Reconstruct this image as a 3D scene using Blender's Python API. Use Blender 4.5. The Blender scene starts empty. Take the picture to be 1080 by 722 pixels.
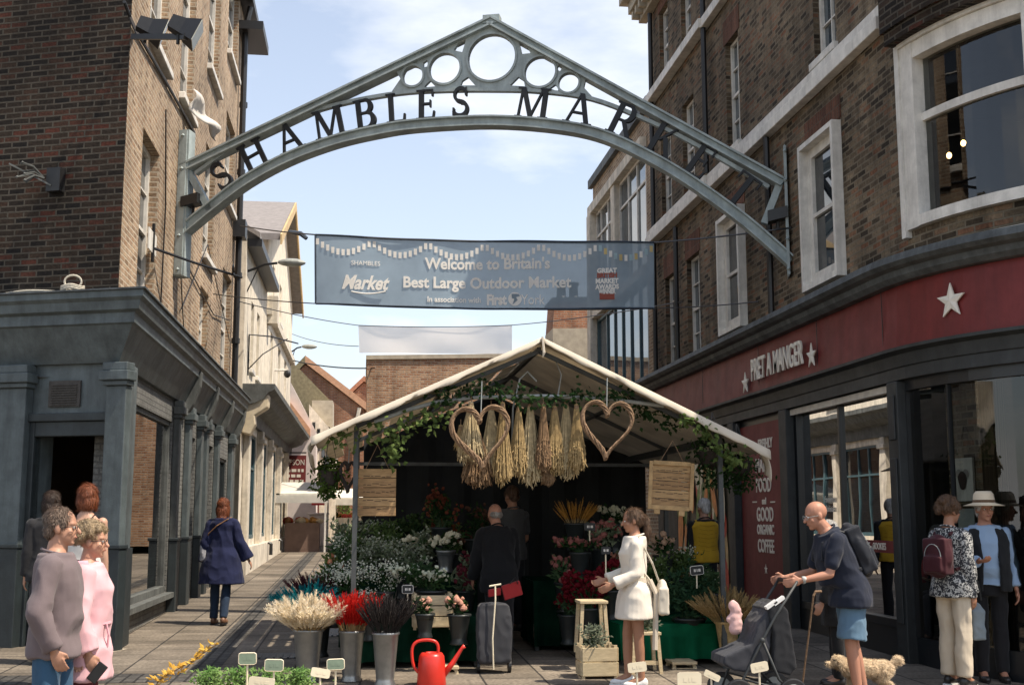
import bpy, bmesh, math, random
import numpy as np
from mathutils import Vector, Matrix, noise, Euler
R = math.radians
PI = math.pi
rnd = random.Random(7)
sc = bpy.context.scene
col = sc.collection

# ------------------------------------------------------------------ camera
F_, HZ, YAW = 1270.0, 545.0, R(7)
PIT = math.atan((HZ - 361) / F_)
CZ, SL = 1.65, .015
fw = Vector((math.sin(YAW)*math.cos(PIT), math.cos(YAW)*math.cos(PIT), math.sin(PIT)))
rt = Vector((math.cos(YAW), -math.sin(YAW), 0))
up = rt.cross(fw)
CAM = Vector((0, 0, CZ))
cam = bpy.data.objects.new('camera', bpy.data.cameras.new('camera'))
col.objects.link(cam)
cam.location = CAM
cam.rotation_euler = Euler((PI/2 + PIT, 0, -YAW), 'XYZ')
cam.data.sensor_width = 36
cam.data.lens = F_/1080*36
cam.data.clip_start = .05
cam.data.clip_end = 2000
sc.camera = cam

# ------------------------------------------------------------------ light
SUN_EL, SUN_AZ = R(60), R(-28)          # azimuth from +x, negative = towards the viewer's side
sd = Vector((math.cos(SUN_EL)*math.cos(SUN_AZ), math.cos(SUN_EL)*math.sin(SUN_AZ), math.sin(SUN_EL)))
sun = bpy.data.objects.new('sun', bpy.data.lights.new('sun', 'SUN'))
col.objects.link(sun)
sun.data.energy = 4.4
sun.data.angle = R(.5)
sun.data.color = (1.0, .885, .73)
sun.rotation_euler = sd.to_track_quat('Z', 'Y').to_euler()
sun.location = sd*60
w = bpy.data.worlds.new('World'); sc.world = w
w.use_nodes = True
nt = w.node_tree; nt.nodes.clear()
n_out = nt.nodes.new('ShaderNodeOutputWorld'); n_bg = nt.nodes.new('ShaderNodeBackground')
sky = nt.nodes.new('ShaderNodeTexSky'); sky.sky_type = 'NISHITA'; sky.sun_disc = False
sky.sun_elevation = SUN_EL
sky.sun_rotation = math.atan2(sd.x, sd.y)
sky.air_density = 1.0; sky.dust_density = 1.5; sky.ozone_density = 1.0
n_bg.inputs['Strength'].default_value = .135
# thin cloud sheet: noise looked up along the direction of view from the ground
tc = nt.nodes.new('ShaderNodeTexCoord')
mp = nt.nodes.new('ShaderNodeMapping'); mp.inputs['Scale'].default_value = (1, 1, 2.6); mp.inputs['Location'].default_value = (.35, .2, .1)
nz = nt.nodes.new('ShaderNodeTexNoise'); nz.inputs['Scale'].default_value = 2.3; nz.inputs['Detail'].default_value = 8; nz.inputs['Roughness'].default_value = .55
cr = nt.nodes.new('ShaderNodeValToRGB'); cr.color_ramp.elements[0].position = .47; cr.color_ramp.elements[0].color = (.3, .3, .3, 1); cr.color_ramp.elements[1].position = .64
mx = nt.nodes.new('ShaderNodeMixRGB'); mx.inputs[2].default_value = (6.6, 6.55, 6.4, 1)
L = nt.links.new
L(tc.outputs['Generated'], mp.inputs['Vector']); L(mp.outputs[0], nz.inputs['Vector']); L(nz.outputs[0], cr.inputs[0])
sx_ = nt.nodes.new('ShaderNodeSeparateXYZ'); L(tc.outputs['Generated'], sx_.inputs[0])
hz_ = nt.nodes.new('ShaderNodeMapRange'); hz_.inputs[1].default_value = .12; hz_.inputs[2].default_value = .75; hz_.inputs[3].default_value = 1.15; hz_.inputs[4].default_value = .3; L(sx_.outputs['Z'], hz_.inputs[0])
hm_ = nt.nodes.new('ShaderNodeMath'); hm_.operation = 'MULTIPLY'; L(cr.outputs[0], hm_.inputs[0]); L(hz_.outputs[0], hm_.inputs[1])
L(hm_.outputs[0], mx.inputs[0]); L(sky.outputs[0], mx.inputs[1]); L(mx.outputs[0], n_bg.inputs['Color']); L(n_bg.outputs[0], n_out.inputs[0])

sc.view_settings.view_transform = 'Standard'
sc.view_settings.look = 'None'
sc.view_settings.exposure = 0.66
sc.view_settings.gamma = 1
sc.cycles.max_bounces = 6
sc.cycles.transparent_max_bounces = 16
sc.cycles.caustics_reflective = False
sc.cycles.caustics_refractive = False

# ------------------------------------------------------------------ measuring helpers (photo pixel -> metres)
def ray(px, py): return fw + rt*((px-540)/F_) + up*((361-py)/F_)
def AY(px, py, y): d = ray(px, py); return CAM + d*(y/d.y)
def AX(px, py, x): d = ray(px, py); return CAM + d*(x/d.x)
def AG(px, py, dz=0):
    d = ray(px, py); t = (SL*-7 + dz - CZ)/(d.z - SL*d.y); return CAM + d*t
def gz(y): return SL*(min(y, 70)-7)
def V(*a): return Vector(a)

# ------------------------------------------------------------------ naming helpers
def tag(o, label=None, cat=None, group=None, kind=None):
    if label: o['label'] = label
    if cat: o['category'] = cat
    if group: o['group'] = group
    if kind: o['kind'] = kind
    return o
def thing(name, label, cat, loc=(0, 0, 0), rz=0, group=None):
    o = bpy.data.objects.new(name, None); col.objects.link(o)
    o.empty_display_size = .2
    o.location = loc; o.rotation_euler = (0, 0, rz)
    return tag(o, label, cat, group)
def origin(o):
    p = Vector((0, 0, 0))
    while o is not None:
        p = p + Vector(o.location); o = o.parent
    return p
def kids(o): return [c for c in col.objects if c.parent == o]
def copy_tree(o, parent=None):
    c = o.copy(); col.objects.link(c)
    if parent is not None: c.parent = parent
    for k in list(o.children): copy_tree(k, c)
    return c

# ------------------------------------------------------------------ mesh builder
class Fr:
    """wall frame: u along the wall, d outwards, z up"""
    def __init__(s, o, ux, n): s.o = Vector((o[0], o[1], 0)); s.ux = Vector((ux[0], ux[1], 0)).normalized(); s.n = Vector((n[0], n[1], 0)).normalized()
    def P(s, u, d, z): return s.o + s.ux*u + s.n*d + Vector((0, 0, z))
class MB:
    def __init__(s): s.v = []; s.f = []; s.uv = {}
    def add(s, pts):
        i = len(s.v); s.v.extend(Vector(p) for p in pts); return i
    def poly(s, pts, uv=None):
        i = s.add(pts); s.f.append(tuple(range(i, i+len(pts))))
        if uv: s.uv[len(s.f)-1] = uv
    def hexa(s, p):   # p: 4 bottom + 4 top
        i = s.add(p)
        for q in ((3, 2, 1, 0), (4, 5, 6, 7), (0, 1, 5, 4), (1, 2, 6, 5), (2, 3, 7, 6), (3, 0, 4, 7)):
            s.f.append(tuple(i+k for k in q))
        return s
    def box(s, x0, x1, y0, y1, z0, z1):
        return s.hexa([(x0, y0, z0), (x1, y0, z0), (x1, y1, z0), (x0, y1, z0), (x0, y0, z1), (x1, y0, z1), (x1, y1, z1), (x0, y1, z1)])
    def fbox(s, fr, u0, u1, d0, d1, z0, z1):
        return s.hexa([fr.P(u0, d0, z0), fr.P(u1, d0, z0), fr.P(u1, d1, z0), fr.P(u0, d1, z0), fr.P(u0, d0, z1), fr.P(u1, d0, z1), fr.P(u1, d1, z1), fr.P(u0, d1, z1)])
    def obox(s, c, a, b, c2):
        c = Vector(c); a = Vector(a); b = Vector(b); e = Vector(c2)
        return s.hexa([c-a-b-e, c+a-b-e, c+a+b-e, c-a+b-e, c-a-b+e, c+a-b+e, c+a+b+e, c-a+b+e])
    def bar(s, p, q, w, h, upv=(0, 0, 1)):
        p = Vector(p); q = Vector(q); d = q-p; l = d.length
        if l < 1e-6: return s
        d = d/l; u_ = Vector(upv)
        if abs(d.dot(u_)) > .99: u_ = Vector((0, 1, 0))
        a = d.cross(u_).normalized(); b = a.cross(d)
        return s.obox((p+q)/2, d*l/2, a*w/2, b*h/2)
    def tube(s, path, r, n=8, caps=True):
        path = [Vector(p) for p in path]; k = len(path)
        rs = r if isinstance(r, (list, tuple)) else [r]*k
        base = len(s.v); prev = None
        for i, p in enumerate(path):
            t = (path[min(i+1, k-1)] - path[max(i-1, 0)])
            t = t.normalized() if t.length > 1e-9 else Vector((0, 0, 1))
            if prev is None:
                a = t.orthogonal().normalized()
            else:
                a = (prev - t*prev.dot(t))
                a = a.normalized() if a.length > 1e-6 else t.orthogonal().normalized()
            prev = a; b = t.cross(a)
            for j in range(n):
                g = 2*PI*j/n; s.v.append(p + (a*math.cos(g) + b*math.sin(g))*rs[i])
        for i in range(k-1):
            for j in range(n):
                a0 = base+i*n+j; a1 = base+i*n+(j+1) % n
                s.f.append((a0, a1, a1+n, a0+n))
        if caps:
            s.f.append(tuple(base+j for j in range(n-1, -1, -1))); s.f.append(tuple(base+(k-1)*n+j for j in range(n)))
        return s
    def lathe(s, prof, o=(0, 0, 0), n=24, cap=True):
        o = Vector(o); base = len(s.v)
        for (r, z) in prof:
            for j in range(n):
                g = 2*PI*j/n; s.v.append(o + Vector((r*math.cos(g), r*math.sin(g), z)))
        for i in range(len(prof)-1):
            for j in range(n):
                a0 = base+i*n+j; a1 = base+i*n+(j+1) % n
                s.f.append((a0, a1, a1+n, a0+n))
        if cap:
            s.f.append(tuple(base+j for j in range(n-1, -1, -1))); s.f.append(tuple(base+(len(prof)-1)*n+j for j in range(n)))
        return s
    def loft(s, rings, cap=True):
        n = len(rings[0]); base = len(s.v)
        for r_ in rings: s.v.extend(Vector(p) for p in r_)
        for i in range(len(rings)-1):
            for j in range(n):
                a0 = base+i*n+j; a1 = base+i*n+(j+1) % n
                s.f.append((a0, a1, a1+n, a0+n))
        if cap:
            s.f.append(tuple(base+j for j in range(n-1, -1, -1))); s.f.append(tuple(base+(len(rings)-1)*n+j for j in range(n)))
        return s
    def ell(s, c, rx, ry, rz, nu=10, nv=7, rot=None):
        c = Vector(c); base = len(s.v); M = rot if rot is not None else Matrix.Identity(3)
        for i in range(1, nv):
            t = PI*i/nv
            for j in range(nu):
                g = 2*PI*j/nu
                s.v.append(c + M @ Vector((rx*math.sin(t)*math.cos(g), ry*math.sin(t)*math.sin(g), rz*math.cos(t))))
        top = len(s.v); s.v.append(c + M @ Vector((0, 0, rz))); s.v.append(c + M @ Vector((0, 0, -rz)))
        for i in range(nv-2):
            for j in range(nu):
                a0 = base+i*nu+j; a1 = base+i*nu+(j+1) % nu
                s.f.append((a0, a0+nu, a1+nu, a1))
        for j in range(nu):
            s.f.append((top, base+j, base+(j+1) % nu))
            b0 = base+(nv-2)*nu
            s.f.append((top+1, b0+(j+1) % nu, b0+j))
        return s
    def octa(s, c, r):
        c = Vector(c); i = s.add([c+Vector((r, 0, 0)), c+Vector((0, r, 0)), c-Vector((r, 0, 0)), c-Vector((0, r, 0)), c+Vector((0, 0, r)), c-Vector((0, 0, r))])
        for j in range(4):
            s.f.append((i+j, i+(j+1) % 4, i+4)); s.f.append((i+(j+1) % 4, i+j, i+5))
    def prism(s, pts, vec):
        pts = [Vector(p) for p in pts]; vec = Vector(vec); n = len(pts); i = s.add(pts); s.add([p+vec for p in pts])
        s.f.append(tuple(i+k for k in range(n-1, -1, -1))); s.f.append(tuple(i+n+k for k in range(n)))
        for k in range(n): s.f.append((i+k, i+(k+1) % n, i+n+(k+1) % n, i+n+k))
        return s
    def grid(s, rows):
        n = len(rows[0]); i0 = s.add([p for r_ in rows for p in r_])
        for j in range(len(rows)-1):
            for i in range(n-1): a = i0+j*n+i; s.f.append((a, a+1, a+n+1, a+n))
        return s
    def leaf(s, c, d, nrm, l, wd):
        c = Vector(c); d = Vector(d).normalized(); nrm = Vector(nrm); a = d.cross(nrm)
        if a.length < 1e-5: a = d.orthogonal()
        a = a.normalized(); nn = a.cross(d)
        i = s.add([c, c+d*l*.4+a*wd/2-nn*l*.05, c+d*l, c+d*l*.4-a*wd/2-nn*l*.05, c+d*l*.45+nn*l*.06])
        s.f.extend([(i, i+1, i+4), (i+1, i+2, i+4), (i+2, i+3, i+4), (i+3, i, i+4)])
    def build(s, name, m, parent=None, smooth=False, loc=None):
        o_ = origin(parent) if parent is not None else (Vector(loc) if loc is not None else Vector((0, 0, 0)))
        me = bpy.data.meshes.new(name)
        me.from_pydata([tuple(v-o_) for v in s.v], [], s.f)
        uvl = me.uv_layers.new(name='UVMap')
        nl = len(me.loops); arr = np.zeros((nl, 2), np.float32)
        vs = s.v
        for p in me.polygons:
            if p.index in s.uv:
                for k, li in enumerate(p.loop_indices): arr[li] = s.uv[p.index][k]
                continue
            nn = p.normal
            if abs(nn.z) > .75:
                for li, vi in zip(p.loop_indices, p.vertices): arr[li] = (vs[vi].x, vs[vi].y)
            else:
                l = math.hypot(nn.x, nn.y); tx, ty = -nn.y/l, nn.x/l
                if (tx + .001*ty) < 0 if abs(tx) > abs(ty) else ty < 0: tx, ty = -tx, -ty
                for li, vi in zip(p.loop_indices, p.vertices): arr[li] = (vs[vi].x*tx + vs[vi].y*ty, vs[vi].z)
        uvl.data.foreach_set('uv', arr.ravel())
        if m is not None: me.materials.append(m)
        if smooth: me.polygons.foreach_set('use_smooth', [True]*len(me.polygons))
        me.update()
        o = bpy.data.objects.new(name, me); col.objects.link(o)
        if parent is not None: o.parent = parent
        elif loc is not None: o.location = loc
        return o
def bevel(o, wdt=.006, seg=2):
    m = o.modifiers.new('b', 'BEVEL'); m.width = wdt; m.segments = seg; m.limit_method = 'ANGLE'; m.angle_limit = R(40); return o
def sweep(path, prof, m, name, parent, closed_prof=True):
    """profile [(out, z)] swept along a plan path with mitres; outwards is to the RIGHT of travel"""
    path = [Vector((p[0], p[1])) for p in path]; k = len(path); rings = []
    for i in range(k):
        d0 = (path[i]-path[i-1]).normalized() if i else None
        d1 = (path[i+1]-path[i]).normalized() if i < k-1 else None
        n0 = Vector((d0.y, -d0.x)) if d0 is not None else None; n1 = Vector((d1.y, -d1.x)) if d1 is not None else None
        if n0 is None: nn = n1
        elif n1 is None: nn = n0
        else:
            nn = (n0+n1); nn = nn/(nn.length_squared/2) if nn.length > 1e-5 else n0
        rings.append([Vector((path[i].x+nn.x*o, path[i].y+nn.y*o, z)) for (o, z) in prof])
    b = MB(); b.loft(rings); return b.build(name, m, parent)
def wallpanel(b, fr, u0, u1, z0, z1, ops, th, u_uv=0):
    """outer skin of a wall with rectangular openings (u0,u1,z0,z1) and reveals of depth th"""
    us = sorted(set([u0, u1] + [q for o in ops for q in o[:2]])); zs = sorted(set([z0, z1] + [q for o in ops for q in o[2:4]]))
    us = [u for u in us if u0-1e-6 <= u <= u1+1e-6]; zs = [z for z in zs if z0-1e-6 <= z <= z1+1e-6]
    for i in range(len(us)-1):
        for j in range(len(zs)-1):
            a, c, e, g = us[i], us[i+1], zs[j], zs[j+1]; mu, mz = (a+c)/2, (e+g)/2
            if any(o[0] < mu < o[1] and o[2] < mz < o[3] for o in ops): continue
            b.poly([fr.P(a, 0, e), fr.P(c, 0, e), fr.P(c, 0, g), fr.P(a, 0, g)], [(a+u_uv, e), (c+u_uv, e), (c+u_uv, g), (a+u_uv, g)])
    for o in ops:
        a, c, e, g = o[:4]
        b.poly([fr.P(a, 0, e), fr.P(a, -th, e), fr.P(a, -th, g), fr.P(a, 0, g)], [(0, e), (th, e), (th, g), (0, g)])
        b.poly([fr.P(c, -th, e), fr.P(c, 0, e), fr.P(c, 0, g), fr.P(c, -th, g)], [(0, e), (th, e), (th, g), (0, g)])
        b.poly([fr.P(a, -th, g), fr.P(c, -th, g), fr.P(c, 0, g), fr.P(a, 0, g)])
        b.poly([fr.P(a, 0, e), fr.P(c, 0, e), fr.P(c, -th, e), fr.P(a, -th, e)])
    return b

# ------------------------------------------------------------------ materials
MATS = {}
def newmat(name):
    m = bpy.data.materials.new(name); m.use_nodes = True; MATS[name] = m
    return m, m.node_tree, m.node_tree.nodes['Principled BSDF']
def nd(t, typ, **k):
    n = t.nodes.new(typ)
    for a, v in k.items():
        if a in n.inputs.keys(): n.inputs[a].default_value = v
        else: setattr(n, a, v)
    return n
def C4(c): return (c[0], c[1], c[2], 1)
def mat(name, c, rough=.6, var=.18, scale=6, bump=.0, bscale=40, metal=0, spec=.5, c2=None, coord='Object', detail=6, stretch=None, sheen=0, grime=0):
    """principled with a mottled base colour (c..c2) and fine bump"""
    if name in MATS: return MATS[name]
    m, t, p = newmat(name)
    tcn = nd(t, 'ShaderNodeTexCoord'); src = tcn.outputs[coord]
    if stretch:
        mpn = nd(t, 'ShaderNodeMapping'); mpn.inputs['Scale'].default_value = stretch; t.links.new(src, mpn.inputs[0]); src = mpn.outputs[0]
    nz_ = nd(t, 'ShaderNodeTexNoise', Scale=scale, Detail=detail, Roughness=.6); t.links.new(src, nz_.inputs['Vector'])
    ramp = nd(t, 'ShaderNodeValToRGB')
    ramp.color_ramp.elements[0].position = .3; ramp.color_ramp.elements[1].position = .7
    ca = c2 if c2 else tuple(x*(1-var) for x in c); cb = c if c2 else tuple(min(1, x*(1+var)) for x in c)
    ramp.color_ramp.elements[0].color = C4(ca); ramp.color_ramp.elements[1].color = C4(cb)
    t.links.new(nz_.outputs[0], ramp.inputs[0]); last = ramp.outputs[0]
    if grime:
        for (sc3, vec, lo) in ((1.6, (2.5, 2.5, .25), 1-grime), (3.5, (1, 1, 1), 1-grime*.7)):
            mg = nd(t, 'ShaderNodeMapping'); mg.inputs['Scale'].default_value = vec; t.links.new(tcn.outputs['Object'], mg.inputs[0])
            ng = nd(t, 'ShaderNodeTexNoise', Scale=sc3, Detail=8, Roughness=.7); t.links.new(mg.outputs[0], ng.inputs['Vector'])
            rg_ = nd(t, 'ShaderNodeMapRange'); rg_.inputs[1].default_value = .36; rg_.inputs[2].default_value = .6; rg_.inputs[3].default_value = lo; rg_.inputs[4].default_value = 1.06; t.links.new(ng.outputs[0], rg_.inputs[0])
            mgx = nd(t, 'ShaderNodeMixRGB', blend_type='MULTIPLY'); mgx.inputs[0].default_value = 1; t.links.new(last, mgx.inputs[1]); t.links.new(rg_.outputs[0], mgx.inputs[2]); last = mgx.outputs[0]
            rr_ = nd(t, 'ShaderNodeMapRange'); rr_.inputs[3].default_value = min(1, rough+.25); rr_.inputs[4].default_value = rough; t.links.new(ng.outputs[0], rr_.inputs[0]); t.links.new(rr_.outputs[0], p.inputs['Roughness'])
    t.links.new(last, p.inputs['Base Color'])
    p.inputs['Roughness'].default_value = rough
    p.inputs['Metallic'].default_value = metal
    p.inputs['Specular IOR Level'].default_value = spec
    if sheen: p.inputs['Sheen Weight'].default_value = sheen
    if bump:
        n2 = nd(t, 'ShaderNodeTexNoise', Scale=bscale, Detail=5); t.links.new(src, n2.inputs['Vector'])
        bp = nd(t, 'ShaderNodeBump', Strength=bump, Distance=.02); t.links.new(n2.outputs[0], bp.inputs['Height']); t.links.new(bp.outputs[0], p.inputs['Normal'])
    return m
def brickmat(name, cols, mortar, bw=.225, bh=.075, ms=.012, bump=.6, rough=.85, stain=.35, msm=.25):
    """brick bond on the metric UVs; every brick draws its colour from the list"""
    m, t, p = newmat(name)
    uv = nd(t, 'ShaderNodeUVMap'); uv.uv_map = 'UVMap'
    # wobble so that courses are not ruler-straight
    wn = nd(t, 'ShaderNodeTexNoise', Scale=3.0, Detail=3); t.links.new(uv.outputs[0], wn.inputs['Vector'])
    sub = nd(t, 'ShaderNodeVectorMath', operation='SUBTRACT'); sub.inputs[1].default_value = (.5, .5, .5); t.links.new(wn.outputs['Color'], sub.inputs[0])
    scl = nd(t, 'ShaderNodeVectorMath', operation='SCALE'); scl.inputs['Scale'].default_value = .018; t.links.new(sub.outputs[0], scl.inputs[0])
    addv = nd(t, 'ShaderNodeVectorMath', operation='ADD'); t.links.new(uv.outputs[0], addv.inputs[0]); t.links.new(scl.outputs[0], addv.inputs[1])
    br = nd(t, 'ShaderNodeTexBrick'); br.offset = .5
    br.inputs['Color1'].default_value = (0, 0, 0, 1); br.inputs['Color2'].default_value = (1, 1, 1, 1); br.inputs['Mortar'].default_value = (0, 0, 0, 1)
    br.inputs['Scale'].default_value = 1; br.inputs['Brick Width'].default_value = bw; br.inputs['Row Height'].default_value = bh
    br.inputs['Mortar Size'].default_value = ms; br.inputs['Mortar Smooth'].default_value = msm; br.inputs['Bias'].default_value = 0
    t.links.new(addv.outputs[0], br.inputs['Vector'])
    ramp = nd(t, 'ShaderNodeValToRGB'); cr_ = ramp.color_ramp; cr_.interpolation = 'LINEAR'
    while len(cr_.elements) < len(cols): cr_.elements.new(.5)
    for i, c in enumerate(cols): cr_.elements[i].position = .02 + .96*i/(len(cols)-1); cr_.elements[i].color = C4(c)
    t.links.new(br.outputs['Color'], ramp.inputs[0])
    # face texture of the bricks
    n1 = nd(t, 'ShaderNodeTexNoise', Scale=28.0, Detail=6); t.links.new(uv.outputs[0], n1.inputs['Vector'])
    n2 = nd(t, 'ShaderNodeTexNoise', Scale=.7, Detail=5); t.links.new(uv.outputs[0], n2.inputs['Vector'])
    mr = nd(t, 'ShaderNodeMapRange'); mr.inputs[1].default_value = .3; mr.inputs[2].default_value = .7; mr.inputs[3].default_value = .65; mr.inputs[4].default_value = 1.3; t.links.new(n1.outputs[0], mr.inputs[0])
    mul = nd(t, 'ShaderNodeMixRGB', blend_type='MULTIPLY'); mul.inputs[0].default_value = 1; t.links.new(ramp.outputs[0], mul.inputs[1]); t.links.new(mr.outputs[0], mul.inputs[2])
    mixm = nd(t, 'ShaderNodeMixRGB'); t.links.new(br.outputs['Fac'], mixm.inputs[0]); t.links.new(mul.outputs[0], mixm.inputs[1]); mixm.inputs[2].default_value = C4(mortar)
    ms2 = nd(t, 'ShaderNodeMapRange'); ms2.inputs[1].default_value = .3; ms2.inputs[2].default_value = .7; ms2.inputs[3].default_value = 1-stain; ms2.inputs[4].default_value = 1+stain*.5; t.links.new(n2.outputs[0], ms2.inputs[0])
    mps = nd(t, 'ShaderNodeMapping'); mps.inputs['Scale'].default_value = (2.2, .22, 1); t.links.new(uv.outputs[0], mps.inputs[0])
    n3 = nd(t, 'ShaderNodeTexNoise', Scale=1.3, Detail=6, Roughness=.65); t.links.new(mps.outputs[0], n3.inputs['Vector'])
    ms3 = nd(t, 'ShaderNodeMapRange'); ms3.inputs[1].default_value = .35; ms3.inputs[2].default_value = .62; ms3.inputs[3].default_value = 1-stain*1.1; ms3.inputs[4].default_value = 1.08; t.links.new(n3.outputs[0], ms3.inputs[0])
    mul3 = nd(t, 'ShaderNodeMixRGB', blend_type='MULTIPLY'); mul3.inputs[0].default_value = 1; t.links.new(mixm.outputs[0], mul3.inputs[1]); t.links.new(ms3.outputs[0], mul3.inputs[2])
    mul2 = nd(t, 'ShaderNodeMixRGB', blend_type='MULTIPLY'); mul2.inputs[0].default_value = 1; t.links.new(mul3.outputs[0], mul2.inputs[1]); t.links.new(ms2.outputs[0], mul2.inputs[2])
    t.links.new(mul2.outputs[0], p.inputs['Base Color']); p.inputs['Roughness'].default_value = rough; p.inputs['Specular IOR Level'].default_value = .25
    # relief: recessed joints, rough faces, uneven setting of each brick
    inv = nd(t, 'ShaderNodeMath', operation='MULTIPLY_ADD'); inv.inputs[1].default_value = -1; inv.inputs[2].default_value = 1; t.links.new(br.outputs['Fac'], inv.inputs[0])
    ad = nd(t, 'ShaderNodeMath', operation='MULTIPLY_ADD'); t.links.new(n1.outputs[0], ad.inputs[0]); ad.inputs[1].default_value = .55; t.links.new(inv.outputs[0], ad.inputs[2])
    ad2 = nd(t, 'ShaderNodeMath', operation='MULTIPLY_ADD'); t.links.new(br.outputs['Color'], ad2.inputs[0]); ad2.inputs[1].default_value = .5; t.links.new(ad.outputs[0], ad2.inputs[2])
    bp = nd(t, 'ShaderNodeBump', Strength=bump, Distance=.012); t.links.new(ad2.outputs[0], bp.inputs['Height']); t.links.new(bp.outputs[0], p.inputs['Normal'])
    return m
def glassmat(name, tint=(.75, .8, .8), boost=1.0, rough=.0, ior=1.5):
    """thin pane: fresnel mix of a clear tint and a mirror"""
    m, t, p = newmat(name); t.nodes.remove(p); out = t.nodes['Material Output']
    fr = nd(t, 'ShaderNodeFresnel', IOR=ior); mu = nd(t, 'ShaderNodeMath', operation='MULTIPLY'); mu.inputs[1].default_value = boost; mu.use_clamp = True
    tr = nd(t, 'ShaderNodeBsdfTransparent'); tr.inputs[0].default_value = C4(tint)
    gl = nd(t, 'ShaderNodeBsdfGlossy'); gl.inputs['Roughness'].default_value = rough
    nzn = nd(t, 'ShaderNodeTexNoise', Scale=1.6, Detail=1); tcn = nd(t, 'ShaderNodeTexCoord'); t.links.new(tcn.outputs['Object'], nzn.inputs['Vector'])
    bp = nd(t, 'ShaderNodeBump', Strength=.015, Distance=.05); t.links.new(nzn.outputs[0], bp.inputs['Height']); t.links.new(bp.outputs[0], gl.inputs['Normal'])
    mix = nd(t, 'ShaderNodeMixShader'); t.links.new(fr.outputs[0], mu.inputs[0]); t.links.new(mu.outputs[0], mix.inputs[0])
    t.links.new(tr.outputs[0], mix.inputs[1]); t.links.new(gl.outputs[0], mix.inputs[2]); t.links.new(mix.outputs[0], out.inputs[0])
    return m
def darkglass(name, c=(.012, .014, .016), spec=.9):
    m, t, p = newmat(name)
    p.inputs['Base Color'].default_value = C4(c); p.inputs['Roughness'].default_value = .03; p.inputs['IOR'].default_value = 1.6; p.inputs['Specular IOR Level'].default_value = spec
    tcn = nd(t, 'ShaderNodeTexCoord'); nzn = nd(t, 'ShaderNodeTexNoise', Scale=1.3, Detail=1); t.links.new(tcn.outputs['Object'], nzn.inputs['Vector'])
    bp = nd(t, 'ShaderNodeBump', Strength=.05, Distance=.05); t.links.new(nzn.outputs[0], bp.inputs['Height']); t.links.new(bp.outputs[0], p.inputs['Normal'])
    return m
def clothmat(name, c, transl=.35, transp=0.0, var=.12, scale=3, bump=.15):
    m, t, p = newmat(name); out = t.nodes['Material Output']; t.nodes.remove(p)
    tcn = nd(t, 'ShaderNodeTexCoord'); nzn = nd(t, 'ShaderNodeTexNoise', Scale=scale, Detail=5); t.links.new(tcn.outputs['Object'], nzn.inputs['Vector'])
    rp = nd(t, 'ShaderNodeValToRGB'); rp.color_ramp.elements[0].position = .3; rp.color_ramp.elements[1].position = .7
    rp.color_ramp.elements[0].color = C4([x*(1-var) for x in c]); rp.color_ramp.elements[1].color = C4([min(.95, x*(1+var)) for x in c]); t.links.new(nzn.outputs[0], rp.inputs[0])
    df = nd(t, 'ShaderNodeBsdfDiffuse'); tl = nd(t, 'ShaderNodeBsdfTranslucent'); mx1 = nd(t, 'ShaderNodeMixShader'); mx1.inputs[0].default_value = transl
    t.links.new(rp.outputs[0], df.inputs[0]); t.links.new(rp.outputs[0], tl.inputs[0]); t.links.new(df.outputs[0], mx1.inputs[1]); t.links.new(tl.outputs[0], mx1.inputs[2])
    bp = nd(t, 'ShaderNodeBump', Strength=bump, Distance=.03); t.links.new(nzn.outputs[0], bp.inputs['Height']); t.links.new(bp.outputs[0], df.inputs['Normal'])
    last = mx1
    if transp:
        tp = nd(t, 'ShaderNodeBsdfTransparent'); mx2 = nd(t, 'ShaderNodeMixShader'); mx2.inputs[0].default_value = transp
        t.links.new(mx1.outputs[0], mx2.inputs[1]); t.links.new(tp.outputs[0], mx2.inputs[2]); last = mx2
    t.links.new(last.outputs[0], out.inputs[0])
    return m
def leafmat(name, c, c2=None, transl=.3, scale=9):
    m = clothmat(name, c, transl, 0, .45, scale, 0)
    if c2:
        rp = [n for n in m.node_tree.nodes if n.type == 'VALTORGB'][0]
        rp.color_ramp.elements[0].color = C4(c); rp.color_ramp.elements[1].color = C4(c2)
    return m
def emit(name, c, s):
    m, t, p = newmat(name); p.inputs['Base Color'].default_value = C4(c); p.inputs['Emission Color'].default_value = C4(c); p.inputs['Emission Strength'].default_value = s; return m
# ================================================================== SETTING
def AP(px, py, fr):
    """pixel -> (u, z) on the vertical plane of a wall frame"""
    d = ray(px, py); t = (fr.o - CAM).dot(fr.n)/d.dot(fr.n) if True else 0
    o2 = fr.o - CAM; o2 = Vector((o2.x, o2.y, 0)); t = o2.dot(fr.n)/d.dot(fr.n)
    p = CAM + d*t
    return (p-fr.o).dot(fr.ux), p.z
def textmesh(body, size, name, m, parent, O, ux, uz, extrude=.01, align='CENTER', xs=1.0, bold=0.0, shear=0, space=1.0):
    cu = bpy.data.curves.new('t', 'FONT'); cu.body = body; cu.size = size; cu.extrude = extrude; cu.align_x = align; cu.align_y = 'BOTTOM_BASELINE'
    cu.offset = bold; cu.shear = shear; cu.space_character = space; cu.resolution_u = 3
    ob = bpy.data.objects.new('t', cu); col.objects.link(ob)
    bpy.context.view_layer.update()
    dg = bpy.context.evaluated_depsgraph_get()
    me = bpy.data.meshes.new_from_object(ob.evaluated_get(dg)); bpy.data.objects.remove(ob); bpy.data.curves.remove(cu)
    ux = Vector(ux).normalized(); uz = Vector(uz).normalized(); n = ux.cross(uz); O = Vector(O) - (origin(parent) if parent else Vector((0, 0, 0)))
    for v in me.vertices:
        c = v.co; v.co = O + ux*(c.x*xs) + uz*c.y + n*c.z
    me.materials.clear(); me.materials.append(m); me.name = name
    o = bpy.data.objects.new(name, me); col.objects.link(o)
    if parent: o.parent = parent
    return o
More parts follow.
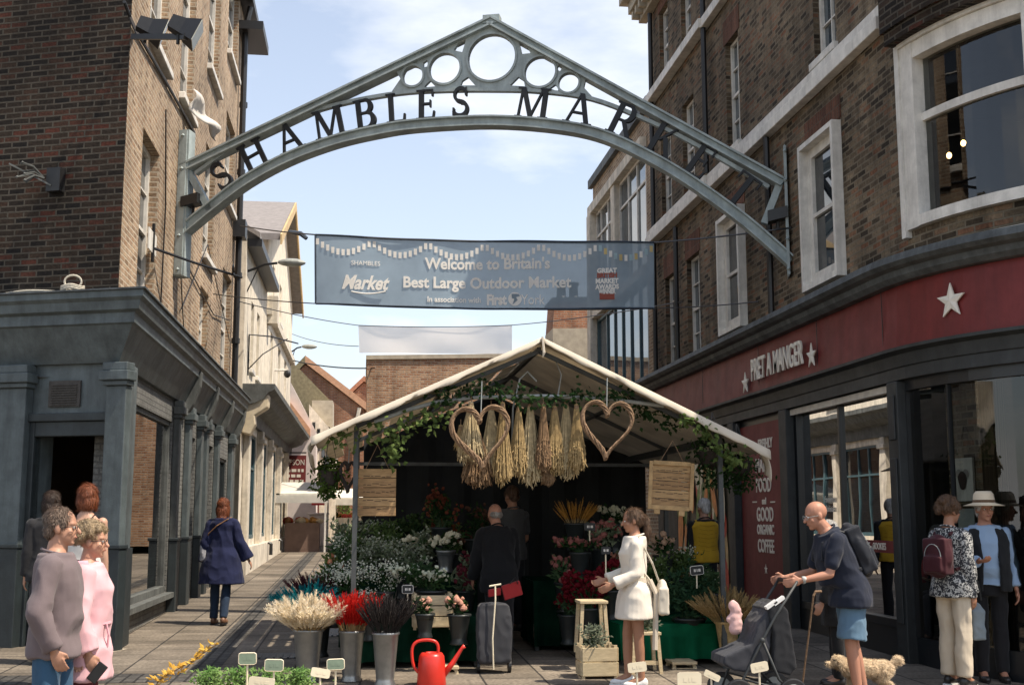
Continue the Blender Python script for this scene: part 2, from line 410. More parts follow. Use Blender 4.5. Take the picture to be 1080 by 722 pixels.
def platemesh(name, outlines, m, parent, O, ux, uz, extrude):
    """flat plate with holes: outlines = list of closed 2D loops (outer first)"""
    cu = bpy.data.curves.new('t', 'CURVE'); cu.dimensions = '2D'; cu.fill_mode = 'BOTH'; cu.extrude = extrude
    for lp in outlines:
        s = cu.splines.new('POLY'); s.points.add(len(lp)-1)
        for q, p in zip(s.points, lp): q.co = (p[0], p[1], 0, 1)
        s.use_cyclic_u = True
    ob = bpy.data.objects.new('t', cu); col.objects.link(ob); bpy.context.view_layer.update()
    dg = bpy.context.evaluated_depsgraph_get()
    me = bpy.data.meshes.new_from_object(ob.evaluated_get(dg)); bpy.data.objects.remove(ob); bpy.data.curves.remove(cu)
    ux = Vector(ux).normalized(); uz = Vector(uz).normalized(); n = ux.cross(uz); O = Vector(O) - (origin(parent) if parent else Vector((0, 0, 0)))
    for v in me.vertices:
        c = v.co; v.co = O + ux*c.x + uz*c.y + n*c.z
    me.materials.clear(); me.materials.append(m); me.name = name
    o = bpy.data.objects.new(name, me); col.objects.link(o)
    if parent: o.parent = parent
    return o

# ---- ground
def pavemat(name, ca, cb, cc, bw, bh, ms, joint):
    m = brickmat(name, [ca, cb, cc], joint, bw, bh, ms, .35, .8, .3, .2)
    t = m.node_tree; p = t.nodes['Principled BSDF']; src = p.inputs['Base Color'].links[0].from_socket
    tcn = nd(t, 'ShaderNodeTexCoord'); vo = nd(t, 'ShaderNodeTexVoronoi', Scale=3.1); t.links.new(tcn.outputs['Object'], vo.inputs['Vector'])   # trodden gum and drips
    rm = nd(t, 'ShaderNodeMapRange'); rm.inputs[1].default_value = .05; rm.inputs[2].default_value = .075; rm.inputs[3].default_value = .5; rm.inputs[4].default_value = 1; t.links.new(vo.outputs['Distance'], rm.inputs[0])
    n4 = nd(t, 'ShaderNodeTexNoise', Scale=1.1, Detail=9, Roughness=.75); t.links.new(tcn.outputs['Object'], n4.inputs['Vector'])
    r4 = nd(t, 'ShaderNodeMapRange'); r4.inputs[1].default_value = .35; r4.inputs[2].default_value = .6; r4.inputs[3].default_value = .62; r4.inputs[4].default_value = 1.08; t.links.new(n4.outputs[0], r4.inputs[0])
    for sck in (rm.outputs[0], r4.outputs[0]):
        mm_ = nd(t, 'ShaderNodeMixRGB', blend_type='MULTIPLY'); mm_.inputs[0].default_value = 1; t.links.new(src, mm_.inputs[1]); t.links.new(sck, mm_.inputs[2]); src = mm_.outputs[0]
    t.links.new(src, p.inputs['Base Color'])
    return m
M_pave = pavemat('paving_slabs', (.17, .143, .112), (.21, .178, .14), (.245, .208, .165), .9, .6, .012, (.05, .045, .04))
M_sett = pavemat('granite_setts', (.07, .066, .062), (.095, .09, .082), (.12, .112, .1), .22, .12, .014, (.03, .028, .026))
M_iron = mat('cast_iron', (.03, .032, .034), .5, .3, 30, .3, 120, .6)
def gsheet(b, x0, x1, y0, y1, dz=0, ny=1):
    ys = [y0+(y1-y0)*i/ny for i in range(ny+1)]
    for a, c in zip(ys[:-1], ys[1:]):
        b.poly([(x0, a, gz(a)+dz), (x1, a, gz(a)+dz), (x1, c, gz(c)+dz), (x0, c, gz(c)+dz)], [(a, x0), (a, x1), (c, x1), (c, x0)])
b = MB(); gsheet(b, -60, 60, -40, 70); gsheet(b, -60, 60, 70, 400)
tag(b.build('ground', M_pave), kind='structure')
b = MB(); gsheet(b, -9, -.9, 12.25, 12.85, .004)
tag(b.build('drain_channel', M_sett), kind='structure')
b = MB(); gsheet(b, 4.3, 9, 9.35, 9.6, .004); gsheet(b, -1.75, -1.45, 12.9, 45, .004)
tag(b.build('sett_strip', M_sett), kind='structure')
for (x, y, sx, sy) in ((-.95, 14.1, .55, .5), (-.5, 16.4, .5, .9), (.1, 20, .5, .4), (-.9, 25.2, .6, .5)):
    b = MB(); b.poly([(x-sx/2, y-sy/2, gz(y-sy/2)+.008), (x+sx/2, y-sy/2, gz(y-sy/2)+.008), (x+sx/2, y+sy/2, gz(y+sy/2)+.008), (x-sx/2, y+sy/2, gz(y+sy/2)+.008)])
    for k in range(7):
        xx = x-sx/2+.04+(sx-.08)*k/6; b.box(xx-.012, xx+.012, y-sy/2+.03, y+sy/2-.03, gz(y)+.005, gz(y)+.013)
    tag(b.build('manhole_cover', M_iron), 'dark rectangular iron cover set into the paving %s' % {14.1: 'nearest the flower buckets', 16.4: 'a little behind the teal grass bucket', 20: 'in line with the walking woman', 25.2: 'far up the lit street'}[y], 'manhole cover')

# ---- materials of the buildings
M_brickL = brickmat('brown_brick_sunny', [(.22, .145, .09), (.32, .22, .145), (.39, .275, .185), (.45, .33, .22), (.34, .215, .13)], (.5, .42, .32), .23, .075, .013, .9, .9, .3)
M_brickF = brickmat('shade_dark_brick', [(.012, .01, .009), (.022, .016, .012), (.034, .024, .017), (.048, .03, .02), (.085, .028, .018)], (.085, .073, .057), .23, .077, .012, .8, .9, .35)  # brick of the front wall, its shade painted in as darker colour
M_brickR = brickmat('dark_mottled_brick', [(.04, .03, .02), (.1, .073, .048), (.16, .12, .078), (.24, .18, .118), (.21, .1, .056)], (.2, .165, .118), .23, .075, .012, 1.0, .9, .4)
M_brickO = brickmat('orange_brick', [(.3, .14, .075), (.38, .2, .11), (.46, .26, .15), (.5, .32, .2)], (.4, .33, .26), .23, .078, .014, .8, .9, .3)
M_brickD = brickmat('far_red_brick', [(.3, .12, .065), (.36, .16, .085), (.42, .2, .11)], (.33, .25, .19), .23, .075, .012, .6, .9, .3)
M_arch = brickmat('gauged_red_brick', [(.11, .045, .028), (.15, .06, .036), (.18, .08, .05)], (.12, .09, .066), .075, .3, .008, .6, .9, .3)
M_white = mat('white_gloss_paint', (.7, .67, .61), .45, .08, 8, .08, 60, grime=.22)
M_cream = mat('cream_stone_paint', (.66, .6, .5), .7, .12, 5, .15, 50, grime=.3)
M_wall_w = mat('cream_render', (.72, .65, .53), .85, .1, 3, .2, 60, grime=.28)
M_wall_p = mat('pale_pink_render', (.62, .55, .52), .85, .1, 3, .15, 60)
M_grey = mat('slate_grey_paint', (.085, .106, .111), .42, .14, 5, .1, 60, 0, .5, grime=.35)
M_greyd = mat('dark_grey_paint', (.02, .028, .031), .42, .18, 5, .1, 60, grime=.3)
M_greyl = mat('weathered_grey_paint', (.11, .118, .113), .6, .22, 6, .2, 50, grime=.35)
M_paintb = brickmat('painted_grey_brick', [(.17, .17, .16), (.185, .185, .175), (.2, .2, .19)], (.13, .13, .125), .23, .075, .01, .9, .75, .2)
M_lead = mat('lead_flashing', (.085, .095, .098), .55, .35, 4, .25, 30, grime=.45)
M_black = mat('black_iron_paint', (.012, .012, .013), .45, .2, 20)
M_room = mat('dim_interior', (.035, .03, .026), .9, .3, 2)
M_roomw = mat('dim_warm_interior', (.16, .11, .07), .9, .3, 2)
M_glass = glassmat('shop_glass', (.7, .74, .72), 1.9)
M_win = darkglass('window_glass', (.012, .015, .018))
M_winb = darkglass('window_glass_bright', (.05, .07, .085))
M_tile = mat('clay_tiles', (.36, .17, .1), .85, .3, 7, .4, 40)
M_tileo = mat('orange_ridge_tiles', (.5, .28, .17), .8, .2, 7, .3, 40)
M_moss = mat('mossy_tiles', (.2, .17, .1), .9, .3, 8, .4, 40)
M_slate = mat('grey_slates', (.22, .2, .19), .8, .2, 6, .3, 30)
M_stone = mat('sandstone', (.4, .35, .27), .85, .2, 4, .3, 40)
M_verd = mat('teal_glazing_paint', (.05, .1, .12), .4, .15, 8)

def sash(fr, u0, u1, z0, z1, parent, d=-.1, fw_=.06, cols_=2, rows=2, m=None, glass=None, sill=True, sillm=None, bar=.025, trans=None, proj=.08):
    """a sash window: frame mesh (part) with pane and sill (sub-parts)"""
    m = m or M_white; glass = glass or M_win
    b = MB()
    b.fbox(fr, u0, u0+fw_, d-.05, d+.03, z0, z1); b.fbox(fr, u1-fw_, u1, d-.05, d+.03, z0, z1)
    b.fbox(fr, u0+fw_, u1-fw_, d-.05, d+.028, z1-fw_, z1); b.fbox(fr, u0+fw_, u1-fw_, d-.05, d+.028, z0, z0+fw_*1.2)
    zm = (z0+z1)/2 if trans is None else trans
    b.fbox(fr, u0+fw_, u1-fw_, d-.04, d+.024, zm-.025, zm+.025)
    for i in range(1, cols_):
        u = u0+fw_+(u1-u0-2*fw_)*i/cols_
        b.fbox(fr, u-bar/2, u+bar/2, d-.035, d+.018, z0+fw_*1.2, zm-.025); b.fbox(fr, u-bar/2, u+bar/2, d-.035, d+.018, zm+.025, z1-fw_)
    for (a, c) in ((z0+fw_*1.2, zm-.025), (zm+.025, z1-fw_)):
        for j in range(1, rows):
            z = a+(c-a)*j/rows; b.fbox(fr, u0+fw_, u1-fw_, d-.033, d+.016, z-bar/2, z+bar/2)
    f = b.build('window', m, parent)
    g = MB(); g.poly([fr.P(u0+.01, d-.02, z0+.01), fr.P(u1-.01, d-.02, z0+.01), fr.P(u1-.01, d-.02, z1-.01), fr.P(u0+.01, d-.02, z1-.01)]); g.build('pane', glass, f)
    if sill:
        s = MB(); s.fbox(fr, u0-.06, u1+.06, d+.031, proj, z0-.11, z0-.002); bevel(s.build('sill', sillm or m, f), .012)
    return f

# ================================================================== LEFT CORNER BUILDING
q = R(20)
LX0, LY0 = -3.02, 15.0
def LY(y): return y*1.06
def LZ(z): return 1.65+(z-1.65)*1.06
LB = thing('brick_building', 'tall brown brick corner building with a slate grey shopfront at the left edge', 'building', (LX0, LY0, 0))
FS = Fr((LX0, 0), (0, 1), (1, 0))
FF = Fr((LX0, LY0), (-math.cos(q), math.sin(q)), (-math.sin(q), -math.cos(q)))
winL = [(15.2, 16.45, 4.3, 6.55), (20.95, 22.1, 4.35, 5.62), (24.1, 25.7, 4.4, 6.6), (21.0, 22.4, 6.2, 8.2), (23.8, 25.4, 7.97, 9.75),
        (15.3, 16.7, 7.85, 10.3), (17.9, 19.25, 7.98, 10.6), (20.8, 22.35, 9.55, 12.0), (23.55, 25.3, 10.92, 13.0), (18.6, 19.6, 11.3, 13.0)]
winL = [(LY(a), LY(c), LZ(e), LZ(g)) for a, c, e, g in winL]
b = MB(); wallpanel(b, FS, LY0, 28.45, 4.2, 14.0, winL, .24)
b.poly([FS.P(28.45, 0, 0), FS.P(28.45, -6, 0), FS.P(28.45, -6, 14), FS.P(28.45, 0, 14)])
b.build('side_wall', M_brickL, LB)
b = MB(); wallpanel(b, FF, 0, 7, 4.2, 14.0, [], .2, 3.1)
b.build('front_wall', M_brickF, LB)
for k, o in enumerate(winL):
    sash(FS, o[0], o[1], o[2], o[3], LB, d=-.14 if k != 0 else -.16, fw_=.075, rows=2, sill=k not in (0, 1, 2), proj=.1)
b = MB(); b.poly([(-9.67, 15.78, 14.0), (-9.67, 28.45, 14), (LX0, 28.45, 14.0), (LX0, LY0, 14.0)][::-1]); b.build('roof', M_slate, LB)
# eaves gutter and downpipe at far end
b = MB(); b.fbox(FS, 14.5, 28.4, 0.003, .3, 13.45, 13.62); b.fbox(FS, 26.9, 28.5, .003, .55, 12.75, 12.95); b.build('gutter', M_black, LB)
b = MB(); b.tube([FS.P(27.2, .22, 13.4), FS.P(27.2, .12, 12.9), FS.P(27.3, .12, 8.2), FS.P(27.35, .12, 4.3)], .07, 8); b.fbox(FS, 27.05, 27.5, .003, .28, 7.9, 8.3)
for z in (5.5, 7, 9.4, 11): b.tube([FS.P(27.3, .12, z), FS.P(27.3, .12, z+.12)], .095, 8)
b.build('downpipe', M_black, LB)
# ground floor
opS = [(15.5, 19.6, .5, 3.14), (21.3, 22.3, .12, 3.05), (23.6, 24.9, .2, 3.05), (25.8, 27.4, .9, 2.9)]
b = MB(); wallpanel(b, FS, 15.2, 28.45, -.3, 4.18, opS, .3); b.build('shopfront_wall', M_paintb, LB)
uD0, uD1 = AP(112, 560, FF)[0], AP(33, 560, FF)[0]
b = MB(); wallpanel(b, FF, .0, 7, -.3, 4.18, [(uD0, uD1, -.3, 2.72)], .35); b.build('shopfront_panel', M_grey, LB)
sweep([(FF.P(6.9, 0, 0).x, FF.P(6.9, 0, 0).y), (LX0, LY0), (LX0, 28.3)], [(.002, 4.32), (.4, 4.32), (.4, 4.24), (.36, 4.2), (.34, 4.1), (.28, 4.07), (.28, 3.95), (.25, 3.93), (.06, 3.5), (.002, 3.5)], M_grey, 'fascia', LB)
sweep([(FF.P(6.9, 0, 0).x, FF.P(6.9, 0, 0).y), (LX0, LY0), (LX0, 28.3)], [(.0, 4.323), (.43, 4.323), (.43, 4.345), (.0, 4.38)], M_lead, 'lead_capping', LB)
def pilaster(fr, u0, u1, d, z0, z1, name='pilaster', m=M_grey, ml=M_greyd):
    b = MB(); b.fbox(fr, u0, u1, .003, d, z0, z1-.28); o = bevel(b.build(name, m, LB), .012)
    c = MB(); c.fbox(fr, u0-.03, u1+.03, .004, d+.04, z1-.28, z1-.22); c.fbox(fr, u0-.06, u1+.06, .004, d+.08, z1-.22, z1-.1); c.fbox(fr, u0-.03, u1+.03, .004, d+.05, z1-.1, z1); bevel(c.build('capital', m, o), .012)
    p = MB(); p.fbox(fr, u0-.03, u1+.03, .004, d+.035, z0, 1.28); p.fbox(fr, u0-.045, u1+.045, .004, d+.055, 1.28, 1.33); bevel(p.build('plinth', ml, o), .01)
    return o
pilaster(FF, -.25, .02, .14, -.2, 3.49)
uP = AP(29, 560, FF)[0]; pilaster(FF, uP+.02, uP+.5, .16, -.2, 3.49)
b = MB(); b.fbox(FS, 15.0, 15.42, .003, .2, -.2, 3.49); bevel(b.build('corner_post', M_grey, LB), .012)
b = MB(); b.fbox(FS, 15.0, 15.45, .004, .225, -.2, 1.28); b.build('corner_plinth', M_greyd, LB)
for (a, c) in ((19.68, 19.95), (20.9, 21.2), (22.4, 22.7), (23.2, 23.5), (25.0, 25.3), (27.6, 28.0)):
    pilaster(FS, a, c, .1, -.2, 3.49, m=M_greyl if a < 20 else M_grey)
for a in (20.4, 22.8, 25.5, 28.0):   # scrolled consoles under the cornice
    b = MB(); b.prism([FS.P(a, .01, 3.4), FS.P(a, .12, 3.36), FS.P(a, .2, 3.5), FS.P(a, .3, 3.8), FS.P(a, .32, 4.05), FS.P(a, .01, 4.05)], FS.ux*.22); bevel(b.build('console', M_greyl, LB), .02)
# big side window
def shopwin(fr, u0, u1, z0, z1, parent, m, glass, mull=(), d=-.08, fw_=.07, tr=None, name='shop_window'):
    b = MB(); b.fbox(fr, u0, u0+fw_, d-.05, d+.05, z0, z1); b.fbox(fr, u1-fw_, u1, d-.05, d+.05, z0, z1); b.fbox(fr, u0+fw_, u1-fw_, d-.05, d+.048, z1-fw_, z1); b.fbox(fr, u0+fw_, u1-fw_, d-.05, d+.07, z0, z0+fw_*1.4)
    for u in mull: b.fbox(fr, u-.03, u+.03, d-.045, d+.04, z0+fw_*1.4, z1-fw_)
    if tr: b.fbox(fr, u0+fw_, u1-fw_, d-.04, d+.036, tr-.03, tr+.03)
    f = bevel(b.build(name, m, parent), .006)
    g = MB(); g.poly([fr.P(u0+.02, d, z0+.02), fr.P(u1-.02, d, z0+.02), fr.P(u1-.02, d, z1-.02), fr.P(u0+.02, d, z1-.02)]); g.build('pane', glass, f)
    return f
shopwin(FS, 15.5, 19.6, .5, 3.14, LB, M_greyl, M_glass)
b = MB(); b.fbox(FS, 15.46, 19.65, .003, .12, .42, .498); b.build('window_sill', M_greyl, LB)
for (a, c, e, g) in opS[1:3]:
    f = MB(); f.fbox(FS, a, a+.08, -.25, -.15, e, g); f.fbox(FS, c-.08, c, -.25, -.15, e, g); f.fbox(FS, a+.08, c-.08, -.25, -.16, e, g-.6); f.fbox(FS, a+.08, c-.08, -.25, -.155, g-.08, g); f.build('door', M_greyd, LB)
shopwin(FS, 25.8, 27.4, .9, 2.9, LB, M_greyd, M_win)
# front doorway, vent, interior
b = MB(); b.fbox(FF, uD0-.09, uD0, -.1, .05, -.2, 2.8); b.fbox(FF, uD1, uD1+.09, -.1, .05, -.2, 2.8); b.fbox(FF, uD0, uD1, -.1, .048, 2.62, 2.8); b.fbox(FF, uD0-.12, uD1+.12, .003, .09, 2.8, 2.9); bevel(b.build('door_frame', M_greyd, LB), .01)
uV0, uV1 = AP(86, 410, FF)[0], AP(53, 410, FF)[0]
b = MB(); b.fbox(FF, uV0, uV1, .003, .03, 2.98, 3.3)
for k in range(9): b.fbox(FF, uV0+.04, uV1-.04, .031, .045, 3.0+.03*k, 3.012+.03*k)
b.build('air_vent', mat('dusty_vent', (.055, .05, .045), .8, .3, 20), LB)
b = MB()   # room behind door and window, open towards the glass
xs0, xs1, ya, yb = -9.0, LX0-.32, 15.3, 20.6
b.poly([(xs0, ya, .12), (xs1, ya, .12), (xs1, yb, .12), (xs0, yb, .12)]); b.poly([(xs0, ya, 3.35), (xs1, ya, 3.35), (xs1, yb, 3.35), (xs0, yb, 3.35)])
b.poly([(xs0, yb, .1), (xs1, yb, .1), (xs1, yb, 3.35), (xs0, yb, 3.35)]); b.poly([(xs0, ya, .1), (xs0, yb, .1), (xs0, yb, 3.35), (xs0, ya, 3.35)])
b.build('interior', M_roomw, LB)
b = MB(); b.obox(FF.P((uD0+uD1)/2, .0, .02), FF.ux*.8, FF.n*.28, (0, 0, .1)); b.build('doorstep', M_stone, LB)
b = MB(); b.fbox(FS, LY(15.82), LY(16.4), .003, .02, LZ(5.12), LZ(5.4)); b.build('name_plate', M_white, LB)

def afix(name, label, cat, **k): return tag(name, label, cat, **k)
# coil of pale rope on the ledge
b = MB()
cc = FF.P(.5, .2, 4.39)
for k in range(3): b.tube([cc + Vector((.13*math.cos(g), .1*math.sin(g), .02*k+.01*math.sin(3*g))) for g in [i*2*PI/24 for i in range(25)]], .014, 6)
b.tube([FF.P(3.2-2.6*t, .3+  .03*math.sin(9*t), 4.365+.012*math.sin(17*t)) for t in [i/30 for i in range(31)]], .013, 6)
b.tube([cc + Vector((.1*math.cos(g), 0, .1+.08*math.sin(g))) for g in [i*2*PI/16 for i in range(17)]], .013, 6)
b.tube([FS.P(15.0+2.2*t, .3+.03*math.sin(7*t), 4.37) for t in [i/20 for i in range(21)]], .013, 6)
tag(b.build('rope', mat('pale_rope', (.5, .46, .38), .9, .2, 60, .4, 200)), 'pale loose rope coiled on the ledge above the grey shopfront', 'rope')
# clip-on lamp head on the dark front wall
t = thing('wall_light', 'dark bracket light with splayed silvery arms on the shaded front wall', 'light', FF.P(1.05, 0, 5.75))
u, z = AP(60, 190, FF)
b = MB(); b.fbox(FF, u-.12, u+.07, .003, .12, z-.17, z+.13); b.build('box', M_black, t)
b = MB()
for k in range(7):
    a = FF.P(u+.1, .12, z); e = FF.P(u+.22+.14*rnd.random(), .2+.25*rnd.random(), z+.24*(rnd.random()-.35)); b.tube([a, (a+e)/2+V(0, 0, .05), e], .012, 5)
    b.octa(e, .022)
b.bar(FF.P(u, .12, z-.1), FF.P(u+.48, .3, z+.16), .02, .02); b.build('arm', M_greyl, t)
t.location = FF.P(u, 0, z)
for c in t.children: 
    for v in c.data.vertices: v.co = v.co + (FF.P(1.05, 0, 5.75)-FF.P(u, 0, z))
# floodlights near the arris
t = thing('floodlight_bracket', 'black bar bracket carrying two floodlights high on the sunlit brick wall', 'bracket', FS.P(15.4, 0, 7.4))
pA = AX(140, 38, -2.5); pB = AX(190, 38, -1.95)
b = MB(); b.bar(AX(141, 38, LX0+.01), AX(150, 39, LX0+.35), .04, .05); b.bar(AX(140, 39, LX0+.3), AX(196, 39, LX0+1.1), .05, .06); b.bar(AX(137, 18, LX0+.02), AX(146, 39, LX0+.35), .03, .03); b.build('bar', M_black, t)
for k, (pc, dr) in enumerate(((AX(158, 30, LX0+.5), V(1, .25, -.35)), (AX(193, 30, LX0+1.05), V(1, .1, -.45)))):
    f = thing('floodlight', ['black floodlight with its lens turned to the street, nearer the wall corner', 'black floodlight with a warm rim, outer of the pair on the bracket'][k], 'floodlight', pc, group='floodlights on the wall bracket')
    dr = dr.normalized(); a = dr.cross(V(0, 0, 1)).normalized(); c_ = a.cross(dr)
    b = MB(); b.loft([[pc - dr*.14 + a*sx*.07 + c_*sz*.07 for sx, sz in ((-1, -1), (1, -1), (1, 1), (-1, 1))], [pc + a*sx*.09 + c_*sz*.09 for sx, sz in ((-1, -1), (1, -1), (1, 1), (-1, 1))], [pc+dr*.16 + a*sx*.17 + c_*sz*.13 for sx, sz in ((-1, -1), (1, -1), (1, 1), (-1, 1))]])
    b.tube([pc-dr*.05, pc-dr*.05-V(0, 0, .2)], .02, 6); b.build('body', M_black, f)
    b = MB(); b.obox(pc+dr*.163, a*.165, c_*.125, dr*.004); b.build('lens', mat('lamp_lens', (.5, .5, .42), .2, .1), f)
# dark conduit running down along the side wall
b = MB(); b.tube([AX(x, y, LX0+.03) for x, y in ((131, 2), (141, 28), (152, 47), (176, 88), (205, 140))], .022, 6)
tag(b.build('cable', M_black), 'black cable clipped along the sunlit brick wall under the upper sills', 'cable')
b = MB(); b.tube([FS.P(17.6, .03, 7.6), FS.P(17.9, .035, 6.2), FS.P(17.85, .03, 4.3)], .012, 5); b.tube([FS.P(19.5, .03, 7.2), FS.P(20.6, .03, 5.8), FS.P(24, .03, 5.6), FS.P(26.5, .05, 5.9)], .012, 5)
b.tube([FS.P(19.6, .03, 5.6), FS.P(19.9, .05, 4.9), FS.P(20.5, .03, 4.3)], .01, 5); b.tube([FS.P(26.9, .03, 5.5), FS.P(22.6, .05, 6.7), FS.P(19.8, .04, 5.0)], .01, 5)
tag(b.build('loose_wires', M_black), 'thin loose black wires looping down the brick wall below the arch end', 'wires')
# white rag caught on a sill
b = MB(); pr = FS.P(LY(18.1), .15, LZ(8.0))
b.grid([[pr + V(.02+.25*t_+.06*math.sin(7*t_+5*s_), .1+1.3*t_, .16-.3*t_+.1*t_*t_-(.34-.12*t_+.06*math.sin(8*t_))*s_+.03*math.sin(9*t_)) for s_ in (0, .2, .4, .6, .8, 1)] for t_ in [i/12 for i in range(13)]])
o = tag(b.build('cloth_rag', clothmat('white_rag', (.75, .72, .68), .3), smooth=True), 'white cloth blown out from a window sill of the sunlit brick wall', 'cloth')
md = o.modifiers.new('s', 'SOLIDIFY'); md.thickness = .012
# iron sign bar
t = thing('iron_bar', 'thin black iron bar reaching out from the brick wall below the arch', 'bracket', FS.P(17.3, 0, 5.3))
b = MB(); b.tube([FS.P(17.1, .02, 5.4), FS.P(18.2, .45, 5.43), FS.P(19.6, 1.0, 5.5)], .022, 6); b.tube([FS.P(17.1, .02, 5.2), FS.P(17.1, .02, 5.75)], .025, 6); b.build('bar', M_black, t)
b = MB(); b.tube([FS.P(19.3, .9, 5.5)+V(.0, .12*math.cos(g), .1*math.sin(g)+.02*g) for g in [i*.35 for i in range(16)]], .012, 5); b.build('scroll', M_black, t)

# ================================================================== WHITE BUILDING
WB = thing('white_building', 'sunlit cream rendered building with a street gable and blue-green shop windows', 'building', (-2.85, 28.6, 0))
FW = Fr((-2.85, 0), (0, 1), (1, 0))
b = MB()
wW = [(30.2, 31.0, 5.3, 7.0), (31.9, 32.7, 5.3, 7.0), (36.5, 37.6, 5.2, 7.2), (39.8, 41, 5.2, 7.2), (43, 44.2, 5.2, 7.2), (36.6, 37.5, 8.0, 9.3), (39.8, 40.8, 8.0, 9.3)]
wallpanel(b, FW, 28.6, 34.8, 4.3, 8.3, [w_ for w_ in wW if w_[1] < 34.8], .18)
wallpanel(b, FW, 34.8, 47, 4.3, 9.8, [w_ for w_ in wW if w_[0] > 34.8], .18)
ap = FW.P(40.9, 0, 12.1)
b.poly([FW.P(34.8, 0, 9.8), FW.P(47, 0, 9.8), ap]); b.poly([FW.P(34.8, -8, 9.8), FW.P(34.8, 0, 9.8), FW.P(34.8, 0, 8.3), FW.P(34.8, -8, 8.3)][::-1]); b.poly([FW.P(47, 0, 0), FW.P(47, -8, 0), FW.P(47, -8, 9.8), FW.P(47, 0, 9.8)])
b.poly([FW.P(28.6, 0, 4.2), FW.P(28.6, -5, 4.2), FW.P(28.6, -5, 10.5), FW.P(28.6, 0, 8.3)])
b.build('wall', M_wall_w, WB)
for w_ in wW: sash(FW, *w_, WB, d=-.1, fw_=.08, rows=2, glass=M_winb)
b = MB(); b.prism([FW.P(28.6, .3, 8.25), FW.P(28.6, .3, 8.37), FW.P(28.6, -4, 10.9), FW.P(28.6, -4, 10.78)], FW.ux*6.18); b.build('roof', M_slate, WB)
r2 = MB()
r2.prism([FW.P(34.5, .35, 9.55), FW.P(34.5, .35, 9.75), FW.P(40.9, .35, 12.35), FW.P(40.9, .35, 12.15)], FW.n*-8); r2.build('gable_roof', M_slate, WB); r2 = MB()
r2.prism([FW.P(47.4, .35, 9.55), FW.P(47.4, .35, 9.75), FW.P(40.9, .35, 12.35), FW.P(40.9, .35, 12.15)], FW.n*-8); r2.build('gable_roof', M_slate, WB)
b = MB(); b.prism([FW.P(34.4, .36, 9.4), FW.P(34.4, .36, 9.7), FW.P(40.9, .36, 12.35), FW.P(40.9, .36, 12.05)], FW.n*.05); M_och = mat('ochre_boards', (.5, .36, .18), .7, .2, 6); b.build('bargeboard', M_och, WB); b = MB(); b.prism([FW.P(47.5, .36, 9.4), FW.P(47.5, .36, 9.7), FW.P(40.9, .36, 12.35), FW.P(40.9, .36, 12.05)], FW.n*.05); b.build('bargeboard', mat('ochre_boards', (.5, .36, .18), .7, .2, 6), WB)
b = MB(); b.fbox(FW, 28.7, 34.7, .003, .35, 8.05, 8.24); b.build('gutter', M_black, WB)
b = MB(); b.fbox(FW, 34.9, 47, .003, .16, 7.45, 7.65); b.fbox(FW, 35, 35.5, .003, .3, 7.2, 8.0); b.build('string_course', M_cream, WB)
opW = [(30.0, 32.8, 1.1, 3.75), (33.6, 36.4, 1.1, 3.75), (37.2, 40.2, 1.1, 3.75), (41, 44, 1.1, 3.75)]
b = MB(); wallpanel(b, FW, 28.6, 47, -.3, 4.3, opW, .25); b.build('shopfront_wall', M_cream, WB)
for w_ in opW:
    shopwin(FW, *w_, WB, M_verd, M_win, mull=(w_[0]+.95, w_[0]+1.85), tr=2.9)
sweep([(-2.85, 28.65), (-2.85, 47)], [(.002, 4.75), (.75, 4.75), (.75, 4.62), (.6, 4.55), (.5, 4.4), (.3, 4.3), (.12, 4.26), (.1, 3.95), (.002, 3.95)], M_greyl, 'cornice', WB)
for u in (29.2, 33.0, 36.6, 40.4, 44.2):
    b = MB(); b.fbox(FW, u, u+.42, .003, .16, .9, 3.94); b.fbox(FW, u-.05, u+.47, .004, .22, 3.6, 3.72); bevel(b.build('column', M_cream, WB), .02)
b = MB(); b.fbox(FW, 28.7, 47, .003, .2, -.2, .95); b.build('plinth', M_cream, WB)
for u in (35, 39.5, 43): b = MB(); b.tube([FW.P(u, .22, .95), FW.P(u, .3, .9), FW.P(u, .3, .6)], .05, 6); b.build('vent_pipe', M_black, WB)
b = MB(); b.prism([FW.P(28.7, .01, 3.6), FW.P(28.7, .2, 3.55), FW.P(28.7, .32, 3.8), FW.P(28.7, .3, 4.0), FW.P(28.7, .6, 4.2), FW.P(28.7, .62, 4.5), FW.P(28.7, .01, 4.5)], FW.ux*.45); bevel(b.build('console', mat('cream_gloss', (.62, .53, .38), .4), WB), .03)
# street lamp on the wall
def walllamp(u, z, L_, hl, label):
    t = thing('street_lamp', label, 'street lamp', FW.P(u, 0, z))
    b = MB(); b.tube([FW.P(u, .0, z), FW.P(u, L_*.6, z+.18), FW.P(u, L_, z+.22)], .03, 6); b.tube([FW.P(u, 0, z-.5), FW.P(u, L_*.35, z+.08)], .018, 6); b.build('arm', M_black, t)
    b = MB(); b.ell(FW.P(u, L_+hl, z+.24), hl, .13, .1, 12, 8); b.build('head', mat('lamp_grey', (.3, .32, .3), .5), t)
    return t
walllamp(29, 7.5, .7, .34, 'grey street lamp arm on the wall between brick and cream buildings')
walllamp(46.5, 7.9, .4, .3, 'small far street lamp at the end of the cream building')
for k, (u, z) in enumerate(((38.5, 6.0), (43.5, 4.95))):
    t = thing('security_camera', ['dark dome camera on the cream wall above the shop, upper one', 'dark dome camera on the cream wall just over the cornice'][k], 'camera', FW.P(u, 0, z))
    b = MB(); b.tube([FW.P(u, 0, z+.25), FW.P(u, .4, z+.25)], .03, 6); b.build('arm', M_white, t)
    b = MB(); b.ell(FW.P(u, .4, z+.14), .11, .11, .13, 10, 8); b.build('dome', M_black, t)
t = thing('sign_bracket', 'empty curved iron sign bracket on the cream wall', 'bracket', FW.P(29.6, 0, 5.6))
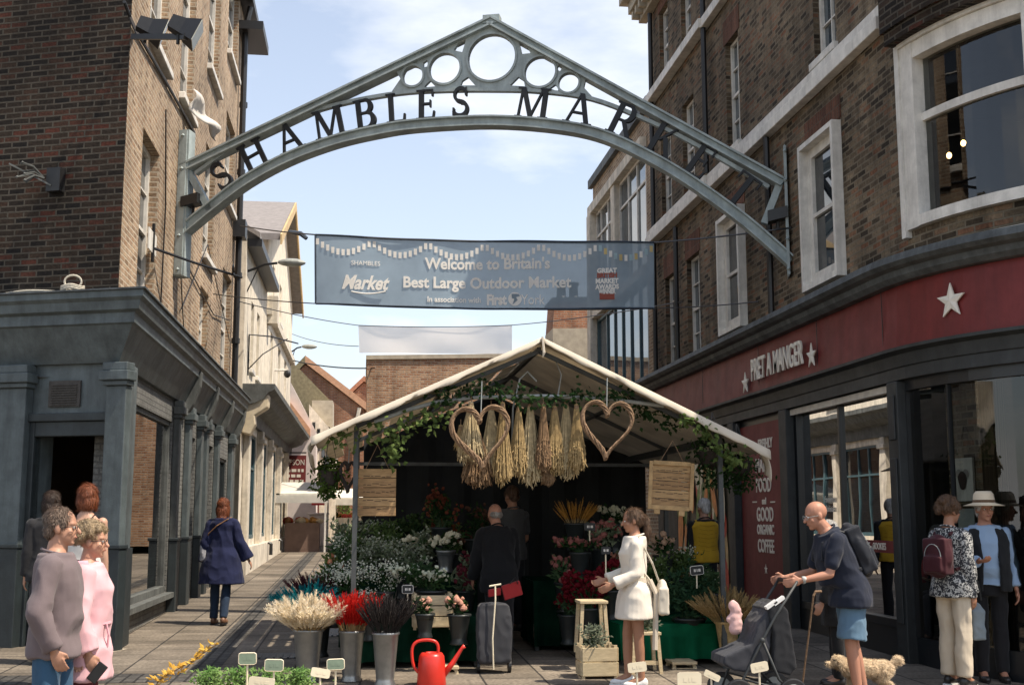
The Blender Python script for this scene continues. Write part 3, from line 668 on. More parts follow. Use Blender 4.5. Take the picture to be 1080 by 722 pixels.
b = MB(); b.tube([FW.P(29.6, .03, 5.05), FW.P(29.6, .03, 6.05), FW.P(30.2, .5, 6.1), FW.P(31.5, 1.1, 6.12)], .02, 5); b.tube([FW.P(29.6, .03, 5.2), FW.P(29.8, .35, 5.6), FW.P(30.4, .9, 6.08)], .015, 5); b.build('frame', M_black, t)
# ================================================================== RIGHT CORNER BUILDING
RB = thing('brick_building', 'tall dark brick building with a rounded corner and a red shop fascia on the right', 'building', (6, 13, 0))
FR = Fr((6, 0), (0, 1), (-1, 0))
BR, BCX, BCY = 3.25, 9.25, 12.8
def bp_(th, d, z): return Vector((BCX-(BR+d)*math.cos(th), BCY-(BR+d)*math.sin(th), z))
TH1 = R(40)
def bowpath(n=9, d=0): return [(bp_(TH1*i/n, d, 0).x, bp_(TH1*i/n, d, 0).y) for i in range(n+1)]
endp = bp_(TH1, 0, 0)
PATH = [(6, 24.3)] + bowpath() + [(18, endp.y-.4)]
def bowstrip(b, t0, t1, d0, d1, z0, z1, n=8):
    for i in range(n):
        a = t0+(t1-t0)*i/n; c = t0+(t1-t0)*(i+1)/n
        ua, uc = BCY-BR*a, BCY-BR*c
        P = [bp_(a, d0, z0), bp_(c, d0, z0), bp_(c, d1, z0), bp_(a, d1, z0), bp_(a, d0, z1), bp_(c, d0, z1), bp_(c, d1, z1), bp_(a, d1, z1)]
        b.poly([P[3], P[2], P[6], P[7]], [(ua, z0), (uc, z0), (uc, z1), (ua, z1)])
        b.poly([P[0], P[4], P[5], P[1]], [(ua, z0), (ua, z1), (uc, z1), (uc, z0)])
        b.poly([P[0], P[1], P[2], P[3]]); b.poly([P[4], P[7], P[6], P[5]])
        if i == 0: b.poly([P[0], P[3], P[7], P[4]], [(0, z0), (.2, z0), (.2, z1), (0, z1)])
        if i == n-1: b.poly([P[1], P[5], P[6], P[2]], [(0, z0), (.2, z0), (.2, z1), (0, z1)])
HR = 13.4
wR = dict(W1=(22.6, 23.4, 4.52, 6.42), W2=(20.9, 21.75, 4.52, 6.45), WA=(18.28, 19.35, 4.72, 6.55), WB=(14.32, 15.42, 4.74, 6.62), M1=(22.75, 23.55, 7.68, 9.4), M2=(21.05, 21.85, 7.66, 9.5),
          U1=(18.32, 19.02, 7.72, 9.6), U2=(14.3, 15.05, 7.75, 9.65), T1=(22.8, 23.5, 10.55, 12.1), T2=(21.1, 21.78, 10.6, 12.2), T3=(18.3, 19.0, 10.6, 12.3), T4=(14.3, 15, 10.6, 12.3))
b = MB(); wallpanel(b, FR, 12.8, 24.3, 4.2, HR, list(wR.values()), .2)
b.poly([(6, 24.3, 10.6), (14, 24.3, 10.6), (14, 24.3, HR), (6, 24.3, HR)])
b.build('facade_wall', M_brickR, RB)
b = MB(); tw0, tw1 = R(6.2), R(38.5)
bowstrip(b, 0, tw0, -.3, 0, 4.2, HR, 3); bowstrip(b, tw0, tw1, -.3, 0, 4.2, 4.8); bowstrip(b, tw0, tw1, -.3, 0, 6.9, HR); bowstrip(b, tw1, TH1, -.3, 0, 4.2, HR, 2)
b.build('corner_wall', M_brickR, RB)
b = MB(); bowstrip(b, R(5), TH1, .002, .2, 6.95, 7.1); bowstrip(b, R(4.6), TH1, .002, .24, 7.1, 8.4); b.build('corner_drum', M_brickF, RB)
b = MB(); fe = Fr((endp.x, endp.y), (18-endp.x, -.4), (-.4, -(18-endp.x)))  # unseen side wall; bow turns sharply here so sun reaches the stall
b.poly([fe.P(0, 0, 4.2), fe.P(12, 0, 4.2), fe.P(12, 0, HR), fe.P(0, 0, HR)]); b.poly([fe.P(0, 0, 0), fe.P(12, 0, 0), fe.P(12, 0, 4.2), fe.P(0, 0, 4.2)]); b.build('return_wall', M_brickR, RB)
b = MB(); b.poly([(p[0], p[1], HR) for p in PATH]+[(18, 24.3, HR)]); b.build('roof', M_slate, RB)
for k, wv in wR.items():
    fl = k in ('WA', 'WB')
    f = sash(FR, *wv, RB, d=-.02 if fl else -.12, fw_=.13 if fl else .055, cols_=1 if fl else 2, rows=1 if fl else 2, sill=not fl, glass=M_win if fl else M_winb, proj=.07, bar=.022)
    if fl:   # projecting white box surround
        s = MB(); u0, u1, z0, z1 = wv
        for (a, c, e, g) in ((u0-.07, u0, z0-.08, z1+.07), (u1, u1+.07, z0-.08, z1+.07), (u0, u1, z1, z1+.07), (u0, u1, z0-.08, z0)): s.fbox(FR, a, c, .003, .13, e, g)
        s.build('surround', M_white, f)
for k, wv in wR.items():
    u0, u1, z0, z1 = wv
    if k[0] in 'WUT': b = MB(); b.fbox(FR, u0-.08, u1+.08, .002, .012, z1+(.105 if k in ('WA', 'WB') else 0), z1+.42); b.build('brick_lintel', M_arch, RB)
for (a, c) in ((12.8, 19.98), (19.98, 24.3)):
    e = .0 if a < 15 else .05
    b = MB(); b.fbox(FR, a, c, .003, .14+e, 7.3, 7.46); b.fbox(FR, a, c, .004, .1+e, 7.46, 7.6); bevel(b.build('string_course', M_white, RB), .01); b = MB(); b.fbox(FR, a, c, .003, .14+e, 10.32, 10.5); bevel(b.build('string_course', M_white, RB), .01)
b = MB(); b.fbox(FR, 12.8, 24.6, .003, .18, 12.35, 12.6); b.fbox(FR, 12.8, 24.75, .003, .38, 12.6, 12.85); b.fbox(FR, 12.8, 24.9, .003, .55, 12.85, 13.1); b.fbox(FR, 12.8, 24.7, .003, .3, 13.1, 13.42)
for k in range(38): b.fbox(FR, 13+.31*k, 13.13+.31*k, .182, .34, 12.42, 12.598)
b.build('eaves_cornice', M_stone, RB)
for (u, z0, z1) in ((16.85, 4.5, 7.28), (20.0, 7.65, 12.3), (22.2, 4.5, 7.2), (23.95, 4.4, 12.3)): b = MB(); b.tube([FR.P(u, .09, z0), FR.P(u, .09, z1)], .05, 8); b.build('downpipe', M_black, RB)
# curved corner window
b = MB()
for (a, c, z0, z1, d0, d1) in ((tw0, tw0+R(4.0), 4.8, 6.9, -.16, .06), (tw1-R(3.5), tw1, 4.8, 6.9, -.16, .06)): bowstrip(b, a, c, d0, d1, z0, z1, 2)
bowstrip(b, tw0+R(4), tw1-R(3.5), -.14, .05, 6.72, 6.9); bowstrip(b, tw0+R(4), tw1-R(3.5), -.14, .08, 4.8, 4.92); bowstrip(b, tw0+R(4), tw1-R(3.5), -.13, -.04, 6.0, 6.09)
bowstrip(b, tw0-R(1.5), tw0-R(.02), .003, .08, 4.72, 6.98, 1); bowstrip(b, tw0, tw1, .003, .09, 6.905, 6.98)
f = b.build('curved_window', M_white, RB)
b = MB(); n = 8
for i in range(n):
    a = tw0+R(4)+(tw1-tw0-R(7.5))*i/n; c = tw0+R(4)+(tw1-tw0-R(7.5))*(i+1)/n
    b.poly([bp_(a, -.09, 4.92), bp_(c, -.09, 4.92), bp_(c, -.09, 6.72), bp_(a, -.09, 6.72)])
b.build('pane', M_glass, f)
b = MB(); cc = [bp_(R(4), -.35, 0), bp_(TH1, -.35, 0), Vector((11.5, 11.3, 0)), Vector((11.5, 16, 0)), Vector((6.3, 16, 0))]
for z in (4.6, 7.4): b.poly([(p.x, p.y, z) for p in cc])
for i in range(1, len(cc)): p, r_ = cc[i], cc[(i+1) % len(cc)]; b.poly([(p.x, p.y, 4.6), (r_.x, r_.y, 4.6), (r_.x, r_.y, 7.4), (p.x, p.y, 7.4)])
b.build('upper_room', M_room, RB)
M_bulb = emit('lit_bulb', (1, .62, .22), 7)
for k, (px, py) in enumerate(((1001, 164), (1016, 151))):
    p = AY(px, py, 12.9)
    t = thing('pendant_lamp', ['lit bare bulb behind the curved corner window, lower and left one', 'lit bare bulb behind the curved corner window, higher and right one'][k], 'lamp', p, group='bulbs behind the curved window')
    b = MB(); b.tube([p+V(0, 0, .06), (p.x, p.y, 7.39)], .006, 5); b.build('cord', M_black, t)
    b = MB(); b.ell(p, .03, .03, .038, 10, 8); b.build('bulb', M_bulb, t)
# ---- cornice, fascia
sweep(PATH, [(.002, 4.56), (.12, 4.53), (.45, 4.44), (.47, 4.36), (.42, 4.32), (.34, 4.3), (.32, 4.24), (.26, 4.19), (.002, 4.19)], M_lead, 'cornice', RB)
M_red = mat('dark_red_fascia', (.155, .018, .017), .42, .06, 3, .03, 30, 0, .4, grime=.2)
M_redp = mat('maroon_panel', (.15, .02, .02), .5, .06, 3, grime=.15)
M_charc = mat('charcoal_frame', (.03, .034, .035), .45, .15, 5, grime=.35)
M_blackp = mat('black_frame', (.012, .014, .016), .35, .15, 5)
sweep(PATH, [(.002, 4.185), (.16, 4.185), (.2, 3.5), (.002, 3.5)], M_red, 'sign_fascia', RB)
sweep(PATH, [(.002, 3.495), (.24, 3.495), (.24, 3.46), (.15, 3.43), (.13, 3.3), (.11, 3.29), (.11, 3.16), (.002, 3.16)], M_charc, 'lower_fascia', RB)
b = MB()
for u in (12.86, 14.85, 17.2, 20.2): b.fbox(FR, u, u+.008, .19, .197, 3.51, 4.18)
b.build('fascia_joint', M_blackp, RB)
M_let = mat('ivory_lettering', (.72, .68, .6), .4, .05, 4)
def star(c, r, a, bb, ext, name, m, parent, rot=0):
    c = Vector(c); a = Vector(a).normalized(); bb = Vector(bb).normalized(); n = a.cross(bb)
    P = [c + a*(r*(1 if k % 2 == 0 else .4)*math.sin(PI*k/5+rot)) + bb*(r*(1 if k % 2 == 0 else .4)*math.cos(PI*k/5+rot)) for k in range(10)]
    b = MB(); i = b.add(P+[c+n*ext]+[p+n*ext*.5 for p in P])
    for k in range(10): b.f.append((i+11+k, i+11+(k+1) % 10, i+10)); b.f.append((i+k, i+(k+1) % 10, i+11+(k+1) % 10, i+11+k))
    b.f.append(tuple(i+k for k in range(9, -1, -1)))
    return b.build(name, m, parent)
LX = 5.74
pa, pb = AX(793, 412, LX), AX(847, 387, LX)
wl = pa.y-pb.y
tm = textmesh('PRET A MANGER', .46, 'lettering', M_let, RB, (LX, (pa.y+pb.y)/2, 3.66), (0, -1, 0), (0, 0, 1), .012, xs=.6, bold=.004)
xs_ = [v.co.y for v in tm.data.vertices]; sc_ = wl/(max(xs_)-min(xs_)); my = (max(xs_)+min(xs_))/2
for v in tm.data.vertices: v.co.y = my+(v.co.y-my)*sc_
for (px, py) in ((784.5, 404), (854, 375)):
    p = AX(px, py, LX); star((LX+.03, p.y, p.z), .17, (0, -1, 0), (0, 0, 1), .03, 'star', M_let, RB)
th_s = R(20.0); star(bp_(th_s, .2, 3.86), .19, (math.sin(th_s), -math.cos(th_s), 0), (0, 0, 1), .035, 'star', M_let, RB)
# ---- ground storey
opR = [(13.0, 16.3, .42, 3.14)]
b = MB(); wallpanel(b, FR, 12.8, 24.3, -.3, 3.18, opR+[(16.62, 18.7, .32, 3.06)], .12); b.build('shopfront_wall', M_blackp, RB)
f = shopwin(FR, 13.0, 16.3, .42, 3.14, RB, M_blackp, M_glass, mull=(14.75,), d=-.05)
b = MB(); b.fbox(FR, 13.0, 16.35, .003, .06, 3.06, 3.14); b.build('pale_head', mat('pale_strip', (.55, .5, .42), .6), f)
b = MB(); bowstrip(b, R(.5), TH1, -.06, .02, -.3, .36); bowstrip(b, R(.5), TH1, -.05, .03, 3.04, 3.16); bowstrip(b, R(.5), R(1.6), -.06, .03, .36, 3.04, 1); bowstrip(b, R(14.2), R(14.6), -.04, .01, .36, 3.04, 1)
f2 = b.build('curved_shop_window', M_blackp, RB); b = MB()
for i in range(10):
    a = R(1.6)+(TH1-R(1.6))*i/10; c = R(1.6)+(TH1-R(1.6))*(i+1)/10
    b.poly([bp_(a, -.02, .36), bp_(c, -.02, .36), bp_(c, -.02, 3.04), bp_(a, -.02, 3.04)])
b.build('pane', M_glass, f2)
b = MB(); b.fbox(FR, 12.72, 12.98, .003, .13, -.2, 3.15); b.fbox(FR, 12.77, 12.93, .131, .15, .5, 2.3); b.fbox(FR, 12.77, 12.93, .131, .15, 2.5, 3.0); bevel(b.build('pilaster', M_charc, RB), .01)
b = MB(); b.fbox(FR, 16.3, 16.6, .003, .13, -.2, 3.15); bevel(b.build('pilaster', M_charc, RB), .01)
b = MB(); b.fbox(FR, 18.75, 19.05, .003, .13, -.2, 3.15); bevel(b.build('pilaster', M_charc, RB), .01)
# maroon menu panel
b = MB(); b.fbox(FR, 16.62, 18.7, -.05, .02, .32, 3.06); pn = b.build('menu_panel', M_redp, RB)
for (s, py, px, sz, xs) in (('FRESHLY', 472, 807, .2, .8), ('MADE', 497, 804.5, .29, .8), ('FOOD', 518, 805.5, .29, .8), ('and', 531, 806, .13, .9), ('GOOD', 549, 807, .29, .8), ('ORGANIC', 563, 807.5, .2, .8), ('COFFEE', 582, 808, .27, .75)):
    p = AX(px, py, 5.975); textmesh(s, sz, 'lettering', M_let, pn, (5.974, p.y, p.z), (0, -1, 0), (0, 0, 1), .004, xs=xs*1.05, bold=.006)
p = AX(808, 600, 5.975); star((5.974, p.y, p.z), .08, (0, -1, 0), (0, 0, 1), .006, 'star', M_let, pn)
b = MB()
for (px) in (796, 815): p = AX(px, 529, 5.975); b.box(5.97, 5.978, p.y-.1, p.y+.1, p.z-.01, p.z+.01)
b.build('rule', M_let, pn)
# printed food panel
b = MB(); b.fbox(FR, 19.3, 22.6, .003, .05, .35, 3.0); fp = b.build('food_poster', mat('dark_print', (.05, .045, .03), .5, .6, 2.5), RB)
pcol = [(.5, .32, .13), (.6, .42, .2), (.5, .07, .04), (.2, .3, .08), (.62, .56, .4), (.12, .17, .05), (.6, .22, .06)]
r2 = random.Random(4)
for k, c in enumerate(pcol):
    b = MB()
    for j in range(9):
        u = 19.5+2.9*r2.random(); z = .6+2.1*r2.random(); l = .25+.35*r2.random(); w_ = .07+.12*r2.random(); g = R(60+50*r2.random())
        pts = [FR.P(u+math.cos(g)*l*math.cos(s)-math.sin(g)*w_*math.sin(s), .052+.0008*(k*9+j), z+math.sin(g)*l*math.cos(s)+math.cos(g)*w_*math.sin(s)) for s in [i*2*PI/14 for i in range(14)]]
        b.poly(pts)
    b.build('printed_food', mat('print_%d' % k, c, .5, .35, 8), fp)
b = MB(); b.fbox(FR, 22.7, 24.2, .003, .03, .2, 3.0); b.build('side_door', M_charc, RB)
# shop interior
b = MB(); xi = 11.5
pl = [bp_(R(1), -.3, 0), bp_(TH1, -.3, 0), Vector((xi, 10.8, 0)), Vector((xi, 16.6, 0)), Vector((6.15, 16.6, 0)), Vector((6.15, 16.4, 0))]
b.poly([(p.x, p.y, .1) for p in pl]); b.poly([(p.x, p.y, 3.16) for p in pl])
for i in (1, 2, 3, 4): p, r_ = pl[i], pl[i+1]; b.poly([(p.x, p.y, 0), (r_.x, r_.y, 0), (r_.x, r_.y, 3.16), (p.x, p.y, 3.16)])
b.build('interior', M_room, RB)
b = MB(); b.box(8.2, 8.5, 15.2, 15.5, .1, 3.15); b.build('inner_column', M_roomw, RB)
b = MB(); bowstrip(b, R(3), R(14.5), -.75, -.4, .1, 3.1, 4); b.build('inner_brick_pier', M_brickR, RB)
t = thing('framed_picture', 'white framed picture of a dark round shape on the brick pier inside the glass', 'picture', bp_(R(9), -.39, 1.9))
b = MB(); bowstrip(b, R(6), R(12.5), -.385, -.36, 1.82, 2.28, 1); b.build('frame', M_white, t)
ta = R(9.25); ax_ = Vector((math.sin(ta), -math.cos(ta), 0)); c0 = bp_(ta, -.352, 2.05)
b = MB(); b.poly([c0 + ax_*(.07*math.cos(g)*(1+.15*math.sin(3*g))) + V(0, 0, .1*math.sin(g)-.01) for g in [i*.3 for i in range(21)]]); b.build('print', mat('dark_brown_print', (.05, .03, .025), .6), t)
for s in (-1, 1): b = MB(); b.poly([bp_(ta, -.354, 2.05) + ax_*(s*.06+.05*math.cos(g)) + V(0, 0, .06+.05*math.sin(g)) for g in [i*.45 for i in range(14)]]); b.build('pale_print', mat('pale_brown_print', (.4, .36, .33), .6), t)
t = thing('framed_card', 'pale notice card below the framed picture inside the curved glass', 'notice', bp_(R(9), -.39, 1.5))
b = MB(); bowstrip(b, R(6.6), R(12), -.385, -.37, 1.3, 1.74, 1); b.build('card', mat('pale_card', (.4, .42, .4), .6), t)
# red strip with lettering on the glass
b = MB(); b.fbox(FR, 13.08, 15.2, -.046, -.042, 1.24, 1.38); st = b.build('window_strip', M_redp, RB)
textmesh('BAGUETTES   COOKIES', .11, 'lettering', M_let, st, (6.038, 14.0, 1.275), (0, -1, 0), (0, 0, 1), .002, xs=.8, bold=.002)
for y in (13.17, 13.86, 14.85): star((6.038, y, 1.31), .035, (0, -1, 0), (0, 0, 1), .004, 'star', M_let, st)
b = MB()
for k in range(5): b.box(6.2, 6.23, 13.9+.09*k, 13.93+.09*k, 1.9, 2.15+.04*(k % 3))
b.build('window_sticker', M_let, RB)
textmesh('Favourite\nBaristas', .12, 'lettering', M_let, RB, (6.035, 15.2, 1.72), (0, -1, 0), (0, 0, 1), .002, xs=.8, shear=.3)

# ================================================================== MODERN-WINDOWED BUILDING NEXT DOOR
NB = thing('brick_building', 'lower brick building with cream framed windows over dark glazing, past the dark brick corner house', 'building', (6, 27, 0))
b = MB(); wallpanel(b, FR, 24.3, 31, -.3, 10.5, [(24.9, 30.8, 3.7, 6.75), (24.9, 30.8, 7.0, 9.6)], .15)
b.poly([(6, 31, -.3), (14, 31, -.3), (14, 31, 10.5), (6, 31, 10.5)]); b.poly([(6, 24.3, 10.5), (14, 24.3, 10.5), (14, 31, 10.5), (6, 31, 10.5)]); b.build('wall', M_brickL, NB)
b = MB(); b.fbox(FR, 24.35, 31.1, .003, .12, 10.4, 10.62); b.build('coping', M_lead, NB)
b = MB(); b.fbox(FR, 24.8, 31.02, .004, .16, 9.6, 9.85); b.fbox(FR, 24.8, 31.0, .004, .14, 6.78, 7.0); b.fbox(FR, 30.6, 31.03, .006, .18, 3.6, 9.6); b.fbox(FR, 27.7, 28.15, .004, .12, 7.0, 9.6); b.build('stone_band', M_cream, NB)
for (a, c) in ((24.9, 27.7), (28.15, 30.6)):
    shopwin(FR, a, c, 7.0, 9.6, NB, M_white, M_winb, mull=(a+.95, a+1.85), d=-.05, tr=8.95, name='window')
shopwin(FR, 24.9, 30.6, 3.7, 6.75, NB, M_verd, M_winb, mull=(25.8, 26.7, 27.6, 28.5, 29.4), d=-.05, name='window')
# ================================================================== FAR BUILDINGS
def block(name, px, y, depth, m, parent):
    P = [AY(x_, y_, y) for (x_, y_) in px]
    b = MB(); b.prism(P, (0, depth, 0)); return b.build(name, m, parent)
def strip(name, p0, p1, y, th, dep, m, parent, lift=0, off=-.15):
    a = AY(*p0, y); c = AY(*p1, y); b = MB(); b.prism([a+V(0, off, 0), c+V(0, off, 0), c+V(0, off, th), a+V(0, off, th)], (0, dep, 0)); return b.build(name, m, parent)
t = thing('brick_wall', 'flat topped orange brick wall end rising behind the market stall roof', 'wall', AY(450, 560, 40))
block('wall', [(387, 575), (387, 379), (560, 377), (560, 575)], 40, 7, M_brickO, t); strip('coping', (386, 379), (561, 377), 40, .14, 7.1, M_stone, t, off=-.06)
t = thing('brick_house', 'orange brick house with a steep tiled verge left of the flat brick wall', 'house', AY(345, 560, 56))
block('wall', [(300, 572), (300, 407), (322, 384), (384, 431), (384, 572)], 56, 9, M_brickD, t)
strip('roof', (322, 383), (387, 433), 56, .35, 9.6, M_tileo, t); strip('roof', (296, 410), (322, 383), 56, .35, 9.6, M_moss, t)
b = MB(); b.tube([AY(379, 430, 55.8), AY(377, 440, 55.8), AY(374, 520, 55.8)], .09, 6); b.build('downpipe', M_cream, t)
t = thing('brick_house', 'farthest small brick gable peeping between the orange house and flat wall', 'house', AY(384, 560, 66))
block('wall', [(366, 575), (366, 420), (384, 403), (402, 418), (402, 575)], 66, 6, M_brickD, t); strip('roof', (384, 402), (404, 420), 66, .3, 6.4, M_tile, t); strip('roof', (364, 421), (384, 402), 66, .3, 6.4, M_tile, t)
t = thing('mossy_roof_house', 'low house with a mossy brown roof behind the pale pink gable', 'house', AY(325, 560, 52))
block('wall', [(296, 575), (296, 384), (312, 385), (350, 424), (350, 575)], 52, 3, M_moss, t)
t = thing('pink_house', 'pale pink rendered gable with an orange tiled edge beside the cream building', 'house', AY(310, 560, 48.2))
block('wall', [(290, 575), (290, 398), (306, 402), (333, 455), (333, 575)], 48.2, 3, M_wall_p, t); strip('roof', (303, 428), (327, 460), 48.0, .3, .6, M_tileo, t)
t = thing('white_cottage', 'small white cottage with dark slit windows and a grey flat dormer', 'house', AY(340, 560, 50))
block('wall', [(326, 575), (326, 426), (353, 458), (353, 575)], 50, 5, M_wall_w, t); block('dormer', [(329, 440), (329, 422), (351, 422), (351, 452)], 50.5, 2, M_stone, t)
for (px, py) in ((331, 445), (336, 452), (341, 459), (346, 466)): b = MB(); a = AY(px, py, 49.97); b.box(a.x-.06, a.x+.06, a.y-.02, a.y+.02, a.z-.9, a.z); b.build('window', M_win, t)
t = thing('cream_shop', 'cream shop block closing the lane beyond the white awnings', 'building', AY(360, 570, 64))
block('wall', [(285, 575), (285, 470), (415, 470), (415, 575)], 64, 5, M_wall_w, t)
for k in range(6): b = MB(); a = AY(330+14*k, 500, 63.9); b.box(a.x-.3, a.x+.3, a.y-.05, a.y+.05, a.z-2.2, a.z); b.build('window', M_verd, t)
t = thing('chimney_house', 'stone and brick house with a big two-pot chimney behind the banner', 'house', AY(606, 560, 37))
block('chimney', [(583, 480), (583, 346), (627, 346), (627, 480)], 37, 1.6, M_stone, t)
c2 = block('chimney_top', [(583, 346), (585, 318), (632, 317), (632, 346)], 37, 1.5, M_brickD, t)
strip('chimney_cap', (582, 318), (634, 317), 37, .12, 1.7, M_lead, c2, off=-.08)
for px in (592, 605):
    p = AY(px, 317, 37.6); b = MB(); b.lathe([(.16, 0), (.19, .06), (.15, .12), (.14, .45), (.18, .5), (.17, .56), (.1, .56)], p+V(0, 0, .02), 12); b.build('chimney_pot', M_black, c2)
block('wall', [(560, 575), (560, 470), (592, 420), (650, 360), (690, 360), (690, 575)], 38.8, 6, M_wall_w, t); strip('roof', (590, 421), (652, 358), 38.6, .28, 6.6, M_tile, t)
b = MB(); a = AY(628, 395, 38.75); b.box(a.x-.12, a.x+.12, a.y-.06, a.y, a.z-2, a.z+.7); b.build('window', M_win, t)
# right side of the lane beyond
t = thing('plain_shop', 'plain brick shop row on the right side of the lane behind the stall', 'building', (6.5, 46, 0))
b = MB(); b.box(6.4, 12, 45, 70, -.2, 7.5); b.build('wall', M_brickD, t)

# ---- far market pieces
t = thing('shop_sign', 'maroon hanging shop board with cream words past the cream building', 'sign', AY(311, 494, 46))
a, c = AY(292, 508, 46), AY(323, 480, 46)
b = MB(); b.box(a.x, c.x, 45.96, 46.04, a.z, c.z); b.build('board', M_redp, t)
textmesh('MPSON', .3, 'lettering', M_let, t, (c.x-.42, 45.955, c.z-.36), (1, 0, 0), (0, 0, 1), .004, xs=.75)
b = MB(); r5 = random.Random(2)
for k in range(3):
    x_ = c.x-.75
    while x_ < c.x-.15:
        l_ = .08+.1*r5.random(); b.box(x_, min(x_+l_, c.x-.08), 45.952, 45.959, c.z-.62-.2*k, c.z-.51-.2*k); x_ += l_+.05
b.build('small_lettering', M_let, t)
b = MB(); b.bar((a.x-.6, 46, c.z+.1), (c.x, 46, c.z+.1), .05, .05); b.build('bracket', M_black, t)
def stallfar(name, label, px0, px1, pyt, pyb, y, m_c, m_t, depth=2.5):
    a, c = AY(px0, pyb, y), AY(px1, pyt, y); g = gz(y)
    t = thing(name, label, 'stall', ((a.x+c.x)/2, y, g))
    b = MB(); b.box(a.x, c.x, y, y+.9, g, g+.95); b.build('counter', m_c, t)
    b = MB(); zt = c.z
    b.prism([(a.x-.3, y-.6, zt-.45), (c.x+.3, y-.6, zt-.45), (c.x+.3, y+depth, zt), (a.x-.3, y+depth, zt)], (0, 0, .06)); b.prism([(a.x-.3, y-.62, zt-.7), (c.x+.3, y-.62, zt-.7), (c.x+.3, y-.62, zt-.44), (a.x-.3, y-.62, zt-.44)], (0, .02, 0)); b.build('awning', m_t, t)
    for x_ in (a.x-.2, c.x+.2):
        for yy in (y-.5, y+depth-.1):
            b = MB(); b.box(x_-.03, x_+.03, yy-.03, yy+.03, g, zt-.1); b.build('post', M_white, t)
    r3 = random.Random(int(px0))
    for k, cc in enumerate([(.5, .25, .06), (.4, .05, .04), (.55, .45, .3), (.3, .14, .05)]):
        for j in range(5): b = MB(); b.ell((a.x+(c.x-a.x)*r3.random(), y+.1+.7*r3.random(), g+.95+.06), .1+.08*r3.random(), .08, .07+.1*r3.random(), 6, 4); b.build('goods', mat('goods_%d' % k, cc, .7, .3, 10), t)
    return t
M_awn = clothmat('white_awning', (.8, .78, .72), .4)
stallfar('market_stall', 'far food stall with a brown counter under a white awning by the cream building', 300, 338, 508, 576, 41, mat('brown_counter', (.16, .1, .075), .7, .2, 4), M_awn)
stallfar('market_stall', 'far stall with a long white awning further up the lane', 338, 392, 515, 566, 52, M_white, M_awn)
def shrub(name, label, x, y, h, r, seed, mleaf, pot=True):
    r4 = random.Random(seed); t = thing(name, label, 'plant', (x, y, gz(y)))
    g = gz(y)
    if pot: b = MB(); b.lathe([(r*.5, 0), (r*.62, .35), (r*.66, .36), (r*.6, .34)], (x, y, g), 14); b.build('pot', M_charc, t)
    b = MB(); b.tube([(x, y, g+.1), (x+.02, y, g+h*.6)], .03, 6); b.build('stem', mat('bark', (.12, .09, .06), .9, .3, 10), t)
    b = MB()
    for k in range(260):
        v = Vector((r4.gauss(0, 1), r4.gauss(0, 1), r4.gauss(0, 1))).normalized()*r*(.5+.5*r4.random()); c = Vector((x, y, g+h*.62))+Vector((v.x, v.y, v.z*h*.38/r)); b.leaf(c, (r4.gauss(0, 1), r4.gauss(0, 1), r4.gauss(.3, 1)), (r4.gauss(0, 1), r4.gauss(0, 1), 1), .16, .08)
    b.build('foliage', mleaf, t); return t
M_leafA = leafmat('bright_leaf', (.07, .13, .03), (.2, .27, .08))
M_leafB = leafmat('deep_leaf', (.012, .03, .012), (.045, .085, .03))
M_leafC = leafmat('ivy_leaf', (.03, .06, .018), (.17, .22, .07))
p = AG(360, 567); shrub('potted_shrub', 'yellow-green potted shrub far up the lane', p.x, p.y, 1.9, .5, 3, M_leafA)
p = AG(349, 569); shrub('potted_shrub', 'dark potted shrub beside the far cafe table', p.x, p.y, 1.3, .5, 5, M_leafB)
p = AG(335, 575); t = thing('planter_post', 'pale pink square planter post at the end of the food stall', 'planter', p)
b = MB(); b.box(p.x-.35, p.x+.35, p.y-.3, p.y+.3, p.z, p.z+1.15); b.box(p.x-.4, p.x+.4, p.y-.35, p.y+.35, p.z+1.15, p.z+1.22); bevel(b.build('box', M_wall_p, t), .02)
b = MB(); b.box(p.x-.25, p.x+.25, p.y-.33, p.y-.3, p.z+1.5, p.z+2.3); b.bar((p.x, p.y-.31, p.z+1.22), (p.x, p.y-.31, p.z+1.5), .05, .05); b.build('red_notice', mat('red_notice', (.5, .04, .04), .5), t)
# ================================================================== ENTRANCE ARCH
AL, AR = Vector((LX0, 19.2, 0)), Vector((6, 16.25, 0))
FA = Fr(AL, AR-AL, Vector(((AR-AL).y, -(AR-AL).x, 0)))      # n towards the viewer
if FA.n.y > 0: FA.n = -FA.n
WA_ = (AR-AL).length
def ap2(px, py): return AP(px, py, FA)
M_steel = mat('sage_grey_steel', (.34, .395, .395), .5, .12, 5, .1, 40, grime=.25)
M_steeld = mat('navy_black_letters', (.006, .008, .011), .6, .2, 10)
ARCH = thing('entrance_arch', 'sage grey iron gateway arch with open rings and dark capital letters spanning the lane', 'arch', FA.P(WA_/2, 0, 9))
def interp(pts, n):
    """smooth curve through (u,z) points (Catmull-Rom)"""
    out = []; P = [pts[0]]+pts+[pts[-1]]
    for i in range(1, len(P)-2):
        for k in range(n):
            t = k/n; p0, p1, p2, p3 = P[i-1], P[i], P[i+1], P[i+2]
            out.append(tuple(.5*((2*p1[j])+(-p0[j]+p2[j])*t+(2*p0[j]-5*p1[j]+4*p2[j]-p3[j])*t*t+(-p0[j]+3*p1[j]-3*p2[j]+p3[j])*t**3) for j in (0, 1)))
    out.append(tuple(pts[-1])); return out
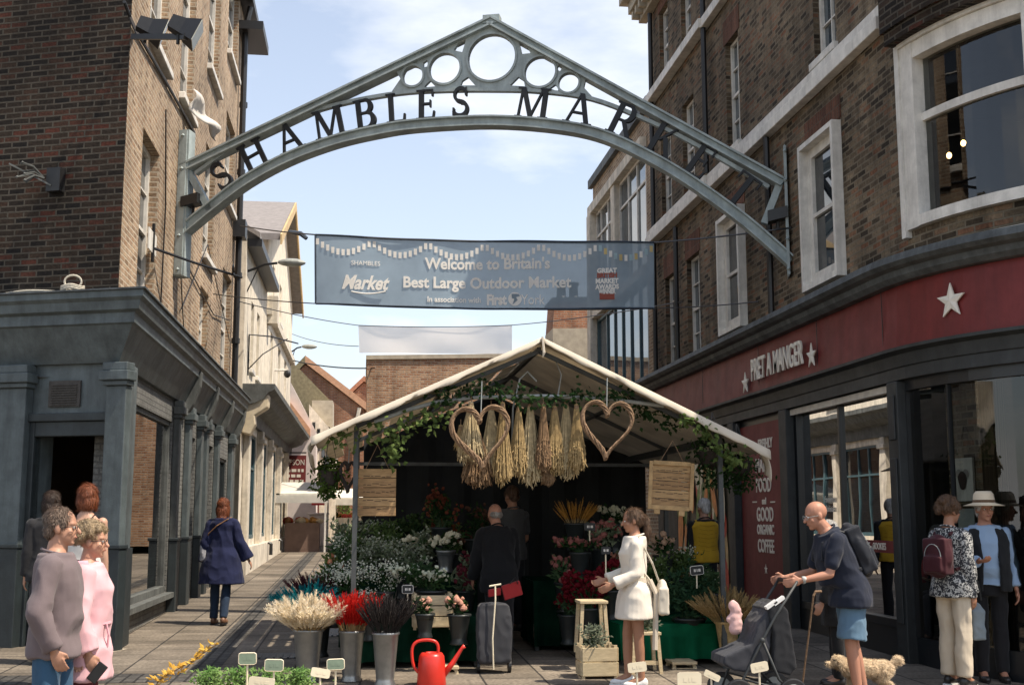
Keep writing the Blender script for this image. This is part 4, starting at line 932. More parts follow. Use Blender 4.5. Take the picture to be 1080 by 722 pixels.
def ribbon(pts, h, d0, d1, name, m, lip=0):
    """flat bar following (u,z) points, h high (below), from depth d0 to d1"""
    b = MB(); rings = []
    for i, p in enumerate(pts):
        a = pts[max(0, i-1)]; c = pts[min(len(pts)-1, i+1)]; tx, tz = c[0]-a[0], c[1]-a[1]; l = math.hypot(tx, tz); nx, nz_ = tz/l, -tx/l
        q = (p[0]+nx*h, p[1]+nz_*h)
        rings.append([FA.P(p[0], d1, p[1]), FA.P(p[0], d0, p[1]), FA.P(q[0], d0, q[1]), FA.P(q[0], d1, q[1])])
    b.loft(rings)
    if lip:
        for s_, hh in ((0, lip), (1, lip)):
            rings = []
            for i, p in enumerate(pts):
                a = pts[max(0, i-1)]; c = pts[min(len(pts)-1, i+1)]; tx, tz = c[0]-a[0], c[1]-a[1]; l = math.hypot(tx, tz); nx, nz_ = tz/l, -tx/l
                o1 = -.006 if s_ == 0 else h-lip+.006
                q0 = (p[0]+nx*o1, p[1]+nz_*o1); q1 = (p[0]+nx*(o1+hh), p[1]+nz_*(o1+hh))
                rings.append([FA.P(*_) for _ in ((q0[0], d1+.06, q0[1]), (q0[0], d0-.06, q0[1]), (q1[0], d0-.06, q1[1]), (q1[0], d1+.06, q1[1]))])
            b.loft(rings)
    return b.build(name, m, ARCH)
low = interp([ap2(*p) for p in ((188, 243), (222, 215), (258, 188), (302, 164), (350, 146), (395, 135), (440, 128), (519, 124), (590, 129), (640, 140), (690, 163), (735, 190), (790, 230), (838, 272))], 5)
ribbon(low, .15, -.06, .06, 'lower_arch', M_steel, .025)
mid = interp([ap2(*p) for p in ((206, 182), (240, 158), (272, 142), (320, 120), (365, 107), (421, 97), (470, 94), (519, 93.5), (570, 95), (625, 103), (680, 124), (725, 146), (775, 174), (812, 196))], 5)
ribbon(mid, .055, -.05, .05, 'middle_arch', M_steel)
pk = ap2(519, 20)
topL = [ap2(192, 176), pk]; topR = [pk, ap2(828, 190)]
ribbon(topL, .12, -.07, .07, 'top_chord', M_steel, .03); ribbon(topR, .12, -.07, .07, 'top_chord', M_steel, .03)
b = MB(); b.fbox(FA, pk[0]-.13, pk[0]+.13, -.09, .09, pk[1]-.1, pk[1]+.035); b.build('apex_cap', M_steel, ARCH)
# ring plate
def circ(cx, cz, r, n=40, rev=False): 
    l = [(cx+r*math.cos(2*PI*i/n), cz+r*math.sin(2*PI*i/n)) for i in range(n)]; return l[::-1] if rev else l
k_ = (ap2(529, 62)[0]-ap2(509, 62)[0])/20
outer = [ap2(*p) for p in ((414, 97), (423, 84), (418, 75), (409, 71), (519, 27), (628, 80), (618, 84), (616, 93), (626, 104), (600, 100), (560, 96.5), (519, 95.5), (470, 96))]
holes = []
for (px, py, r) in ((519, 61.5, 25), (469.5, 73, 16.5), (570, 76.5, 16), (436, 81, 11), (600, 88, 10.5)):
    c = ap2(px, py); holes.append(circ(c[0], c[1], r*k_))
for tri in (((484, 46), (492, 43), (488, 56), (479, 54)), ((548, 46), (556, 50), (560, 57), (551, 58)), ((447, 67), (451, 64), (452, 71), (447, 72)), ((590, 68), (594, 71), (591, 76), (587, 74)),
            ((488, 86), (494, 82), (502, 91), (486, 91)), ((538, 91), (547, 82), (553, 86), (554, 92)), ((449, 91), (454, 86), (460, 92), (448, 93)), ((580, 94), (586, 90), (590, 95), (588, 97))):
    holes.append([ap2(*p) for p in tri])
platemesh('ring_plate', [outer]+holes, M_steel, ARCH, FA.P(0, 0, 0), FA.ux, (0, 0, 1), .035)
for (px, py, r) in ((519, 61.5, 25), (469.5, 73, 16.5), (570, 76.5, 16), (436, 81, 11), (600, 88, 10.5)):
    c = ap2(px, py); b = MB(); rr = []
    for i in range(41):
        g = 2*PI*i/40; rr.append([FA.P(c[0]+q*math.cos(g), dd, c[1]+q*math.sin(g)) for q, dd in ((r*k_-.004, .06), (r*k_-.004, -.06), (r*k_+.03, -.06), (r*k_+.03, .06))])
    b.loft(rr); b.build('ring', M_steel, ARCH)
# end brackets
for s_, pts in ((0, ((184, 140), (196, 140), (197, 275), (197, 292), (184, 292))), (1, ((828, 158), (841, 154), (843, 292), (831, 292)))):
    P = [ap2(*p) for p in pts]; u0 = min(p[0] for p in P); u1 = max(p[0] for p in P); z0 = min(p[1] for p in P); z1 = max(p[1] for p in P)
    if s_ == 0: u0 = .02
    else: u1 = WA_-.02
    b = MB(); b.fbox(FA, u0, u1, -.11, .11, z0, z1); b.fbox(FA, u0+.03, u1-.03, .111, .13, z0+.02, z1-.02)
    for k in range(5): b.octa(FA.P((u0+u1)/2, .135, z0+.1+(z1-z0-.2)*k/4), .035)
    b.build('wall_bracket', M_steel, ARCH)
for p, q in (((199, 180), (222, 222)), ((822, 195), (806, 236))):
    p = ap2(*p); q = ap2(*q); b = MB(); b.bar(FA.P(p[0], 0, p[1]), FA.P(q[0], 0, q[1]), .1, .12, FA.n); b.build('strut', M_steel, ARCH)
# letters: Roman capitals from thick and thin strokes
def letter_polys(ch):
    TH, TN, SF, SL_ = .17, .065, .05, .085    # stem, hairline, serif height / overhang
    P = []
    def stem(x, w_=TH, y0=0, y1=1, s0=True, s1=True):
        P.append([(x-w_/2, y0), (x+w_/2, y0), (x+w_/2, y1), (x-w_/2, y1)])
        if s0: P.append([(x-w_/2-SL_, y0), (x+w_/2+SL_, y0), (x+w_/2+SL_, y0+SF), (x-w_/2-SL_, y0+SF)])
        if s1: P.append([(x-w_/2-SL_, y1-SF), (x+w_/2+SL_, y1-SF), (x+w_/2+SL_, y1), (x-w_/2-SL_, y1)])
    def bar(x0, x1, y, h=TN): P.append([(x0, y-h/2), (x1, y-h/2), (x1, y+h/2), (x0, y+h/2)])
    def diag(x0, y0, x1, y1, w_): P.append([(x0-w_/2, y0), (x0+w_/2, y0), (x1+w_/2, y1), (x1-w_/2, y1)])
    def arc(cx, cy, rx, ry, a0, a1, wt, wn, n=18):
        for i in range(n):
            g0, g1 = a0+(a1-a0)*i/n, a0+(a1-a0)*(i+1)/n
            q = []
            for g, sg in ((g0, 1), (g1, 1), (g1, -1), (g0, -1)):
                ww = (wn+(wt-wn)*abs(math.cos(g)))/2; q.append((cx+(rx+sg*ww)*math.cos(g), cy+(ry+sg*ww*.9)*math.sin(g)))
            P.append(q)
    if ch == 'H': stem(.15); stem(.75); bar(.2, .7, .5); return P, .9
    if ch == 'A': diag(.08, 0, .42, 1, TN*1.2); diag(.78, 0, .43, 1, TH); bar(.2, .65, .36); bar(-.05, .22, SF/2, SF); bar(.6, .95, SF/2, SF); return P, .88
    if ch == 'M': diag(.12, 0, .18, 1, TN*1.2); diag(.55, 0, .2, 1, TH); diag(.52, 0, .9, 1, TN*1.2); stem(.97); bar(0, .25, SF/2, SF); bar(.02, .2, 1-SF/2, SF); return P, 1.12
    if ch == 'B': stem(.17); bar(.2, .42, .97, TN); bar(.2, .45, .53, TN); bar(.2, .45, .03, TN); arc(.42, .75, .2, .22, -PI/2, PI/2, TH, TN); arc(.45, .28, .23, .25, -PI/2, PI/2, TH, TN); return P, .78
    if ch == 'L': stem(.17); bar(.2, .62, .03, TN); P.append([(.58, 0), (.66, 0), (.68, .26), (.62, .26)]); return P, .72
    if ch == 'E': stem(.17); bar(.2, .6, .03); bar(.2, .5, .52); bar(.2, .58, .97); P.append([(.56, 0), (.63, 0), (.66, .26), (.6, .26)]); P.append([(.54, 1), (.6, 1), (.6, .77), (.54, .77)]); P.append([(.47, .4), (.52, .4), (.52, .64), (.47, .64)]); return P, .72
    if ch == 'S': arc(.34, .745, .21, .22, R(20), R(270), TN+.03, TH-.02); arc(.34, .27, .24, .235, R(-160), R(90), TN+.05, TH-.02); P.append([(.5, .72), (.56, .72), (.56, .99), (.5, .95)]); P.append([(.08, .04), (.13, .02), (.14, .3), (.08, .3)]); return P, .66
    if ch == 'R': stem(.17); bar(.2, .42, .97); bar(.2, .42, .48); arc(.42, .725, .2, .245, -PI/2, PI/2, TH, TN); diag(.78, 0, .42, .48, TH); bar(.68, .95, SF/2, SF); return P, .86
    if ch == 'K': stem(.17); diag(.27, .42, .68, 1, TN*1.3); diag(.78, 0, .42, .58, TH); bar(.66, .94, SF/2, SF); bar(.54, .82, 1-SF/2, SF); return P, .88
    if ch == 'T': stem(.4, s1=False); bar(.05, .75, .97, TN); P.append([(.03, 1), (.1, 1), (.07, .74), (.03, .74)]); P.append([(.7, 1), (.77, 1), (.77, .74), (.73, .74)]); return P, .8
def arcz(curve, u):
    for i in range(len(curve)-1):
        if curve[i][0] <= u <= curve[i+1][0]:
            f = (u-curve[i][0])/(curve[i+1][0]-curve[i][0]+1e-9); return curve[i][1]+(curve[i+1][1]-curve[i][1])*f, math.atan2(curve[i+1][1]-curve[i][1], curve[i+1][0]-curve[i][0])
    return curve[-1][1], 0
for ch, px, py in (('S', 243, 177), ('H', 275, 164), ('A', 311, 149), ('M', 351, 133), ('B', 388, 123), ('L', 420, 117), ('E', 451, 112), ('S', 486, 110), ('M', 560, 112), ('A', 608, 121), ('R', 651, 132), ('K', 692, 150), ('E', 729, 168), ('T', 771, 192)):
    u, z = ap2(px, py)
    zl, _ = arcz(low, u); zm, _2 = arcz(mid, u); ang = (_*.8+_2*.2); hgt = .5 if px > 640 else .47
    pol, wd = letter_polys(ch); b = MB(); ca, sa = math.cos(ang), math.sin(ang); sw = hgt*.95
    for k, pg in enumerate(pol):
        dd = .03+.0006*k; q = []
        for (x, y) in pg:
            lx, ly = (x-wd/2)*sw, y*hgt
            q.append((u+lx*ca-ly*sa, zl+.004+lx*sa+ly*ca))
        b.prism([FA.P(a, dd+.045, c) for a, c in q], FA.n*(-2*dd))
    b.build('letter', M_steeld, ARCH)
# lamps tucked in the ends
for k, (px, py) in enumerate(((204, 213), (820, 228))):
    u, z = ap2(px, py); t = thing('arch_lamp', ['small dark floodlight tucked behind the left strut of the arch', 'small dark floodlight tucked behind the right strut of the arch'][k], 'floodlight', FA.P(u, .1, z))
    b = MB(); b.obox(FA.P(u, .05, z), FA.ux*.14+V(0, 0, .03), FA.n*.12, V(0, 0, .08)); b.build('body', M_black, t); b = MB(); b.tube([FA.P(u, 0, z-.2), FA.P(u, 0, z-.06)], .025, 6); b.build('stem', M_black, t)

# ================================================================== BANNERS AND WIRES
BL, BRt = Vector((LX0, 21.3, 0)), Vector((6, 20.2, 0))
FB = Fr(BL, BRt-BL, (0, 0)) if False else Fr(BL, BRt-BL, ((BRt-BL).y, -(BRt-BL).x))
if FB.n.y > 0: FB.n = -FB.n
def bp2(px, py): return AP(px, py, FB)
c00, c10, c11, c01 = bp2(333, 320), bp2(690, 325), bp2(690, 255), bp2(333, 248)
BAN = thing('banner', 'long faded blue market banner with white lettering strung across the lane', 'banner', FB.P((c00[0]+c10[0])/2, 0, c01[1]))
def bwv(s, t): return .035*math.sin(9*s+1.5*t)+.02*math.sin(23*s)
def bpt(s, t, d=0):
    sag = -.045*math.sin(PI*s); w_ = bwv(s, t)
    u = (c00[0]*(1-s)+c10[0]*s)*(1-t)+(c01[0]*(1-s)+c11[0]*s)*t; z = (c00[1]*(1-s)+c10[1]*s)*(1-t)+(c01[1]*(1-s)+c11[1]*s)*t
    return FB.P(u, w_+d, z+sag)
M_ban = clothmat('blue_mesh_banner', (.3, .385, .46), .2, .11, .1, 3, .1)
b = MB(); NX, NZ = 70, 8
base = b.add([bpt(i/NX, j/NZ) for j in range(NZ+1) for i in range(NX+1)])
for j in range(NZ):
    for i in range(NX): a = base+j*(NX+1)+i; b.f.append((a, a+1, a+NX+2, a+NX+1))
b.build('cloth', M_ban, BAN, smooth=True)
M_hem = mat('navy_hem', (.05, .07, .1), .8)
b = MB()
for t_ in (0, 1): b.tube([bpt(i/40, t_, .003) for i in range(41)], .018, 6)
b.tube([bpt(0, j/6, .003) for j in range(7)], .018, 6); b.build('hem', M_hem, BAN)
M_bwhite = clothmat('banner_print', (.9, .88, .84), .03, 0, .05)
M_bred = clothmat('banner_red_print', (.4, .13, .1), .1, 0, .05)
bu = c10[0]-c00[0]; bh = c01[1]-c00[1]
def btxt(s, px, py, hpx, xs=1, bold=0, m=None, shear=0, width=None):
    u, z = bp2(px, py); kk = (bp2(px+10, py)[0]-u)/10
    me_ = textmesh(s, hpx*kk*1.38, 'lettering', m or M_bwhite, BAN, (0, 0, 0), (1, 0, 0), (0, 0, 1), .002, xs=xs, bold=bold, shear=shear)
    org = origin(BAN); xs_ = [v.co.x+org.x for v in me_.data.vertices]; f = 1
    if width: f = width*kk/(max(xs_)-min(xs_))
    cx = (max(xs_)+min(xs_))/2
    for v in me_.data.vertices:
        c = v.co+org; uu = u+(c.x-cx)*f; s_ = (uu-c00[0])/bu; zz = z+c.z; zl_ = c00[1]*(1-s_)+c10[1]*s_; zh_ = c01[1]*(1-s_)+c11[1]*s_; w_ = bwv(s_, (zz-zl_)/(zh_-zl_))
        v.co = FB.P(uu, w_+.012-c.y, z+c.z-.045*math.sin(PI*s_))-org
btxt("Welcome to Britain's", 514, 281, 12, width=132, bold=.008)
btxt("Best Large Outdoor Market", 514, 301, 12, width=177, bold=.008)
btxt("In association with", 479, 316, 6, width=56, bold=.003)
btxt("First", 524, 318, 11, width=21, bold=.012); btxt("York", 562, 318.5, 11, width=25)
btxt("Market", 386, 304, 15, width=50, bold=.01, shear=.35); btxt("SHAMBLES", 386, 279, 5, width=30)
for (s_, py, wd, m) in (('GREAT', 287, 21, None), ('BRITISH', 292, 21, M_bred), ('MARKET', 298, 24, None), ('AWARDS', 304, 25, None), ('WINNER', 309, 18, None)): btxt(s_, 640, py, 5, width=wd, bold=.006, m=m)
b = MB(); u, z = bp2(543, 313); rr = .12
s_ = (u-c00[0])/bu; dd = bwv(s_, .15)+.03
b.poly([FB.P(u+rr*math.cos(g), dd, z-.04+rr*math.sin(g)) for g in [i*2*PI/24 for i in range(24)]]); b.build('round_emblem', M_bwhite, BAN)
b = MB(); b.poly([FB.P(u+x, dd+.004, z-.04+y) for x, y in ((-.06, .09), (.07, .09), (.09, .05), (.02, .03), (.05, -.02), (-.04, -.1), (-.01, .0), (-.05, .01))]); b.build('emblem_mark', M_ban, BAN)
b = MB(); u, z = bp2(386, 306)
b.tube([FB.P(u-.25+.6*t_, .05, z-.03-.04*math.sin(PI*t_)) for t_ in [i/10 for i in range(11)]], .012, 5); b.build('flourish', M_bwhite, BAN)
b = MB(); u, z = bp2(640, 315); b.fbox(FB, u-.13, u+.13, .0, .06, z-.02, z+.09); b.build('red_badge', M_bred, BAN)
bun = {0: MB(), 1: MB(), 2: MB()}
for k in range(6):
    a0, a1 = k/6, (k+1)/6
    for j in range(11):
        s_ = a0+(a1-a0)*(j+.15)/11; e_ = a0+(a1-a0)*(j+.75)/11; tt = .97-.17*math.sin(PI*(j+.5)/11)
        p, r_ = bpt(s_, tt, .012), bpt(e_, tt, .012)
        bun[(j*5+k) % 3 if k > 4 else 0].poly([p, r_, r_-V(0, 0, .11), p-V(0, 0, .11)])
for k, m in enumerate((M_bwhite, clothmat('bunting_ochre', (.65, .52, .25), .1), clothmat('bunting_blue', (.4, .55, .6), .1))): bun[k].build('bunting_print', m, BAN)
# second, paler banner
FB2 = Fr((-2.85, 34), (1, -.1), (-.1, -1))
if FB2.n.y > 0: FB2.n = -FB2.n
q00, q10, q11, q01 = [AP(*p, FB2) for p in ((379, 372), (540, 373), (540, 343), (378, 343))]
BN2 = thing('banner', 'second faded pinkish white banner hanging limp behind the blue one', 'banner', FB2.P((q00[0]+q10[0])/2, 0, q01[1]))
b = MB(); NX, NZ = 40, 8
def b2(s, t): 
    u = (q00[0]*(1-s)+q10[0]*s)*(1-t)+(q01[0]*(1-s)+q11[0]*s)*t; z = (q00[1]*(1-s)+q10[1]*s)*(1-t)+(q01[1]*(1-s)+q11[1]*s)*t
    return FB2.P(u, .025*math.sin(11*s+4*t)+.03*math.sin(5*s-4*t), z-.06*math.sin(PI*s)*t)
base = b.add([b2(i/NX, j/NZ) for j in range(NZ+1) for i in range(NX+1)])
for j in range(NZ):
    for i in range(NX): a = base+j*(NX+1)+i; b.f.append((a, a+1, a+NX+2, a+NX+1))
b.build('cloth', clothmat('pale_pink_banner', (.9, .84, .8), .6, .3, .03, 2), BN2, smooth=True)
def wire(name, label, pts, sag=.15, r=.012):
    P = []
    for a, c in zip(pts[:-1], pts[1:]):
        for i in range(13): t_ = i/12; P.append(Vector(a).lerp(Vector(c), t_)-V(0, 0, sag*4*t_*(1-t_)))
    b = MB(); b.tube(P, r, 5); return tag(b.build(name, M_black), label, 'wire')
wl_, wr_ = AX(253, 238, LX0+.2), AX(835, 240, 5.9)
wire('banner_wire', 'black cable holding the top edge of the blue banner across the lane', [wl_, bpt(0, 1), bpt(.5, 1), bpt(1, 1), wr_], .02, .014)
wire('banner_wire', 'thin black cable along the bottom edge of the blue banner', [AX(225, 310, LX0+.05), bpt(0, 0), bpt(.5, 0), bpt(1, 0), AX(800, 318, 5.95)], .02, .01)
wire('banner_wire', 'thin cable holding the pale second banner across the lane', [AX(253, 318, LX0+.2), b2(0, 1), b2(1, 1), AX(720, 318, 5.95)], .05, .012)
wire('overhead_wire', 'black overhead wire from the cream building to the flat brick wall', [AX(309, 380, -2.7), AY(395, 388, 39.8)], .1, .025)
wire('overhead_wire', 'faint thin wire sagging under the small far street lamp', [AX(308, 352, -2.7), AY(378, 365, 33.9)], .1, .012)
t = thing('bunting_clip', 'small blue-grey clip on the cable left of the blue banner', 'clip', wl_.lerp(bpt(0, 1), .75))
p = wl_.lerp(bpt(0, 1), .7); b = MB(); b.tube([p, p+V(.22, -.03, -.04), p+V(.34, -.05, -.14)], [.03, .05, .04], 7); b.build('clip', M_hem, t)
# ================================================================== FLOWER STALL
YF, YB = 12.42, 17.6
PKx, PKz = 1.84, 3.5
ELx, ELz, ERx, ERz = -.53, 2.44, 4.28, 2.34
M_canv = clothmat('stall_canvas', (.64, .575, .47), .18, 0, .08, 2.5, .25)
M_canvd = clothmat('stall_canvas_dull', (.56, .5, .4), .42, 0, .2, 2.5, .2)  # canopy cloth, duller and more mottled than the rolled edge
M_post = mat('stall_steel', (.05, .055, .055), .5, .3, 8)
M_rail = mat('galvanised_rail', (.3, .32, .31), .4, .15, 8)
ST = thing('market_stall', 'flower stall under a gabled off-white canvas canopy in the middle of the lane', 'stall', (1.84, 15, gz(15)))
def roofz(x): return PKz+(ELz-PKz)*(PKx-x)/(PKx-ELx) if x < PKx else PKz+(ERz-PKz)*(x-PKx)/(ERx-PKx)
def canvas(xs, y0, y1, ny, name, m, sagk=.05, th=.014):
    b = MB(); g = []
    for j in range(ny+1):
        for x in xs:
            f = (x-PKx)/((ERx if x > PKx else ELx)-PKx); s = math.sin(PI*f)*(.4+.6*abs(math.sin(PI*j/ny*3)))
            g.append(V(x, y0+(y1-y0)*j/ny, roofz(x)-sagk*s+.01*math.sin(5*x+3*j)))
    i0 = b.add(g); n = len(xs)
    for j in range(ny):
        for i in range(n-1): a = i0+j*n+i; b.f.append((a, a+1, a+n+1, a+n))
    o = b.build(name, m, ST, smooth=True); md = o.modifiers.new('s', 'SOLIDIFY'); md.thickness = th; md.offset = 0
    return o
canvas([PKx+(ERx-PKx)*i/16 for i in range(17)], YF, YB, 20, 'canopy', M_canvd)
canvas([PKx-(PKx-ELx)*i/16 for i in range(17)], YF, 14.3, 6, 'canopy', M_canvd)
b = MB()
for k in range(9):
    x0 = PKx-(PKx-ELx)*(k+.05)/9; x1 = PKx-(PKx-ELx)*(k+.78)/9
    b.prism([(x0, 14.3, roofz(x0)-.02), (x1, 14.3, roofz(x1)-.02), (x1, YB, roofz(x1)-.02), (x0, YB, roofz(x0)-.02)], (0, 0, .012))
b.build('canopy_slats', M_canvd, ST)
# rolled front edge of the canvas: leans outwards and up
def lip(xa, xb, n, h0, h1, name):
    b = MB(); rings = []
    for i in range(n+1):
        x = xa+(xb-xa)*i/n; z = roofz(x); h = h0+(h1-h0)*i/n; w_ = .012*math.sin(9*x)+.008*math.sin(23*x)
        rings.append([V(x, YF+.22, z+.022), V(x, YF+.03, z+.024), V(x, YF-.03, z+.02), V(x, YF-.05, z+.006), V(x, YF-.062-w_*.6, z-h*.6+w_*.5), V(x, YF-.066-w_, z-h-w_), V(x, YF-.056-w_, z-h-.004-w_), V(x, YF-.02, z-.012), V(x, YF+.22, z+.012)])
    b.loft(rings); return b.build(name, M_canv, ST, smooth=True)
lip(PKx-.005, ELx, 48, .035, .06, 'canvas_edge'); lip(PKx+.005, ERx, 48, .045, .085, 'canvas_edge')
b = MB(); rings = []
for i in range(9):
    t_ = i/8; rings.append([V(ERx-.06+.05*t_, YF-.05+.2*s_, ERz-.02-.3*t_*(1-.35*s_)+.02*math.sin(5*s_)) + V(.11*t_*(1-t_), 0, 0) for s_ in (0, .3, .6, 1.0)] )
b.grid(rings)
o = b.build('canvas_flap', M_canv, ST, smooth=True); md = o.modifiers.new('s', 'SOLIDIFY'); md.thickness = .01
b = MB(); rings = []
for i in range(9):
    t_ = i/8; rings.append([V(ELx+.02-.06*math.sin(PI*t_), YF-.04+.5*s_, ELz-.02-.32*t_*(.5+.5*s_)) for s_ in (0, .3, .6, 1.0)])
b.grid(rings)
o = b.build('canvas_flap', M_canvd, ST, smooth=True); md = o.modifiers.new('s', 'SOLIDIFY'); md.thickness = .01
b = MB(); b.tube([(PKx, YF-.06, PKz+.02), (PKx+.015, YF-.065, PKz-.15), (PKx+.0, YF-.06, PKz-.2)], [.012, .016, .004], 5); b.build('tie_strap', M_canv, ST)
for (x, y) in ((-.08, 12.62), (3.8, 12.62), (-.08, 17.4), (3.8, 17.4), (-.08, 15), (3.8, 15)):
    b = MB(); b.box(x-.025, x+.025, y-.025, y+.025, gz(y), roofz(x)-.07); b.build('post', M_post, ST)
b = MB()
for y in (12.62, 15.0, 17.4):
    b.bar((-.08, y, roofz(-.08)-.06), (PKx, y, PKz-.1), .045, .045); b.bar((PKx, y, PKz-.1), (3.8, y, roofz(3.8)-.06), .045, .045)
for x in (-.08, PKx, 3.8, .8, 2.9): b.bar((x, 12.6, roofz(x)-.075), (x, 17.45, roofz(x)-.075), .04, .04)
for y in (15.0, 17.4): b.bar((-.08, y, 2.3), (3.8, y, 2.3), .04, .04)
b.bar((-.08, 12.62, 2.5), (-.08, 17.4, 2.5), .04, .04); b.bar((3.8, 12.62, 2.45), (3.8, 17.4, 2.45), .04, .04)
b.build('roof_frame', M_post, ST)
pts = [AY(x, y, 12.55) for x, y in ((395, 445), (430, 432), (460, 424), (500, 419), (570, 417.5), (640, 420), (700, 428))]
b = MB(); b.tube(pts, .022, 8); b.build('display_rail', M_rail, ST)
b = MB(); b.tube([AY(x, y, 12.75) for x, y in ((540, 470), (541, 430), (548, 400), (556, 392), (566, 402))], .01, 6); b.tube([AY(x, y, 12.8) for x, y in ((588, 420), (592, 395), (586, 380))], .008, 6); b.build('loose_hose', M_rail, ST)
M_back = mat('shade_black_sheet', (.012, .013, .012), .95, .3, 3)  # black sheets added to stand in for the deep shade at the back
b = MB(); n = 40
rr = [[V(.0+4.1*i/n, 17.3+.06*math.sin(i*1.3), z) for i in range(n+1)] for z in (gz(17), 1.2, 2.75)]
for j in range(2):
    for i in range(n): b.poly([rr[j][i], rr[j][i+1], rr[j+1][i+1], rr[j+1][i]])
b.build('added_shade_sheet', M_back, ST, smooth=True)
b = MB(); b.poly([(PKx-2.0, 17.35, 2.6), (4.1, 17.35, 2.3), (PKx, 17.35, PKz-.12)]); b.build('gable_shade_sheet', M_back, ST)
# staging hung with green cloth
M_gcl = clothmat('shaded_green_cloth', (.006, .026, .015), .1, 0, .3, 5, .4)  # shaded copy of the green cloth, darkness painted into the colour
M_ggl = clothmat('sunlit_green_cloth', (.008, .1, .045), .15, 0, .25, 5, .5)  # sunlit copy of the same green cloth, brightened in colour
def staging(name, label, x0, x1, y0, y1, h, m, seed):
    t = thing(name, label, 'table', ((x0+x1)/2, (y0+y1)/2, gz(y0)))
    g = gz(y0); b = MB(); b.box(x0+.02, x1-.02, y0+.03, y1, g+h-.04, g+h-.005)
    for x in (x0+.05, x1-.05):
        for y in (y0+.06, y1-.05): b.box(x-.025, x+.025, y-.025, y+.025, g, g+h-.04)
    b.build('table_frame', M_post, t)
    b = MB(); n = 60; rings = []
    for (z, off, wv) in ((h+.006, -.25, 0), (h+.005, .0, .003), (h*.7, .02, .02), (h*.35, .035, .035), (.06, .05, .045)):
        rg = []
        for i in range(n+1):
            s = i/n; x = x0+(x1-x0)*s; rg.append(V(x, y0-off+wv*math.sin(s*(x1-x0)*26+seed)+wv*.6*math.sin(s*(x1-x0)*11), g+z))
        rings.append(rg)
    for j in range(4):
        for i in range(n): b.poly([rings[j][i], rings[j][i+1], rings[j+1][i+1], rings[j+1][i]])
    for sx in (x0, x1): b.poly([(sx, y0, g+h), (sx, y1, g+h), (sx, y1, g+.06), (sx, y0, g+.06)])
    b.poly([(x0, y0, g+h+.004), (x1, y0, g+h+.004), (x1, y1, g+h+.004), (x0, y1, g+h+.004)])
    o = b.build('cloth', m, t, smooth=True)
    return t
staging('display_table', 'low flower table under dark green cloth on the left of the stall', -.15, 1.28, 13.05, 14.3, .5, M_gcl, 1)
staging('display_table', 'taller flower table under dark green cloth at the back left of the stall', -.25, 1.35, 14.35, 15.6, .85, M_gcl, 2)
staging('display_table', 'low flower table under bright green cloth on the right of the stall', 2.75, 4.25, 12.95, 14.2, .42, M_ggl, 3)
staging('display_table', 'high flower table under dark green cloth at the right behind the woman in cream', 2.0, 4.0, 14.25, 15.4, .8, M_gcl, 4)

# ---- hanging things
M_wick = mat('wicker', (.24, .15, .085), .8, .35, 40, .4, 90)
M_wickd = mat('dark_wicker', (.025, .018, .014), .8, .3, 40)
def heart(label, px, py, wpx, hpx, y, m, r, tilt=0, strands=5):
    k = y*1.0/F_*1.0; c = AY(px, py, y); wd = wpx*k/2; hg = hpx*k
    t = thing('heart_wreath', label, 'heart wreath', c)
    b = MB(); n = 64
    def hp(g): 
        x = 16*math.sin(g)**3/16.5; z = (13*math.cos(g)-5*math.cos(2*g)-2*math.cos(3*g)-math.cos(4*g))/29+.09
        return x*wd, z*hg
    for q in range(strands):
        P = []
        for i in range(n+1):
            g = 2*PI*i/n; x, z = hp(g); a = q*2*PI/strands+i*.55; P.append(c+V(x*math.cos(tilt)-z*math.sin(tilt)+r*.9*math.cos(a), r*1.0*math.sin(a), x*math.sin(tilt)+z*math.cos(tilt)+r*.9*math.cos(a+1)))
        b.tube(P, r*.55, 5)
    b.build('hoop', m, t)
    b = MB(); b.tube([c+V(0, 0, hg*.32), c+V(.01, .0, hg*.95)], .006, 5); b.build('hook', M_rail, t)
    return t
heart('big brown wicker heart hanging left of the dried bundles', 507, 462, 62, 64, 12.36, M_wick, .02, .08)
heart('brown wicker heart hanging right of the dried bundles', 640, 454, 56, 60, 12.36, M_wick, .018, -.05)
heart('small black heart hanging beside the left wooden board', 367, 503, 16, 30, 12.7, M_wickd, .014)
M_straw = mat('dried_straw', (.36, .25, .11), .9, .35, 25)
M_strawp = mat('pale_dried_straw', (.46, .36, .2), .9, .3, 25)
M_strawd = mat('brown_dried_flowers', (.2, .12, .06), .9, .4, 25)
def hangbunch(label, px, py0, py1, wpx, y, m, seed):
    r7 = random.Random(seed); a, e = AY(px, py0, y), AY(px, py1, y); ln = a.z-e.z; k = y/F_; rr = wpx*k/2*1.25
    t = thing('dried_bunch', label, 'dried flowers', a, group='dried bunches hanging from the rail')
    b = MB()
    for i in range(190):
        g = r7.random()*2*PI; q = math.sqrt(r7.random()); l = ln*(.8+.22*r7.random())*(1-.12*q)
        p0 = a+V(.02*q*math.cos(g), .02*q*math.sin(g), -.0); p1 = a+V(rr*.62*q*math.cos(g), rr*.5*q*math.sin(g), -l*.5); p2 = a+V(rr*q*math.cos(g)*1.05, rr*.8*q*math.sin(g), -l)
        b.tube([p0, p1, p2], [.0025, .003, .0045], 3, False)
        for s_ in range(5):
            c = p1.lerp(p2, .3+.7*r7.random()); b.leaf(c, V(r7.gauss(0, .35), r7.gauss(0, .35), -1), V(r7.gauss(0, 1), -1, 0), .045, .012)
    b.build('stalks', m, t)
    b = MB(); b.lathe([(.022, -.06), (.026, -.05), (.026, -.02), (.02, -.01)], a, 10); b.tube([a+V(0, 0, 0), a+V(0, 0, .06)], .005, 5); b.build('tie', M_wick, t)
